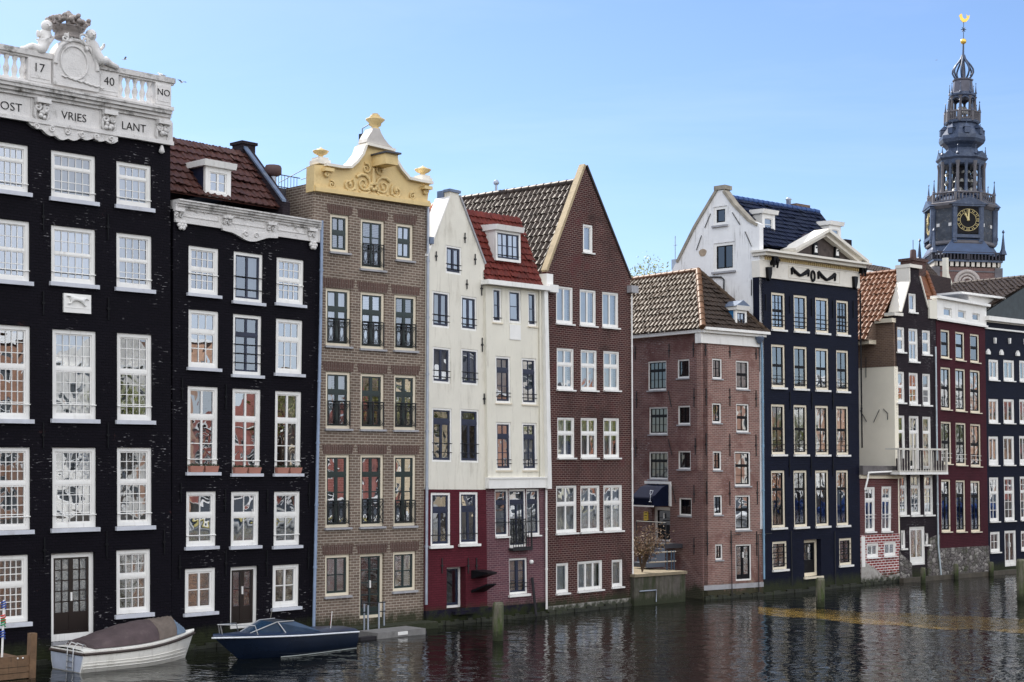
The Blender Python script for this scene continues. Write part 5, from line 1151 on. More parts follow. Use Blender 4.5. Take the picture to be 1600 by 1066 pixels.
add(f8, (1311.5, 1331, 841, 883), dict(s8, p=((1, 2, 2, 1),), rail=rail_simple((.2, .4, .6, .8))), holes, jobs)
add(f8, (1256.5, 1283, 843, 901), S(fw=.16, rd=.25, frame=CREAM, sash=BLACKP, p=((1, 2, 2, 1),), door=True, name='door', kick=.4, sill=CREAM, sw=.1), holes, jobs)
wall(r8, f8, [(0, -.2), (W8, -.2), (W8, H8+.02), (0, H8+.02)], holes, NAVYW)
for h, st, d in jobs: window(r8, f8, h, st, d)
anchors(r8, f8, [(1196, 460, 485), (1234, 463, 490), (1268, 467, 494), (1301, 470, 497), (1333, 470, 497), (1234, 612, 640), (1268, 613, 640), (1301, 613, 640), (1233, 712, 745), (1267, 713, 745), (1301, 712, 745)], mat=BLACKP)
for u in (1237, 1305):
    a = f8.px(u, 870, .05)[0]; m_ = MB(); m_.tube([P(a, f8.px(u, 830, .05)[1], .05), P(a, f8.px(u, 915, .05)[1], .05)], .022, 5); m_.build('conduit', IRON, r8)
body(r8, f8, NAVYW, 0, W8, H8, 10, left=False, flat=False)
# side gable wall
L8 = 12.0; c8 = f8.pt(0, H8*.7, 0); c8.z = 0; f8s = Fr(c8-f8.n*L8, c8+f8.n*.0); Q = f8s.pt; WS = f8s.W
ol = [f8s.px(u, v) for u, v in ((1184, 350), (1171, 343), (1147, 318), (1132, 297), (1119, 296), (1085, 353), (1057, 409))]
ol = [(WS, ol[0][1])]+ol[1:]; lowl = ol[-1]; slope = (ol[-2][1]-ol[-1][1])/(ol[-2][0]-ol[-1][0]); ol.append((0.0, max(5, lowl[1]-slope*lowl[0])))
hs = wins(f8s, [(1115, 1136, 322.5, 352), (1115, 1148, 379, 424)])
wall(r8, f8s, [(0, 3), (WS, 3)]+ol, hs, LIME, name='side_gable')
s8w = S(glass=GLASSD, fw=.14, rd=.04, p=((1, 1, 1, 2),), sash=BLACKP, sill=GREYSILL, sw=.05)
window(r8, f8s, hs[0], dict(s8w, p=((1, 1, 1, 1),))); window(r8, f8s, hs[1], s8w)
coping(r8, f8s, [(1184, 350), (1171, 343), (1147, 318), (1132, 297)], -.4, .06, .12, plain('stained_coping', (.3, .27, .22), .85, .3, 3), d=0)
coping(r8, f8s, [(1119, 296), (1085, 353), (1057, 409)], -.4, .06, .12, plain('stained_coping', (.3, .27, .22)), d=0)
m_ = MB(); p, q = f8s.px(1119, 296), f8s.px(1132, 297); m_.box(f8s, p[0]-.08, q[0]+.08, p[1]-.05, p[1]+.15, -.5, .08); m_.build('gable_cap', plain('stained_coping', (.3, .27, .22)), r8)
for p0, p1 in (((1110, 334), (1101, 356)), ((1144, 332), (1156, 351)), ((1096, 368), (1088, 391)), ((1164, 362), (1174, 385)), ((1174, 437), (1174, 462))):
    m_ = MB(); m_.tube([Q(*f8s.px(*p0, .03), .03), Q(*f8s.px(*p1, .03), .03)], .022, 4); m_.build('wall_anchor', IRON, r8)
m_ = MB(); m_.tube([Q(*f8s.px(1103, 433, .06), .06), Q(*f8s.px(1127, 433, .06), .06), Q(*f8s.px(1131, 437, .06), .06), Q(*f8s.px(1131, 455, .06), .06)], .035, 6); m_.build('soil_pipe', IRON, r8)
m_ = MB(); h = rect(f8s, 1092, 1104, 389, 401); 
cx_, cz_ = (h[0]+h[1])/2, (h[2]+h[3])/2; m_.prism(f8s, [(cx_+(h[1]-h[0])/2*math.cos(t_)*(1+.1*math.sin(3*t_)), cz_+(h[3]-h[2])/2*math.sin(t_)) for t_ in [k*math.pi/7 for k in range(14)]], 0, .01); m_.build('bare_plaster_patch', plain('bare_plaster', (.38, .3, .22), .9, .2, 6), r8)
# front slope
pa = f8s.px(1126, 299); dap = pa[0]-WS; zap = pa[1]-.1
ze8 = f8.px(1215, 379, .0)[1]-.2
b_ap = zap
zloc = lambda x: b_ap
tiles(r8, P(.25, ze8, -.2), P(W8-.1, ze8, -.2), P(W8-.1, b_ap, dap), P(.25, b_ap, dap), T_NAVY, tw=.25, rh=.3, amp=.025)
tiles(r8, P(W8-.1, ol[-1][1]-.1, -L8), P(.25, ol[-1][1]-.1, -L8), P(.25, b_ap, dap), P(W8-.1, b_ap, dap), T_NAVY, amp=.025)
ridge(r8, [P(.2, b_ap+.04, dap), P(W8-.1, b_ap+.04, dap)], .12, plain('blue_ridge_tile', (.02, .06, .2), .35, .2))
m_ = MB(); m_.prism(Fr(f8.pt(W8, 0, -L8), f8.pt(W8, 0, 0)), [(0, H8), (L8, H8), (L8, ze8), (L8+dap, b_ap+.2), (0, ol[-1][1]-.1)], 0, .2); m_.build('party_wall', BRK_DK, r8)
dormer(r8, f8, 1191, 1211, 331, 368, -.9, S(fw=.2, rd=0, p=((1, 1, 2, 1),), sash=WHITE, frame=WHITE), None, WHITE, back=1.8, over=.1, drop=.05)
dormer(r8, f8, 1296, 1314, 349, 380, -.9, S(fw=.2, rd=0, p=((1, 1, 2, 1),), sash=WHITE, frame=WHITE), None, WHITE, back=1.8, over=.1, drop=.05)
a = f8.px(1258, 325, dap)[0]; m_ = MB(); m_.box(f8, a-.6, a+.6, b_ap-.3, f8.px(1258, 319, dap)[1], dap-.8, dap-.1); m_.build('chimney', BRK_SIDE, r8)
m_ = MB(); a2_ = f8.px(1240, 325, dap)[0]; m_.lathe(P(a2_, b_ap, dap-.3), [(.12, -.2), (.12, .45), (.18, .5), (.05, .6)], 8); m_.build('vent_pipe', ZINC, r8)
a, b = f8.px(1326, 388, -1.5); m_ = MB(); m_.box(f8, a-.3, a+.3, b-.4, b+.45, -2.2, -1.5); m_.build('chimney', BRK_DK, r8)
# entablature and pediment
CRM = plain('cream_entablature', (.78, .74, .66), .6, .06, 3, dirt=(.35, .3, .22), dirt_amt=.5, dirt_lo=.57)
m_ = MB(); zc = f8.px(1280, 402, .3)[1]; hh8 = zc-H8
m_.box(f8, -.02, W8+.05, H8, H8+hh8*.62, -.35, .1); ent = m_.build('frieze', CRM, r8)
m_ = MB(); k = 0.3; nD = 46
for i in range(nD):
    x = .35+(W8-.6)*i/(nD-1); m_.box(f8, x-.035, x+.035, H8+hh8*.66, H8+hh8*.78, .12, .22)
m_.build('dentils', plain('ochre_dentil', (.5, .38, .18), .7), ent)
m_ = MB(); m_.box(f8, .2, W8-.15, H8+hh8*.62, H8+hh8*.8, -.3, .14); m_.box(f8, -.02, W8+.15, H8+hh8*.8, H8+hh8*.92, -.35, .42); m_.box(f8, -.1, W8+.35, H8+hh8*.92, zc, -.35, .62); m_.build('cornice', CRM, ent)
apx8 = f8.px(1289, 359, .3); pl = f8.px(1236, 391, .3); pr = f8.px(1350, 411, .3)
ped_ = MB(); ped_.prism(f8, [(pl[0]+.2, zc), (pr[0]-.3, zc), (apx8[0], apx8[1]-.25)], -.3, .06); tym = ped_.build('pediment', plain('dark_tympanum', (.06, .045, .04), .8, .5, 4, dirt=(.4, .3, .18), dirt_amt=.8, dirt_lo=.6), ent)
def rake(p, q, nm='raking_cornice'):
    m_ = MB(); P = f8.pt; tx, tz = q[0]-p[0], q[1]-p[1]; l_ = math.hypot(tx, tz); nx, nz = -tz/l_, tx/l_
    if nz < 0: nx, nz = -nx, -nz
    for o0, o1, d1 in ((-.3, -.12, .35), (-.12, .03, .55)):
        m_.hexa([P(p[0]+nx*o0, p[1]+nz*o0, -.3), P(q[0]+nx*o0, q[1]+nz*o0, -.3), P(q[0]+nx*o0, q[1]+nz*o0, d1), P(p[0]+nx*o0, p[1]+nz*o0, d1), P(p[0]+nx*o1, p[1]+nz*o1, -.3), P(q[0]+nx*o1, q[1]+nz*o1, -.3), P(q[0]+nx*o1, q[1]+nz*o1, d1), P(p[0]+nx*o1, p[1]+nz*o1, d1)])
    m_.build(nm, CRM, tym)
rake((pl[0], zc+.22), (apx8[0], apx8[1])); rake((pr[0]+.1, zc+.1), (apx8[0]+.01, apx8[1]))
# little saddle roof behind the pediment
m_ = MB(); m_.prism(f8, [(pl[0]-.1, zc+.05), (pr[0], zc+.05), (apx8[0], apx8[1]-.08)], -2.6, -.31); m_.build('pediment_roof', plain('brown_purple_roofing', (.05, .035, .045), .7, .3, 2), tym)
for u, v in ((1272, 388), (1305.5, 393)):
    a, b = f8.px(u, v, .06); m_ = MB(); m_.prism(f8, [(a-.2, b-.32), (a+.2, b-.32), (a+.16, b+.22), (a+.08, b+.34), (a-.08, b+.34), (a-.16, b+.22)], .05, .16)
    o = m_.build('hatch_ornament', BLACKP, tym); m_ = MB(); m_.prism(f8, [(a-.12, b-.22), (a+.12, b-.22), (a+.08, b+.12), (a-.08, b+.12)], .16, .18); q_ = m_.build('hatch_panel', WHITE, o)
    m_ = MB(); m_.ball(P(a, b+.02, .19), .045, n=5); m_.build('knob', BLACKP, q_)
for u, s_ in ((1209, -1), (1346.5, 1)):
    vv = 405 if s_ < 0 else 419; a, b = f8.px(u, vv, .2); m_ = MB()
    m_.box(f8, a-.16, a+.16, b-.28, b+.3, .1, .34); m_.tube(spiral(f8, a-.08, b+.22, .14, 1.3, -1, .36), .06, 6); m_.tube(spiral(f8, a+.1, b-.1, .12, 1.3, 1, .36), .055, 6); m_.tube([P(a-.14, b-.1, .36), P(a-.16, b-.4, .3)], .05, 6)
    m_.tube([P(a+.1, b-.2, .36), P(a+.12, b-.42, .3)], .05, 6); o = m_.build('console', BLACKP, ent)
    m_ = MB(); a2_, b2_ = f8.px(u-7 if s_ < 0 else u-10, vv+21, .2); m_.prism(f8, [(a2_-.16, b2_+.25), (a2_+.16, b2_+.25), (a2_+.14, b2_-.05), (a2_, b2_-.4), (a2_-.12, b2_-.3)], .1, .26); m_.build('console', BLACKP, ent)
    m_ = MB()
    for e_ in (-.06, .1): m_.ball(P(a+e_, b+.33, .38), .05, n=5)
    m_.build('white_studs', WHITE, o)
# garland letters: M O M
for (u0, u1, v0, v1, ch) in ((1236, 1263.5, 420, 434, 'M'), (1266, 1273.5, 425, 438, 'O'), (1277.5, 1305, 426, 441, 'M')):
    a0, zt_ = f8.px(u0, v0, .12); a1_, zb_ = f8.px(u1, v1, .12); m_ = MB(); w_ = a1_-a0; hgt = max(.3, zt_-zb_)
    zt2 = f8.px((u0+u1)/2, v0+(0 if ch == 'O' else 1), .12)[1]; zb2 = f8.px((u0+u1)/2, v1-2 if ch == 'M' else v1, .12)[1]
    X = lambda x, y: P(a0+w_*x, zb2+(zt2-zb2)*y, .14)
    if ch == 'M':
        m_.tube([X(.03, .12), X(.03, 1)], [.05, .085], 6); m_.tube([X(.97, .12), X(.97, 1)], [.05, .085], 6)
        m_.tube([X(.03, 1), X(.2, .62), X(.36, .3), X(.5, .12), X(.64, .3), X(.8, .62), X(.97, 1)], [.09, .085, .08, .07, .08, .085, .09], 6)
        for x in (.2, .8): m_.ball(X(x, .45), .07, n=5)
    else: m_.tube([P(a0+w_/2+.15*math.cos(t_), (zb2+zt2)/2+.24*math.sin(t_), .14) for t_ in [k*math.pi/8 for k in range(17)]], .055, 6)
    m_.build('lettering', BLACKP, ent)
m_ = MB(); a0, b0_ = f8.px(1232, 418, .1); a1_, b1_ = f8.px(1312, 431, .1); z0, z1_ = H8+.12, H8+hh8*.56
for (x0, x1, y0, y1) in ((a0, a1_, z1_-.03, z1_), (a0, a0+.03, z0, z1_-.03), (a1_-.03, a1_, z0, z1_-.03), (a0+.03, a1_-.03, z0, z0+.03)): m_.box(f8, x0, x1, y0, y1, .1, .125)
m_.build('panel_moulding', CRM, ent)
m_ = MB(); za_ = f8.px(1054, 400, -9)[1]; a, b = f8s.px(1055, 412, -.2); Qs = f8s.pt
m_.tube([Qs(a, b-.4, -.2), Qs(a, f8s.px(1053, 369, -.2)[1], -.2)], .018, 4); m_.tube([Qs(a-.12, b+.9, -.2), Qs(a+.12, b+.9, -.2)], .012, 4); m_.box(f8s, a-.15, a+.15, b-.3, b+.2, -.3, -.1); m_.build('antenna', ZINC, r8)
pipe(r8, [P(*f8.px(1344, 455, .08), .08), P(*f8.px(1347, 700, .08), .08)], .04, BLACKP)

# ================================================================ house 9: dark neck gable with cream side wall
f10 = Fr(P11, P12, (1396, 490), (1462, 497)); W10, H10 = f10.W, f10.H; P = f10.pt
r10 = rootobj('canal_house', f10.M, 'narrow dark neck gable house with orange side roof and cream side wall', 'house')
holes, jobs = [], []
s10 = S(fw=.1, rd=.05, sill=WHITE, sw=.05, tw=.07, so=.04, sh=.08)
for q, st in [((1420, 1432, 458.5, 488), dict(s10, p=((1, 1, 1, 1),))), ((1401, 1414, 511, 550), dict(s10, p=((.5, 1, 1, 1), (.5, 1, 1, 1)))), ((1420, 1435, 513.5, 565), dict(s10, p=((.45, 2, 1, 1), (.55, 2, 1, 1)))), ((1441, 1454.3, 516, 554), dict(s10, p=((.5, 1, 1, 1), (.5, 1, 1, 1)))),
              ((1401, 1414, 580.5, 629), dict(s10, p=((.5, 1, 1, 1), (.5, 1, 2, 1)))), ((1420.5, 1435.5, 582.5, 632), dict(s10, p=((.5, 2, 1, 1), (.5, 2, 2, 1)))), ((1441.5, 1454.5, 584, 633), dict(s10, p=((.5, 1, 1, 1), (.5, 1, 2, 1)))),
              ((1402, 1415, 649, 733), dict(s10, p=((.3, 1, 1, 1), (.7, 1, 2, 1)), curt=3, sill=None)), ((1421, 1437, 650, 733), dict(s10, p=((.3, 2, 1, 1), (.7, 1, 1, 2)), curt=6, sill=None)), ((1442, 1455.5, 651, 733), dict(s10, p=((.3, 1, 1, 1), (.7, 1, 2, 1)), curt=3, sill=None)),
              ((1405, 1418, 742.5, 805), dict(s10, p=((.3, 2, 1, 1), (.7, 2, 3, 1)))), ((1423, 1439, 742, 805), dict(s10, p=((.3, 2, 1, 1), (.7, 2, 3, 1)))), ((1444, 1458.5, 742.5, 804.5), dict(s10, p=((.3, 2, 1, 1), (.7, 2, 3, 1)))),
              ((1408, 1415.5, 828.5, 857), dict(s10, p=((1, 1, 1, 1),))), ((1446, 1451.6, 833, 851), dict(s10, p=((1, 1, 1, 1),), fw=.05))]:
    add(f10, q, st, holes, jobs)
add(f10, (1421.5, 1446, 823, 883), dict(s10, p=((1, 1, 1, 2),), door=True, name='door', sill=None, kick=.12, sw=.1), holes, jobs)
for i, h in enumerate(holes):
    if h[0] < .06: holes[i] = (.06,)+h[1:]; jobs[i] = (holes[i],)+jobs[i][1:]
ol = [f10.px(u, v) for u, v in ((1462, 496), (1449, 481), (1436, 432), (1436, 417), (1421, 416), (1421, 440), (1408, 488), (1394, 490))]
wall(r10, f10, [(0, -.2), (W10, -.2), (W10, ol[0][1])]+ol[1:7]+[(0, ol[7][1])], holes, BRK_DK)
for h, st, d in jobs: window(r10, f10, h, st, d)
coping(r10, f10, [(1394, 489), (1408, 488), (1420, 440), (1420.5, 417)][1:], -.6, .08, .07, YELW, d=0) if False else None
sloped(r10, f10.px(1408, 488), f10.px(1421, 440), -.75, .06, .08, YELW, f10); sloped(r10, f10.px(1436, 432), f10.px(1449, 481), -.5, .06, .07, YELW, f10)
m_ = MB(); a0, b0_ = f10.px(1421, 440); b1_ = f10.px(1421, 417)[1]; m_.box(f10, a0-.07, a0, b0_, b1_, -.75, .06); m_.build('coping', YELW, r10)
m_ = MB(); a0, b0_ = f10.px(1421, 417); a1_ = f10.px(1436, 417)[0]; m_.box(f10, a0-.12, a1_+.1, b0_-.04, b0_+.14, -.8, .12); m_.build('gable_cap', YELW, r10)
m_ = MB(); a0, b0_ = f10.px(1390, 489); a1_, _ = f10.px(1408, 489); m_.box(f10, -.1, a1_, b0_-.12, b0_+.04, -.5, .14); m_.build('shoulder_cap', YELW, r10)
m_ = MB(); a0 = f10.px(1450, 484)[0]; m_.box(f10, a0, W10+.0, ol[0][1]-.1, ol[0][1]+.9, -.5, .1); m_.build('shoulder_block', STUCCO2, r10)
# cream side wall
L10 = 13.0; c10 = f10.pt(0, H10*.97, 0); c10.z = 0; f10s = Fr(c10-f10.n*L10, c10); Q = f10s.pt; WS = f10s.W
zmid = f10s.px(1370, 574)[1]; ze1 = f10s.px(1380, 505)[1]; ze2 = f10s.px(1350, 536)[1]; ax = f10s.px(1369, 520)[0]
wall(r10, f10s, [(0, 2), (WS, 2), (WS, zmid), (0, zmid)], [], plain('cream_render', (.93, .87, .72), .8, .03, 1.5, bump=.004, dirt=(.6, .52, .38), dirt_amt=.3, dirt_lo=.6), name='side_wall')
wall(r10, f10s, [(0, zmid), (WS, zmid), (WS, ze1), (ax, ze1), (ax, ze2), (0, ze2)], [], BRK_SIDE, name='side_wall', d=.01)
m_ = MB(); m_.box(f10s, ax, WS, ze1, ze1+.22, -.2, .14); m_.box(f10s, 0, ax, ze2-.12, ze2+.1, -.2, .62); m_.build('gutter', CREAM, r10)
RC = {}
for p0, p1 in (((1344, 641), (1354, 659)), ((1374, 640), (1365, 660)), ((1380, 639), (1387, 646)), ((1387, 646), (1387, 656)), ((1353, 558), (1353, 590))):
    m_ = MB(); m_.tube([Q(*f10s.px(*p0, .03), .03), Q(*f10s.px(*p1, .03), .03)], .02, 4); m_.build('wall_anchor', IRON, r10)
am = f10.px(1428.5, 430)[0]; dz = f10.depth_for(1350, 431, am); zr = f10.px(1414, 424, f10.depth_for(1414, 424, am))[1]
tiles(r10, P(-.12, ze1+.1, -L10), P(-.12, ze1+.1, -.7), P(am, zr, -.7), P(am, zr, -L10), T_ORG, tw=.3, rh=.4, amp=.055)
# lower continuation of the tiled slope towards the back
sl_ = (zr-ze1)/(am+.12); ex_ = (ze1-ze2)/sl_; tiles(r10, P(-.12-ex_, ze2+.1, -L10), P(-.12-ex_, ze2+.1, -(WS-ax)-.05), P(-.12, ze1+.12, -(WS-ax)-.05), P(-.12, ze1+.12, -L10), T_ORG, tw=.3, rh=.4, amp=.055)
er = ol[0][1]; tiles(r10, P(W10+.3, er+.4, -.5), P(W10+.3, er+.4, -L10), P(am, zr, -L10), P(am, zr, -.5), T_ORG, tw=.3, rh=.4, amp=.05)
m_ = MB(); m_.prism(f10, [(-.0, ze1+.2), (-.12, ze1+.1), (-.12-ex_, ze2+.1), (0, ze2)], -(WS-ax)-.3, -(WS-ax)-.0); m_.build('roof_cheek', BRK_SIDE, r10)
ridge(r10, [P(am, zr+.05, -.7), P(am, zr+.05, -L10)], .12, T_ORG)
body(r10, f10, BRK_DK, 0, W10, H10, L10-.3, left=False, flat=False)
m_ = MB(); m_.prism(f10, [(0, ze1), (W10, er), (am, zr-.05)], -L10-.1, -L10+.1); m_.build('back_gable', BRK_DK, r10)
a, b = f10.px(1434, 428, -2.5); b1_ = f10.px(1434, 404, -2.5)[1]; m_ = MB(); m_.box(f10, a-.45, a+.75, b-1.4, b1_-.15, -3.3, -2.5); m_.box(f10, a-.52, a+.82, b1_-.15, b1_, -3.4, -2.4); ch_ = m_.build('chimney', brick('sooty_red_brick', (.1, .04, .035), (.06, .03, .028), (.12, .1, .09), moss=False), r10)
m_ = MB(); m_.lathe(P(a+.15, b1_, -2.9), [(.2, 0), (.17, .5), (.13, .55)], 8); m_.tube([P(a+.15, b1_+.5, -2.9), P(a+.15, b1_+1.1, -2.9)], .02, 4); m_.build('chimney_pot', plain('brown_pot', (.07, .04, .04), .8), ch_)
# balcony
ba0, bz0 = f10.px(1402, 738, .0); rb = MB(); zb = f10.px(1410, 738, .8)[1]; zt_ = f10.px(1410, 703, .8)[1]; x0 = f10.px(1404, 720, .8)[0]; x1 = f10.px(1480, 720, .8)[0]
rb.box(f10, x0, x1, zb-.12, zb, .02, .85); bo = rb.build('balcony', WHITE, r10)
m_ = MB(); n = 18
for i in range(n+1):
    x = x0+.05+(x1-x0-.1)*i/n; big = i % 6 == 0
    if big: m_.box(f10, x-.05, x+.05, zb, zt_, .74, .84)
    else: m_.lathe(P(x, zb, .79), [(.016, 0), (.024, .15), (.012, .3), (.02, .5), (.012, zt_-zb-.05)], 5)
m_.box(f10, x0, x1, zt_, zt_+.09, .72, .86); m_.box(f10, x0, x1, zb+.03, zb+.08, .76, .82)
for x in (x0+.03, x1-.03): m_.box(f10, x-.03, x+.03, zt_, zt_+.08, .02, .72); m_.box(f10, x-.03, x+.03, zb, zb+.08, .02, .72)
m_.build('balcony_railing', plain('worn_white_metal', (.62, .59, .53), .6, .15, 4), bo)
m_ = MB(); x2 = (x0+x1)/2
m_.box(f10, x0+.2, x0+.9, zb+.02, zb+.7, .5, .7); m_.build('balcony_screen', plain('dark_screen', (.03, .02, .025), .8), bo); m_ = MB(); m_.box(f10, x1-1.1, x1-.15, zb+.02, zb+.6, .5, .7); m_.build('balcony_screen', plain('dark_screen', (.03, .02, .025), .8), bo)
m_ = MB(); m_.box(f10, 0, W10, -.3, f10.px(1440, 880)[1]-.02, -.3, .05) if False else None
m_ = MB(); zz = f10.px(1454, 862)[1]; ax_ = f10.px(1448, 880)[0]; m_.prism(f10, [(ax_, -.3), (W10, -.3), (W10, zz+.9), (ax_+.25, zz+.7), (ax_+.05, zz)], .0, .06); m_.build('rubble_base', RUBBLE, r10); m_ = MB(); m_.prism(f10, [(0, -.3), (ax_-1.4, -.3), (ax_-1.4, .9), (.2, 1.4), (0, 1.6)], .0, .07); m_.build('rubble_base', RUBBLE, r10)

# ================================================================ annex in front of the cream side wall
f9 = Fr(P10, P11, (1343, 751), (1407, 751)); W9, H9 = f9.W, f9.H; P = f9.pt
r9 = rootobj('canal_annex', f9.M, 'low red brick annex with white jointed base beside the MOM house', 'annex')
hs, js = [], []
s9 = S(fw=.09, rd=.03, sw=.06, tw=.09, sill=WHITE, sh=.06, so=.03)
for q, st in [((1351.5, 1367.5, 761, 831), dict(s9, p=((.3, 2, 1, 1), (.7, 1, 2, 2)), rail=rail_simple((.3, .38), WHITE, .1))), ((1377.5, 1393, 760, 830.5), dict(s9, p=((.3, 2, 1, 1), (.7, 1, 2, 2)), rail=rail_simple((.3, .38), WHITE, .1), curt=5, cm=CURTR))]: add(f9, q, st, hs, js)
zm = f9.px(1376, 835)[1]; wall(r9, f9, [(0, zm), (W9, zm), (W9, H9+.1), (0, H9+.1)], hs, brick('dull_red_annex_brick', (.12, .03, .03), (.09, .025, .028), (.16, .1, .1)))
h2, j2 = [], []
for q in ((1354, 1372.5, 849, 871), (1381, 1399.5, 847, 869)): add(f9, q, dict(s9, p=((1, 1, 1, 2),)), h2, j2)
wall(r9, f9, [(0, -.2), (W9, -.2), (W9, zm), (0, zm)], h2, BRK_WR, d=.02)
for h, st, d in js: window(r9, f9, h, st, d)
for h, st, d in j2: window(r9, f9, h, st, .02)
m_ = MB(); zc = f9.px(1376, 728, .2)[1]; m_.box(f9, -.02, W9+.05, H9+.1, H9+.28, -.3, .1); m_.build('white_band', CREAM, r9)
m_ = MB(); m_.box(f9, -.02, W9+.1, H9+.28, zc, -5, .22); m_.build('roof_parapet', plain('grey_weathered_boards', (.12, .11, .11), .8, .3, 3, dirt=(.25, .24, .22), dirt_amt=.6), r9)
m_ = MB(); m_.tube([P(W9, zc-.25, .28), P(.35, zc-.35, .28), P(.3, zc-.6, .28), P(.1, zc-1.2, .24)], .05, 7); m_.build('downpipe', WHITE, r9)
m_ = MB(); p = f9.px(1352, 870)[0]; m_.box(f9, .05, .34, .9, f9.px(1350, 838)[1], .02, .06); m_.build('white_pier', WHITE, r9)
m_ = MB(); m_.prism(f9, [(0, -.2), (W9, -.2), (W9, .45), (W9*.6, .3), (W9*.35, .8), (W9*.2, 1.0), (0, 1.25)], .02, .05); m_.build('patched_plinth', PLINW, r9)
body(r9, f9, BRK_DK, 0, W9, H9, 5, flat=False)

# ================================================================ house 10: burgundy with white attic storey
f11 = Fr(P12, P13, (1463, 498), (1540, 510)); W11, H11 = f11.W, f11.H; P = f11.pt
r11 = rootobj('canal_house', f11.M, 'burgundy brick house with white boarded attic storey and rubble stone base', 'house')
hs, js = [], []
s11 = S(fw=.1, rd=.05, frame=CREAM, sash=BLACKP, sill=CREAM, sw=.05, tw=.06, so=.02, sh=.05)
for i, (u0, u1) in enumerate(((1470, 1486), (1493, 1509), (1516, 1532))):
    add(f11, (u0, u1-1.5, 515.5+i*3.3, 560+i*3.3), dict(s11, p=((.5, 1, 1, 1), (.5, 1, 1, 1)), blind=.0), hs, js)
    add(f11, (u0, u1, 574+i*2.3, 640+i*2.5), dict(s11, p=((.5, 2, 1, 1), (.5, 2, 2, 1)), blind=.9, glass=GLASS2), hs, js)
    add(f11, (u0+.5, u1+1, 659+i*1.8, 725+i*2), dict(s11, p=((.5, 2, 1, 1), (.5, 2, 2, 1)), blind=.6, rail=rail_simple((.15, .25), WHITE)), hs, js)
    add(f11, (u0+1, u1, 749.5+i*1, 831), dict(s11, p=((.3, 2, 1, 1), (.7, 1, 2, 2)), tw=.08, blind=.4, rail=rail_simple((.12,))), hs, js)
wall(r11, f11, [(0, -.2), (W11, -.2), (W11, H11), (0, H11)], hs, BRK_BURG)
for h, st, d in js: window(r11, f11, h, st, d)
h2 = wins(f11, [(1473, 1486, 481.5, 495.5), (1495.5, 1508, 485.5, 499), (1518, 1529.6, 490, 502.5)]); zt_ = f11.px(1500, 473)[1]
wall(r11, f11, [(0, H11), (W11, H11), (W11, zt_), (0, zt_)], h2, WHITE, d=.06, name='attic_wall')
for i, h in enumerate(h2): window(r11, f11, h, S(fw=.04, rd=.04, p=((1, 1, 1, 1),), curt=3 if i < 2 else 0), .06)
m_ = MB(); m_.box(f11, -.1, W11+.1, zt_, zt_+.14, -.3, .28); m_.box(f11, -.05, W11+.05, H11-.08, H11+.04, .06, .14); m_.build('cornice', WHITE, r11)
zs_ = f11.px(1505, 855)[1]; m_ = MB(); m_.box(f11, 0, W11, -.3, zs_, -.3, .06); m_.build('rubble_base', RUBBLE, r11)
body(r11, f11, BRK_BURG, 0, W11, zt_, 10)
pipe(r11, [P(*f11.px(1462, 542, .12), .12), P(*f11.px(1466, 850, .12), .12), P(*f11.px(1471, 903, .12), .12)], .045, plain('pale_blue_pipe', (.5, .58, .62), .5))
za_ = f11.px(1462, 480, -.7)[1]; zb_ = f11.px(1446, 427, -2.6)[1]; x0_ = f11.px(1446, 450, -1.6)[0]-.9; x1_ = f11.px(1467, 474, -.7)[0]; xt_ = f11.px(1447, 428, -2.6)[0]
tiles(r11, P(x0_, za_, -.7), P(x1_, za_, -.7), P(x1_, zb_, -2.6), P(x0_, zb_, -2.6), T_ORG, poly=[(0, 0), (1, 0), ((xt_-x0_)/(x1_-x0_), 1), (0, 1)], tw=.3, rh=.36, amp=.05)
ridge(r11, [P(x1_, za_+.03, -.7), P(xt_, zb_+.05, -2.6)], .13, T_ORG)
a, b = f11.px(1470, 446, -4); b0_ = f11.px(1470, 470, -4)[1]; a1_ = f11.px(1486, 446, -4)[0]; a0 = f11.px(1454, 446, -4)[0]
m_ = MB(); m_.box(f11, a0, a1_, b0_-1, f11.px(1470, 432, -4)[1], -5.2, -4); m_.build('chimney', brick('sooty_black_brick', (.03, .02, .02), (.02, .014, .016), (.04, .03, .03), moss=False), r11)

# ================================================================ house 11: navy house at the right edge
f12 = Fr(P13, P14, (1539, 514), (1690, 530)); W12, H12 = f12.W, f12.H; P = f12.pt
r12 = rootobj('canal_house', f12.M, 'navy house with white cornice lines and white framed windows at the right edge', 'house')
hs, js = [], []
s12 = S(fw=.12, rd=.03, sash=WHITE, frame=WHITE, sill=WHITE, sw=.05, so=.02, sh=.06)
for i, (u0, u1) in enumerate(((1545, 1560.3), (1568, 1585), (1593, 1607), (1616, 1630), (1640, 1655), (1664, 1678))):
    dy = i*.8
    add(f12, (u0, u1, 562+dy, 594+dy*1.5), dict(s12, p=((1, 1, 1, 2),)), hs, js); add(f12, (u0, u1, 623.5+dy*.4, 661+dy*.4), dict(s12, p=((1, 1, 1, 2),)), hs, js)
    add(f12, (u0, u1, 682-dy*.5, 727-dy*.5), dict(s12, p=((1, 1, 1, 2),), fb=.25), hs, js); add(f12, (u0+1.2, u1+.5, 746-dy, 815-dy*1.5), dict(s12, p=((.35, 2, 2, 1), (.65, 2, 3, 1))), hs, js)
    if i == 1: add(f12, (1570, 1588, 829, 885), dict(s12, p=((1, 1, 1, 2),), door=True, name='door', sill=None, kick=.1), hs, js)
    else: add(f12, (u0+2.5, u1+2.5, 831-dy, 863-dy*2), dict(s12, p=((1, 2, 2, 1),)), hs, js)
hs = [(h[0], h[1], h[2], h[3]) for h in hs]
wall(r12, f12, [(0, -.2), (W12, -.2), (W12, H12+.5), (0, H12+.5)], hs, NAVYW)
for h, st, d in js: window(r12, f12, h, st, d)
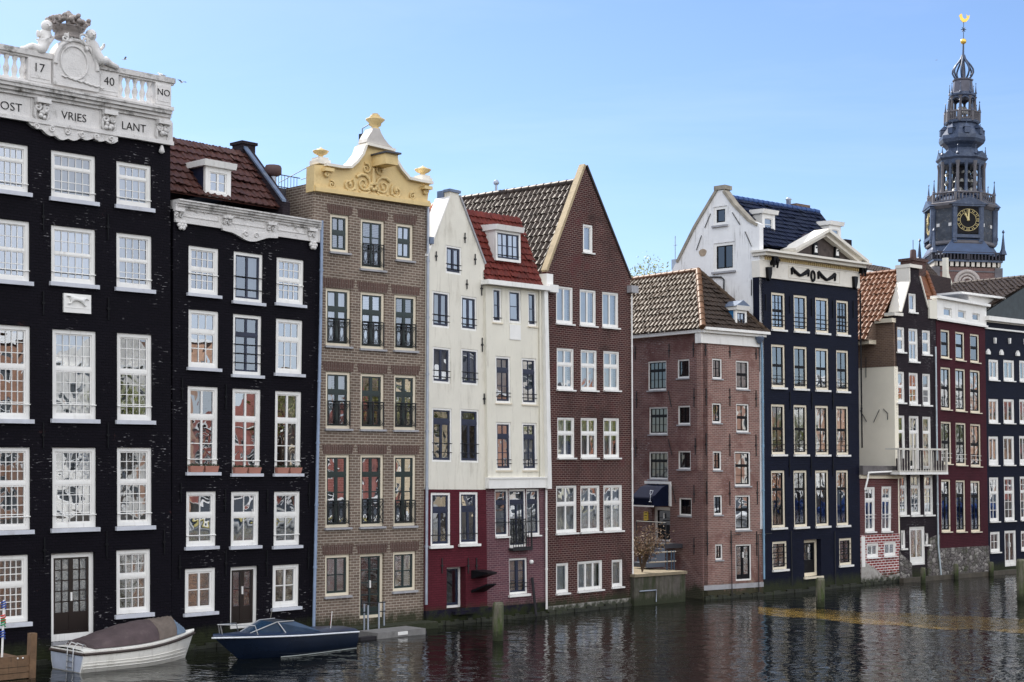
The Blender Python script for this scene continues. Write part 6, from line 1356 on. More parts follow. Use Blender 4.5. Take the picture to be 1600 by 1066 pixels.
zc = f12.px(1570, 499)[1]; m_ = MB(); m_.box(f12, -.05, W12, H12, H12+.09, 0, .1); m_.build('string_course', WHITE, r12)
m_ = MB(); m_.box(f12, -.05, W12, zc-.2, zc+.05, -.3, .3); m_.box(f12, -.02, W12, H12+.4, zc-.2, -.3, .02) ; m_.build('cornice', WHITE, r12)
body(r12, f12, NAVYW, 0, W12, H12+.5, 12)
for u, v in ((1543, 550), (1563.5, 551), (1589, 552.5), (1612, 554), (1636, 556)):
    a, b = f12.px(u, v, 0); m_ = MB(); m_.prism(f12, [(a-.17, b-.14), (a+.17, b-.14), (a+.17, b), (a+.08, b+.1), (a, b+.17), (a-.08, b+.1), (a-.17, b)], 0, .1); m_.build('fan_ornament', WHITE, r12)
for u, v in ((1553.3, 532.5), (1576, 533), (1600, 534), (1624, 536)):
    a, b = f12.px(u, v, 0); m_ = MB(); m_.prism(f12, [(a-.04, b-.16), (a+.04, b-.16), (a+.08, b+.16), (a-.08, b+.16)], 0, .12); m_.build('corbel', WHITE, r12)
# lower and dark roof with ridge running back
am = f12.px(1604, 434, -1.5)[0]; dz = f12.depth_for(1491, 450, am); zr = f12.px(1600, 434.6, f12.depth_for(1600, 434.6, am))[1]; dz = max(dz, -16)
dfr_ = min(-1.0, f12.depth_for(1600, 434.6, am))
tiles(r12, P(.0, zc+.1, dz), P(.0, zc+.1, -.6), P(am, zr, -.6), P(am, zr, dz), T_DK, tw=.3, rh=.4, amp=.06)
tiles(r12, P(2*am, zc+.1, -.6), P(2*am, zc+.1, dz), P(am, zr, dz), P(am, zr, -.6), T_DK, tw=.3, rh=.4, amp=.06)
m_ = MB(); m_.prism(f12, [(0, zc-.1), (2*am, zc-.1), (am, zr-.03)], -.75, -.62); m_.build('roof_gable', plain('slate_hung', (.03, .04, .045), .6, .3, 3), r12)
ridge(r12, [P(am, zr+.05, -.6), P(am, zr+.05, dz)], .13, T_DK)
a0, b0_ = f12.px(1541, 496, -.9); m_ = MB(); ab = f12.px(1556, 480, -.9)[0]; zt_ = f12.px(1550, 466, -.9)[1]; m_.box(f12, .0, ab+.3, zc+.05, zt_, -4.5, -1.0); dm_ = m_.build('roof_dormer', WHITE, r12)
m_ = MB(); m_.box(f12, -1.2, ab+.8, zt_, zt_+.12, -4.6, -.7); m_.build('dormer_roof', WHITE, dm_)
h = rect(f12, 1541, 1550, 476, 495, -1.0); window(dm_, f12, h, S(fw=.06, rd=0, p=((.5, 1, 1, 1), (.5, 1, 1, 1)), sash=BLACKP), -.86)

# ================================================================ houses behind
fb = Fr(P10-nF*17, P12-nF*17)
rbk = rootobj('background_house', fb.M, 'dark tiled roof with white gutter seen behind the orange roof', 'house')
def pxb(u, v, d=0): return fb.px(u, v, d)
a0 = pxb(1340, 425)[0]; a1_ = pxb(1419, 425)[0]; zt_ = pxb(1380, 414)[1]; ze_ = pxb(1380, 427)[1]
m_ = MB(); m_.box(fb, a0-4, a1_, 0, ze_, -6, -.2); m_.build('wall', BRK_SIDE, rbk)
tiles(rbk, fb.pt(a0-4, ze_, 0), fb.pt(a1_, ze_, 0), fb.pt(a1_, zt_+.2, -1.8), fb.pt(a0-4, zt_+.2, -1.8), T_DK, tw=.3, amp=.07)
m_ = MB(); m_.box(fb, a0-4, a1_, ze_-.35, ze_, -.2, .2); m_.build('gutter', WHITE, rbk)
fb2 = Fr(P11-nF*22, P13-nF*22)
rb2 = rootobj('background_house', fb2.M, 'tiled roof end with a white chimney behind the sooty brick stack', 'house')
a0 = fb2.px(1446, 430)[0]; a1_ = fb2.px(1472, 430)[0]; zt_ = fb2.px(1460, 405)[1]; ze_ = fb2.px(1460, 437)[1]
m_ = MB(); m_.box(fb2, a0, a1_+1.2, 0, ze_, -6, -.2); m_.build('wall', BRK_DKRED, rb2)
tiles(rb2, fb2.pt(a0, ze_, 0), fb2.pt(a1_, ze_, 0), fb2.pt(a1_, zt_, -1.5), fb2.pt(a0, zt_, -1.5), T_DK, tw=.3, amp=.07)
m_ = MB(); x = fb2.px(1474, 420)[0]; m_.box(fb2, x-.15, x+.15, ze_-1, zt_+.2, .0, .4); m_.build('chimney', STUCCO2, rb2)
m_ = MB(); m_.prism(fb2, [fb2.px(1474, 430), fb2.px(1478, 414), fb2.px(1490, 448), fb2.px(1490, 470), fb2.px(1474, 470)], -.1, 0) ; m_.build('rendered_gable', STUCCO, rb2)

FOOT = plain('weedy_footing', (.022, .024, .014), .7, .5, 3, bump=.03, dirt=(.05, .065, .02), dirt_amt=.8, dirt_lo=.55)
for ro_, fr_ in ((r1, f1), (r2, f2), (r4, f4), (r5, f5), (r6, f6), (r7, f7), (r8, f8), (r9, f9), (r10, f10), (r11, f11)):
    m_ = MB(); n = 14; W_ = fr_.W
    for i in range(n):
        h0 = .13+.05*math.sin(i*2.3); m_.box(fr_, W_*i/n, W_*(i+1)/n-.002, -.3, h0, .0, .11+.03*math.sin(i*1.7))
    m_.build('weedy_footing', FOOT, ro_)
# ================================================================ church tower
YT = 195.0
tc0 = at_y(1493.5, 727, YT); PXM = (at_y(1601, 400, YT)-at_y(1501, 400, YT)).length/100
zt_of = lambda v: at_y(1502, v, YT).z-.7
ang = math.atan2(-tc0.y, -tc0.x)+math.pi/2+R(13)
MT = T((tc0.x, tc0.y, .7), ang)
lean = Matrix.Rotation(R(1.75), 4, 'Y')
MT = T((tc0.x, tc0.y, .7)) @ lean @ Matrix.Rotation(ang, 4, 'Z')
rT = rootobj('church_tower', MT, 'tall church tower with gilded clock, open belfry, lead onion domes and golden weathercock', 'church tower')
IDM = Matrix.Identity(4)
SLATE = plain('blue_grey_lead', (.045, .065, .115), .45, .3, .6, metal=.2, dirt=(.15, .18, .23), dirt_amt=.7, dirt_lo=.52)
SLD = plain('dark_slate_shingle', (.04, .05, .07), .6, .4, 1.4, bump=.06, dirt=(.22, .21, .2), dirt_amt=.7, dirt_lo=.52)
STN = plain('grey_tower_stone', (.13, .125, .14), .8, .2, 1, dirt=(.07, .07, .08), dirt_amt=.7, dirt_lo=.5)
TBR = brick('tower_brick', (.19, .11, .1), (.15, .09, .085), (.25, .2, .19), bw=.6, bh=.2, moss=False)
GOLD = plain('gilding', (.85, .55, .12), .3, .1, 2, metal=.8)
GOLDP = plain('gilt_paint', (.62, .52, .26), .45, .06, 2)
def octa(mb, prof, n=8, smooth=False):
    k = math.cos(math.pi/n)
    mb.lathe((0, 0, 0), [(r_*PXM/k, z) for r_, z in prof], n, ph=math.pi/n+math.pi/2 if n == 8 else math.pi/4, smooth=smooth)
def TB(name, mb, mat, par=None): return mb.build(name, mat, par or rT, Mi=IDM)
Z = zt_of
m_ = MB(); s_ = 47*PXM; m_.cube(-s_, s_, -s_, s_, 0, Z(424)); bodyT = TB('tower_base', m_, TBR)
m_ = MB()
for zz in (429, 470, 520): m_.cube(-s_-.1, s_+.1, -s_-.1, s_+.1, Z(zz+2), Z(zz))
for x in (-s_, s_): m_.cube(x-.5, x+.5, -s_-.15, -s_+.3, 2, Z(424))
TB('stone_bands', m_, STN, bodyT)
m_ = MB()
for rad in (17, 12, 7):
    m_.tube([((rad*PXM)*math.cos(t_), -s_-.05, Z(447)+(rad*PXM)*math.sin(t_)) for t_ in [k*math.pi/12 for k in range(13)]], .28 if rad == 17 else .18, 6)
m_.cube(-1.6, -1.3, -s_-.2, -s_, Z(475), Z(447)); m_.cube(1.3, 1.6, -s_-.2, -s_, Z(475), Z(447)); TB('arch_moulding', m_, plain('pale_arch_stone', (.42, .38, .36), .8), bodyT)
m_ = MB(); m_.prism(Fr(V((-9, 0, 0)), V((9, 0, 0))), [(0, 0), (1, 0), (1, 1)], 0, .01)
m_ = MB(); w2 = 50*PXM
for i in range(13):
    x = -w2+.2+(2*w2-.4)*i/12
    for (ax_, sgn) in ((0, -1), (1, -1), (1, 1), (0, 1)):
        if ax_ == 0: m_.cube(x-.2, x+.2, *(sorted((sgn*s_, sgn*(w2)))), Z(423), Z(416))
        else: m_.cube(*(sorted((sgn*s_, sgn*(w2)))), x-.2, x+.2, Z(423), Z(416))
TB('corbels', m_, plain('white_corbel', (.62, .58, .52), .7))
m_ = MB(); w3 = 52*PXM; m_.cube(-w3, w3, -w3, w3, Z(416), Z(413)); TB('gallery_floor', m_, SLATE)
def sqrail(w_, v0, v1, nm, n=14, th=.12, mat=None):
    m_ = MB()
    for sgn in (-1, 1):
        m_.cube(-w_, w_, sgn*w_-.12, sgn*w_+.12, Z(v1)-.25, Z(v1)); m_.cube(sgn*w_-.12, sgn*w_+.12, -w_+.12, w_-.12, Z(v1)-.25, Z(v1))
        for i in range(n+1):
            x = -w_+2*w_*i/n; e = .22 if i % (n//2) == 0 else .09
            m_.cube(x-e, x+e, sgn*w_-e, sgn*w_+e, Z(v0), Z(v1)-.25); m_.cube(sgn*w_-e+.01, sgn*w_+e-.01, x-e, x+e, Z(v0), Z(v1)-.25)
    TB(nm, m_, mat or plain('dark_tower_rail', (.02, .02, .035), .6))
sqrail(52*PXM, 413, 401, 'gallery_railing', 20)
def pinn(x, y, v0, v1, r_=.25, n='pinnacle'):
    m_ = MB(); h = Z(v1)-Z(v0); m_.lathe((x, y, Z(v0)), [(r_*1.3, 0), (r_, h*.12), (r_*.7, h*.2), (r_*.15, h*.85), (r_*.5, h*.9), (.03, h)], 6, smooth=False); TB(n, m_, SLATE)
for x in (-1, 1):
    for y in (-1, 1): pinn(x*w3, y*w3, 404, 366, .4)
m_ = MB(); octa(m_, [(54, Z(404)), (50, Z(395)), (45, Z(386))]); TB('skirt_roof', m_, SLATE)
m_ = MB(); m_.add([(-3.4, -54*PXM, Z(404)), (3.4, -54*PXM, Z(404)), (1.9, -47*PXM, Z(380)), (-1.9, -47*PXM, Z(380))], [(0, 1, 2, 3)]); m_.add([(-3.4, -54*PXM, Z(404)), (-1.9, -47*PXM, Z(380)), (-1.9, -40*PXM, Z(380)), (-3.4, -44*PXM, Z(404))], [(0, 1, 2, 3)]); m_.add([(3.4, -54*PXM, Z(404)), (1.9, -47*PXM, Z(380)), (1.9, -40*PXM, Z(380)), (3.4, -44*PXM, Z(404))], [(0, 1, 2, 3)]); TB('skirt_roof', m_, plain('deep_blue_lead', (.03, .065, .15), .4, .2, 1))
m_ = MB(); octa(m_, [(46, Z(388)), (46, Z(330))]); stg = TB('clock_stage', m_, SLD)
m_ = MB(); octa(m_, [(49, Z(388)), (50, Z(386)), (48, Z(382))]); octa(m_, [(47, Z(332)), (51, Z(328)), (51.5, Z(324)), (48, Z(322))]); TB('stage_cornice', m_, STN, stg)
# corner pilasters, clock frames on four sides
for k in range(8):
    an = k*math.pi/4+math.pi/8-math.pi/2; rr = 46*PXM/math.cos(math.pi/8)
    m_ = MB(); m_.lathe((rr*math.cos(an), rr*math.sin(an), Z(386)), [(.45, 0), (.38, .4), (.38, Z(332)-Z(386)-.4), (.48, Z(332)-Z(386))], 6); TB('pilaster', m_, SLATE, stg)
def onface(k, f):
    Rm = Matrix.Rotation(k*math.pi/4, 4, 'Z'); mb = MB(); f(mb); mb.v = [Rm @ p for p in mb.v]; return mb
rf = 46*PXM; cz = Z(351.5); cr_ = 17.5*PXM
def fframe(mb):
    mb.cube(-1.95, -1.5, -rf-.45, -rf+.1, Z(384), Z(330)); mb.cube(1.5, 1.95, -rf-.45, -rf+.1, Z(384), Z(330)); mb.cube(-2.1, 2.1, -rf-.6, -rf, Z(331), Z(328))
    mb.cube(-2.0, 2.0, -rf-.5, -rf, Z(379), Z(374))
def fped(mb):
    mb.add([(-2.5, -rf-.7, Z(328)), (2.5, -rf-.7, Z(328)), (0, -rf-.7, Z(316)), (-2.5, -rf+.8, Z(328)), (2.5, -rf+.8, Z(328)), (0, -rf+.8, Z(316))], [(0, 1, 2), (3, 5, 4), (0, 3, 4, 1), (1, 4, 5, 2), (2, 5, 3, 0)])
for k in (0, 2, -2):
    TB('clock_frame', onface(k, fframe), SLATE, stg); TB('clock_pediment', onface(k, fped), SLATE, stg)
    ck = TB('clock', onface(k, lambda mb: mb.cube(-1.5, 1.5, -rf-.2, -rf+.05, Z(372), Z(333))), BLACKP)
    def nums(mb):
        for h_ in range(12):
            an = math.pi/2-h_*math.pi/6; big = h_ % 3 == 0
            for off in ((-.085, .085) if not big else (-.13, 0, .13)):
                t_ = an+off; mb.tube([(cr_*.76*math.cos(t_), -rf-.26, cz+cr_*.76*math.sin(t_)), (cr_*.94*math.cos(t_), -rf-.26, cz+cr_*.94*math.sin(t_))], .042, 4)
        for rad in (.69, .98): mb.tube([(cr_*rad*math.cos(t_), -rf-.24, cz+cr_*rad*math.sin(t_)) for t_ in [q*math.pi/16 for q in range(33)]], .035, 4)
    TB('numerals', onface(k, nums), GOLDP, ck)
    def hands(mb):
        a1, a2 = math.pi/2-R(-28), math.pi/2-R(3)
        mb.tube([(0, -rf-.34, cz), (.95*cr_*math.cos(a2), -rf-.34, cz+.95*cr_*math.sin(a2))], [.15, .07], 5); mb.tube([(0, -rf-.32, cz), (.62*cr_*math.cos(a1), -rf-.32, cz+.62*cr_*math.sin(a1))], [.13, .1], 5)
        mb.ball((.5*cr_*math.cos(a1), -rf-.32, cz+.5*cr_*math.sin(a1)), .18, n=5); mb.ball((0, -rf-.32, cz), .2, n=5)
    TB('hands', onface(k, hands), GOLDP, ck)
for k in (1, -1, 3):
    def wnd(mb):
        for x in (-.9, .9): mb.cube(x-.22, x+.22, -rf-.06, -rf+.02, Z(360), Z(355))
    TB('small_window', onface(k, wnd), plain('white_window_frame', (.6, .6, .6), .6), stg)
def octrail(r_, v0, v1, nm, nb=6, mat=STN, pin=None):
    m_ = MB(); k8 = math.cos(math.pi/8); rr = r_*PXM/k8
    for k in range(8):
        a0, a1 = k*math.pi/4+math.pi/8, (k+1)*math.pi/4+math.pi/8; p, q = V((rr*math.cos(a0), rr*math.sin(a0), 0)), V((rr*math.cos(a1), rr*math.sin(a1), 0))
        m_.tube([p+V((0, 0, Z(v1))), q+V((0, 0, Z(v1)))], .14, 4); m_.tube([p+V((0, 0, Z(v0)+.15)), q+V((0, 0, Z(v0)+.15))], .1, 4)
        for i in range(1, nb): c = p.lerp(q, i/nb); m_.tube([c+V((0, 0, Z(v0))), c+V((0, 0, Z(v1)))], .08, 4)
        m_.tube([p+V((0, 0, Z(v0)-.2)), p+V((0, 0, Z(v1)+.3))], .22, 5)
    TB(nm, m_, mat)
    if pin:
        for k in range(8): a0 = k*math.pi/4+math.pi/8; pinn(rr*math.cos(a0), rr*math.sin(a0), v1, pin, .2)
octrail(46, 322, 308, 'balustrade', 7, STN, 286)
m_ = MB(); octa(m_, [(47, Z(324)), (47, Z(321)), (30, Z(308)), (26, Z(306))]); TB('belfry_floor', m_, SLATE)
m_ = MB(); octa(m_, [(14, Z(310)), (12, Z(250))]); TB('belfry_core', m_, plain('dark_belfry_core', (.02, .02, .03), .8))
k8 = math.cos(math.pi/8)
for k in range(16):
    an = k*math.pi/8; rr = (31.5/k8 if k % 2 == 0 else 31)*PXM; an += math.pi/8
    m_ = MB(); m_.lathe((rr*math.cos(an), rr*math.sin(an), Z(308)), [(.42, 0), (.3, .5), (.24, 1), (.2, Z(260)-Z(308)-.5), (.34, Z(257)-Z(308))], 8); TB('column', m_, SLATE if k % 2 else STN)
    if k % 2 == 0:
        m_ = MB(); m_.tube([(rr*1.04*math.cos(an), rr*1.04*math.sin(an), Z(309)), (rr*1.2*math.cos(an), rr*1.2*math.sin(an), Z(311)), (rr*1.38*math.cos(an), rr*1.38*math.sin(an), Z(318))], [.3, .2, .25], 6); TB('buttress_scroll', m_, SLATE)
rb_ = random.Random(2)
for k in range(16):
    an = k*math.pi/8+.1
    for j, vv in enumerate((298, 284, 271)):
        rr = 22*PXM; m_ = MB(); s2 = .5-.1*j
        m_.lathe((rr*math.cos(an+j*.1), rr*math.sin(an+j*.1), Z(vv)-s2), [(s2, 0), (s2*.8, s2*.3), (s2*.6, s2*.9), (s2*.35, s2*1.2), (.05, s2*1.3)], 8); TB('bell', m_, plain('pale_bronze', (.36, .36, .34), .4, .1, 3, metal=.4))
m_ = MB(); octa(m_, [(31, Z(262)), (33, Z(260)), (34, Z(254)), (37, Z(251)), (37, Z(249)), (31, Z(246))]); ar_ = TB('belfry_cornice', m_, SLATE)
m_ = MB()
for k in range(16):
    a0 = k*math.pi/8+math.pi/8; a1 = a0+math.pi/8; rr = 31.5*PXM; p = V((rr*math.cos(a0), rr*math.sin(a0), Z(266))); q = V((rr*math.cos(a1), rr*math.sin(a1), Z(266)))
    m_.tube([p.lerp(q, (1-math.cos(t_))/2)+V((0, 0, math.sin(t_)*.55)) for t_ in [j*math.pi/6 for j in range(7)]], .12, 5)
TB('arches', m_, STN, ar_)
for k in range(8):
    def gb_(mb): mb.add([(-1.25, -36.5*PXM, Z(250)), (1.25, -36.5*PXM, Z(250)), (0, -36.5*PXM, Z(240)), (-1.25, -25*PXM, Z(250)), (1.25, -25*PXM, Z(250)), (0, -22*PXM, Z(240))], [(0, 1, 2), (3, 5, 4), (0, 3, 4, 1), (1, 4, 5, 2), (2, 5, 3, 0)])
    TB('gablet', onface(k, gb_), SLATE)
    a0 = k*math.pi/4+math.pi/8; pinn(33*PXM/k8*math.cos(a0), 33*PXM/k8*math.sin(a0), 246, 232, .18)
m_ = MB(); octa(m_, [(29, Z(248)), (25, Z(241)), (22, Z(234)), (25, Z(230)), (31, Z(226)), (33, Z(221)), (32.5, Z(215)), (29, Z(209)), (25, Z(204)), (23, Z(199)), (22, Z(196)), (25, Z(194.5)), (25, Z(192))]); TB('bulb_dome', m_, SLATE)
for k in range(0, 8):
    def dorm(mb):
        y = -29*PXM; mb.cube(-.32, .32, y-.45, y+1.2, Z(214), Z(205)); mb.add([(-.45, y-.5, Z(205)), (.45, y-.5, Z(205)), (.45, y+1.4, Z(205)), (-.45, y+1.4, Z(205)), (0, y+.1, Z(197.5))], [(0, 1, 4), (1, 2, 4), (2, 3, 4), (3, 0, 4), (0, 3, 2, 1)])
        mb.tube([(0, y+.1, Z(198)), (0, y+.1, Z(193))], .05, 4)
    TB('dome_dormer', onface(k, dorm), SLATE)
octrail(24, 191, 177.5, 'balustrade', 6, STN, 160)
m_ = MB(); octa(m_, [(25.5, Z(193)), (25.5, Z(191)), (17, Z(189))]); TB('lantern_floor', m_, SLATE)
for k in range(8):
    an = k*math.pi/4+math.pi/8; rr = 17.5*PXM/k8; m_ = MB(); m_.lathe((rr*math.cos(an), rr*math.sin(an), Z(190)), [(.3, 0), (.2, .5), (.17, Z(156)-Z(190)), (.3, Z(153)-Z(190))], 6)
    TB('column', m_, STN)
m_ = MB()
for k in range(8):
    a0 = k*math.pi/4+math.pi/8; a1 = a0+math.pi/4; rr = 17.5*PXM/k8; p = V((rr*math.cos(a0), rr*math.sin(a0), Z(161))); q = V((rr*math.cos(a1), rr*math.sin(a1), Z(161)))
    m_.tube([p.lerp(q, (1-math.cos(t_))/2)+V((0, 0, math.sin(t_)*.6)) for t_ in [j*math.pi/6 for j in range(7)]], .15, 5)
octa(m_, [(17, Z(154)), (19.5, Z(151)), (19.5, Z(149.5)), (16, Z(146))]); TB('lantern_cornice', m_, SLATE)
for k in range(3):
    m_ = MB(); m_.lathe((.3*math.cos(k*2), .3*math.sin(k*2), Z(178)), [(.5, 0), (.4, .3), (.25, .9), (.05, 1)], 8); TB('bell', m_, plain('pale_bronze', (.36, .36, .34)))
for k in range(8): a0 = k*math.pi/4+math.pi/8; pinn(18.5*PXM/k8*math.cos(a0), 18.5*PXM/k8*math.sin(a0), 148, 131, .14)
m_ = MB(); octa(m_, [(15, Z(148)), (13.5, Z(128)), (15, Z(126.5)), (15, Z(125)), (8, Z(123.5)), (2.6, Z(122)), (1.6, Z(92))]); TB('upper_drum', m_, plain('brownish_lead', (.10, .10, .13), .5, .25, 1, metal=.2))
m_ = MB(); pr_ = [(9, 124), (13, 120), (16, 114), (15.5, 109), (12, 103), (7, 97), (3.5, 92), (1.6, 86)]
for k in range(8):
    an = k*math.pi/4+math.pi/8; m_.tube([(r_*PXM*math.cos(an), r_*PXM*math.sin(an), Z(v)) for r_, v in pr_], .13, 6)
TB('onion_cage', m_, SLATE)
m_ = MB(); m_.tube([(0, 0, Z(94)), (0, 0, Z(66))], [.16, .1], 6); m_.tube([(0, 0, Z(62)), (0, 0, Z(30))], .05, 5); TB('spire_rod', m_, SLATE)
m_ = MB(); m_.ball((0, 0, Z(64.5)), 4.6*PXM, n=12); TB('gilt_ball', m_, GOLD)
m_ = MB(); zc_ = Z(46)
for p, q in (((-.35, 0), (.35, 0)), ((-.2, -.3), (.2, .3)), ((-.2, .3), (.2, -.3))): m_.tube([(p[0], 0, zc_+p[1]), (q[0], 0, zc_+q[1])], .05, 4)
TB('wind_cross', m_, IRON)
m_ = MB(); X = lambda x, y: (x*PXM, -.05, Z(29)+y*PXM); oc_ = [(-6, 2), (-5, -2), (-1, -6), (4, -5), (8, 0), (9, 6), (6, 4), (4, 7), (5, 1), (1, -1), (-2, 2), (-3, 7), (-5, 8), (-6, 6), (-7.5, 5)]
fr_c = Fr(V((0, 0, 0)), V((1, 0, 0))); m_.prism(fr_c, [(x*PXM, Z(29)+y*PXM) for x, y in oc_], -.08, .08); TB('weathercock', m_, GOLD)

# ================================================================ boats
def hull(mb, L_, bw, gun, keel=-.3, n=18, bowp=1.8, stern=.82, rake=.35, flare=.12):
    rows = []
    for i in range(n+1):
        t_ = i/n; w_ = bw/2*(stern+(1-stern)*min(1, t_*2.2)) if t_ < .45 else bw/2*max(.02, (1-((t_-.45)/.55)**bowp)); g = gun(t_); row = []
        for fz, fw in ((1, 1), (.72, .99), (.4, .95), (.0, .84), (-.5, .55), (-1, .0)):
            z = g*fz if fz >= 0 else keel*(-fz); x = t_*L_+(rake*(z/max(g, .01)) if True else 0)*t_**3
            hw = w_*(fw if t_ < .9 else fw*(1-.2*(1-fz)*(t_-.9)*5)); row.append((x, hw, z))
        rows.append(row)
    vs = []; m_ = len(rows[0])
    for row in rows:
        vs += [(x, -y, z) for x, y, z in row]+[(x, y, z) for x, y, z in reversed(row[:-1])]
    k = 2*m_-1
    mb.add(vs, [(i*k+j, i*k+j+1, (i+1)*k+j+1, (i+1)*k+j) for i in range(n) for j in range(k-1)], True)
    mb.add(vs[:k], [list(range(k))]); mb.add(vs[-k:], [list(range(k))])
    return [r_[0] for r_ in rows]
def place_boat(S, B, bw, Lx=None):
    """S: near stern corner on the water, B: bow foot"""
    d = (B-S); d.z = 0; 
    return d
NVH = plain('navy_hull_paint', (.006, .012, .028), .22, .15, 2)
WHH = plain('white_hull_gelcoat', (.88, .86, .80), .35, .04, 2, dirt=(.4, .38, .3), dirt_amt=.4, streak=True)
def lofted(mb, secs, smooth=True):
    n = len(secs[0]); vs = [p for s_ in secs for p in s_]
    mb.add(vs, [(i*n+j, i*n+j+1, (i+1)*n+j+1, (i+1)*n+j) for i in range(len(secs)-1) for j in range(n-1)], smooth)
def local(name, mb, mat, ro): return mb.build(name, mat, ro, Mi=IDM)
# white sloop
bw = 1.75; Sn = G(130, 1053); Bp = G(292, 1035); ax0 = (Bp-Sn); ax0.z = 0; Lw = ax0.length; th = math.asin(min(.9, (bw*.84/2)/Lw)); d_ = Matrix.Rotation(-th*0, 4, 'Z') @ ax0.normalized()
nrm = V((d_.y, -d_.x, 0)); 
# axis passes through the bow foot; near stern corner lies half a beam outwards
bw = 2.0; d_ = Matrix.Rotation(R(4), 3, 'Z') @ dirF; nrm = V((d_.y, -d_.x, 0)); o_ = Sn-nrm*(bw*.86/2)
Lw = 4.0
while 800+F*(o_+d_*Lw).x/(o_+d_*Lw).y < 293: Lw += .02
bM = T((o_.x, o_.y, 0), math.atan2(d_.y, d_.x)); rB = rootobj('motor_boat', bM, 'small white boat with brown canvas cover and folding stern ladder', 'boat')
gun = lambda t_: .60+.30*max(0, t_-.25)**1.6
hm = MB(); ge = hull(hm, Lw, bw, gun, stern=.86, rake=.3); local('hull', hm, WHH, rB)
m_ = MB(); dk = [[(x+.0, -y, z), (x, -y*.75, z+.03), (x, 0, z+.05), (x, y*.75, z+.03), (x, y, z)] for x, y, z in ge]; lofted(m_, dk); local('deck', m_, WHH, rB)
m_ = MB()
for s_ in (-1, 1): m_.tube([(x, s_*(y+.01), z-.08) for x, y, z in ge], .045, 6)
m_.tube([(ge[0][0]-.02, -ge[0][1], ge[0][2]-.08), (ge[0][0]-.02, ge[0][1], ge[0][2]-.08)], .045, 6)
m2_ = MB(); x0_, y0_, z0_ = ge[0]; m2_.hexa([(x0_-.02, -y0_*.8, .02), (x0_-.02, y0_*.8, .02), (x0_, y0_*.8, .02), (x0_, -y0_*.8, .02), (x0_-.02, -y0_*.96, z0_-.13), (x0_-.02, y0_*.96, z0_-.13), (x0_, y0_*.96, z0_-.13), (x0_, -y0_*.96, z0_-.13)]); local('transom_shade', m2_, plain('grey_blue_transom_shade', (.42, .46, .55), .4), rB)  # shade on the white transom, painted as a grey blue panel
local('rubbing_strake', m_, plain('brown_rubber', (.05, .035, .03), .6), rB)
m_ = MB()
for zf in (.2, .33, .46):
    for s_ in (-1,): m_.tube([(x, s_*(y*(.93+.05*zf)+.012), z*zf) for x, y, z in ge[:-2]], .012, 4)
local('plank_lines', m_, WHH, rB)
CAN1 = plain('purple_brown_canvas', (.075, .052, .055), .85, .25, 2, bump=.012, dirt=(.14, .11, .1), dirt_amt=.6); CAN2 = plain('brown_canvas', (.15, .12, .10), .85, .2, 3, bump=.012, dirt=(.06, .05, .045), dirt_amt=.7)
def cover(t0, t1, hf, mat, nm, n=14, wfac=.86, sag=.032):
    m_ = MB(); secs = []
    for i in range(n+1):
        t_ = t0+(t1-t0)*i/n; j = min(len(ge)-2, int(t_*(len(ge)-1))); f = t_*(len(ge)-1)-j; x, y, z = [ge[j][q]*(1-f)+ge[j+1][q]*f for q in range(3)]; h_ = hf(t_); w_ = y*wfac; sec = []
        for q in range(13):
            an = math.pi*q/12; yy = -w_*math.cos(an); zz = z+.04+h_*(math.sin(an)**.75)+sag*math.sin(i*1.9+q*1.3)*math.sin(an); sec.append((x+.04*math.sin(an), yy*(1-.25*math.sin(an)*min(1, h_)), zz))
        secs.append(sec)
    lofted(m_, secs); m_.add(secs[0], [list(range(13))]); m_.add(secs[-1], [list(range(13))]); return local(nm, m_, mat, rB)
sm = lambda a: max(0, min(1, a))**1.0
cover(.10, .62, lambda t_: .1+.42*math.sin(sm((t_-.08)/.5)*math.pi/2), CAN1, 'canvas_cover')
cover(.622, .80, lambda t_: .52-.02*(t_-.62)*4, CAN2, 'canvas_hood')
cover(.802, .90, lambda t_: .48*(1-sm((t_-.80)/.11)*.85), plain('tinted_windscreen', (.16, .22, .3), .15, .1, 2), 'windscreen')
m_ = MB(); x, y, z = ge[0]
for yy in (-.42, -.12): m_.tube([(x+.25, yy, z+.12), (x+.05, yy, z+.2), (x-.06, yy, z+.05), (x-.07, yy, .05)], .018, 5)
for zz in (.12, .28, .44): m_.tube([(x-.07, -.42, zz), (x-.07, -.12, zz)], .015, 5)
local('boarding_ladder', m_, plain('steel', (.5, .5, .5), .3, metal=.9), rB)
m_ = MB(); m_.tube([(x+.1, -.6, z+.08), (x+.22, -.5, z+.16), (x+.34, -.42, z+.08)], .014, 5); m_.tube([(x+.1, .3, z+.08), (x+.22, .35, z+.16), (x+.34, .4, z+.08)], .014, 5)
xx, yy, zz = ge[-3]; m_.tube([(xx, -.1, zz+.05), (xx+.1, 0, zz+.12), (xx+.15, .1, zz+.06)], .02, 5); local('cleats', m_, plain('steel', (.5, .5, .5)), rB)
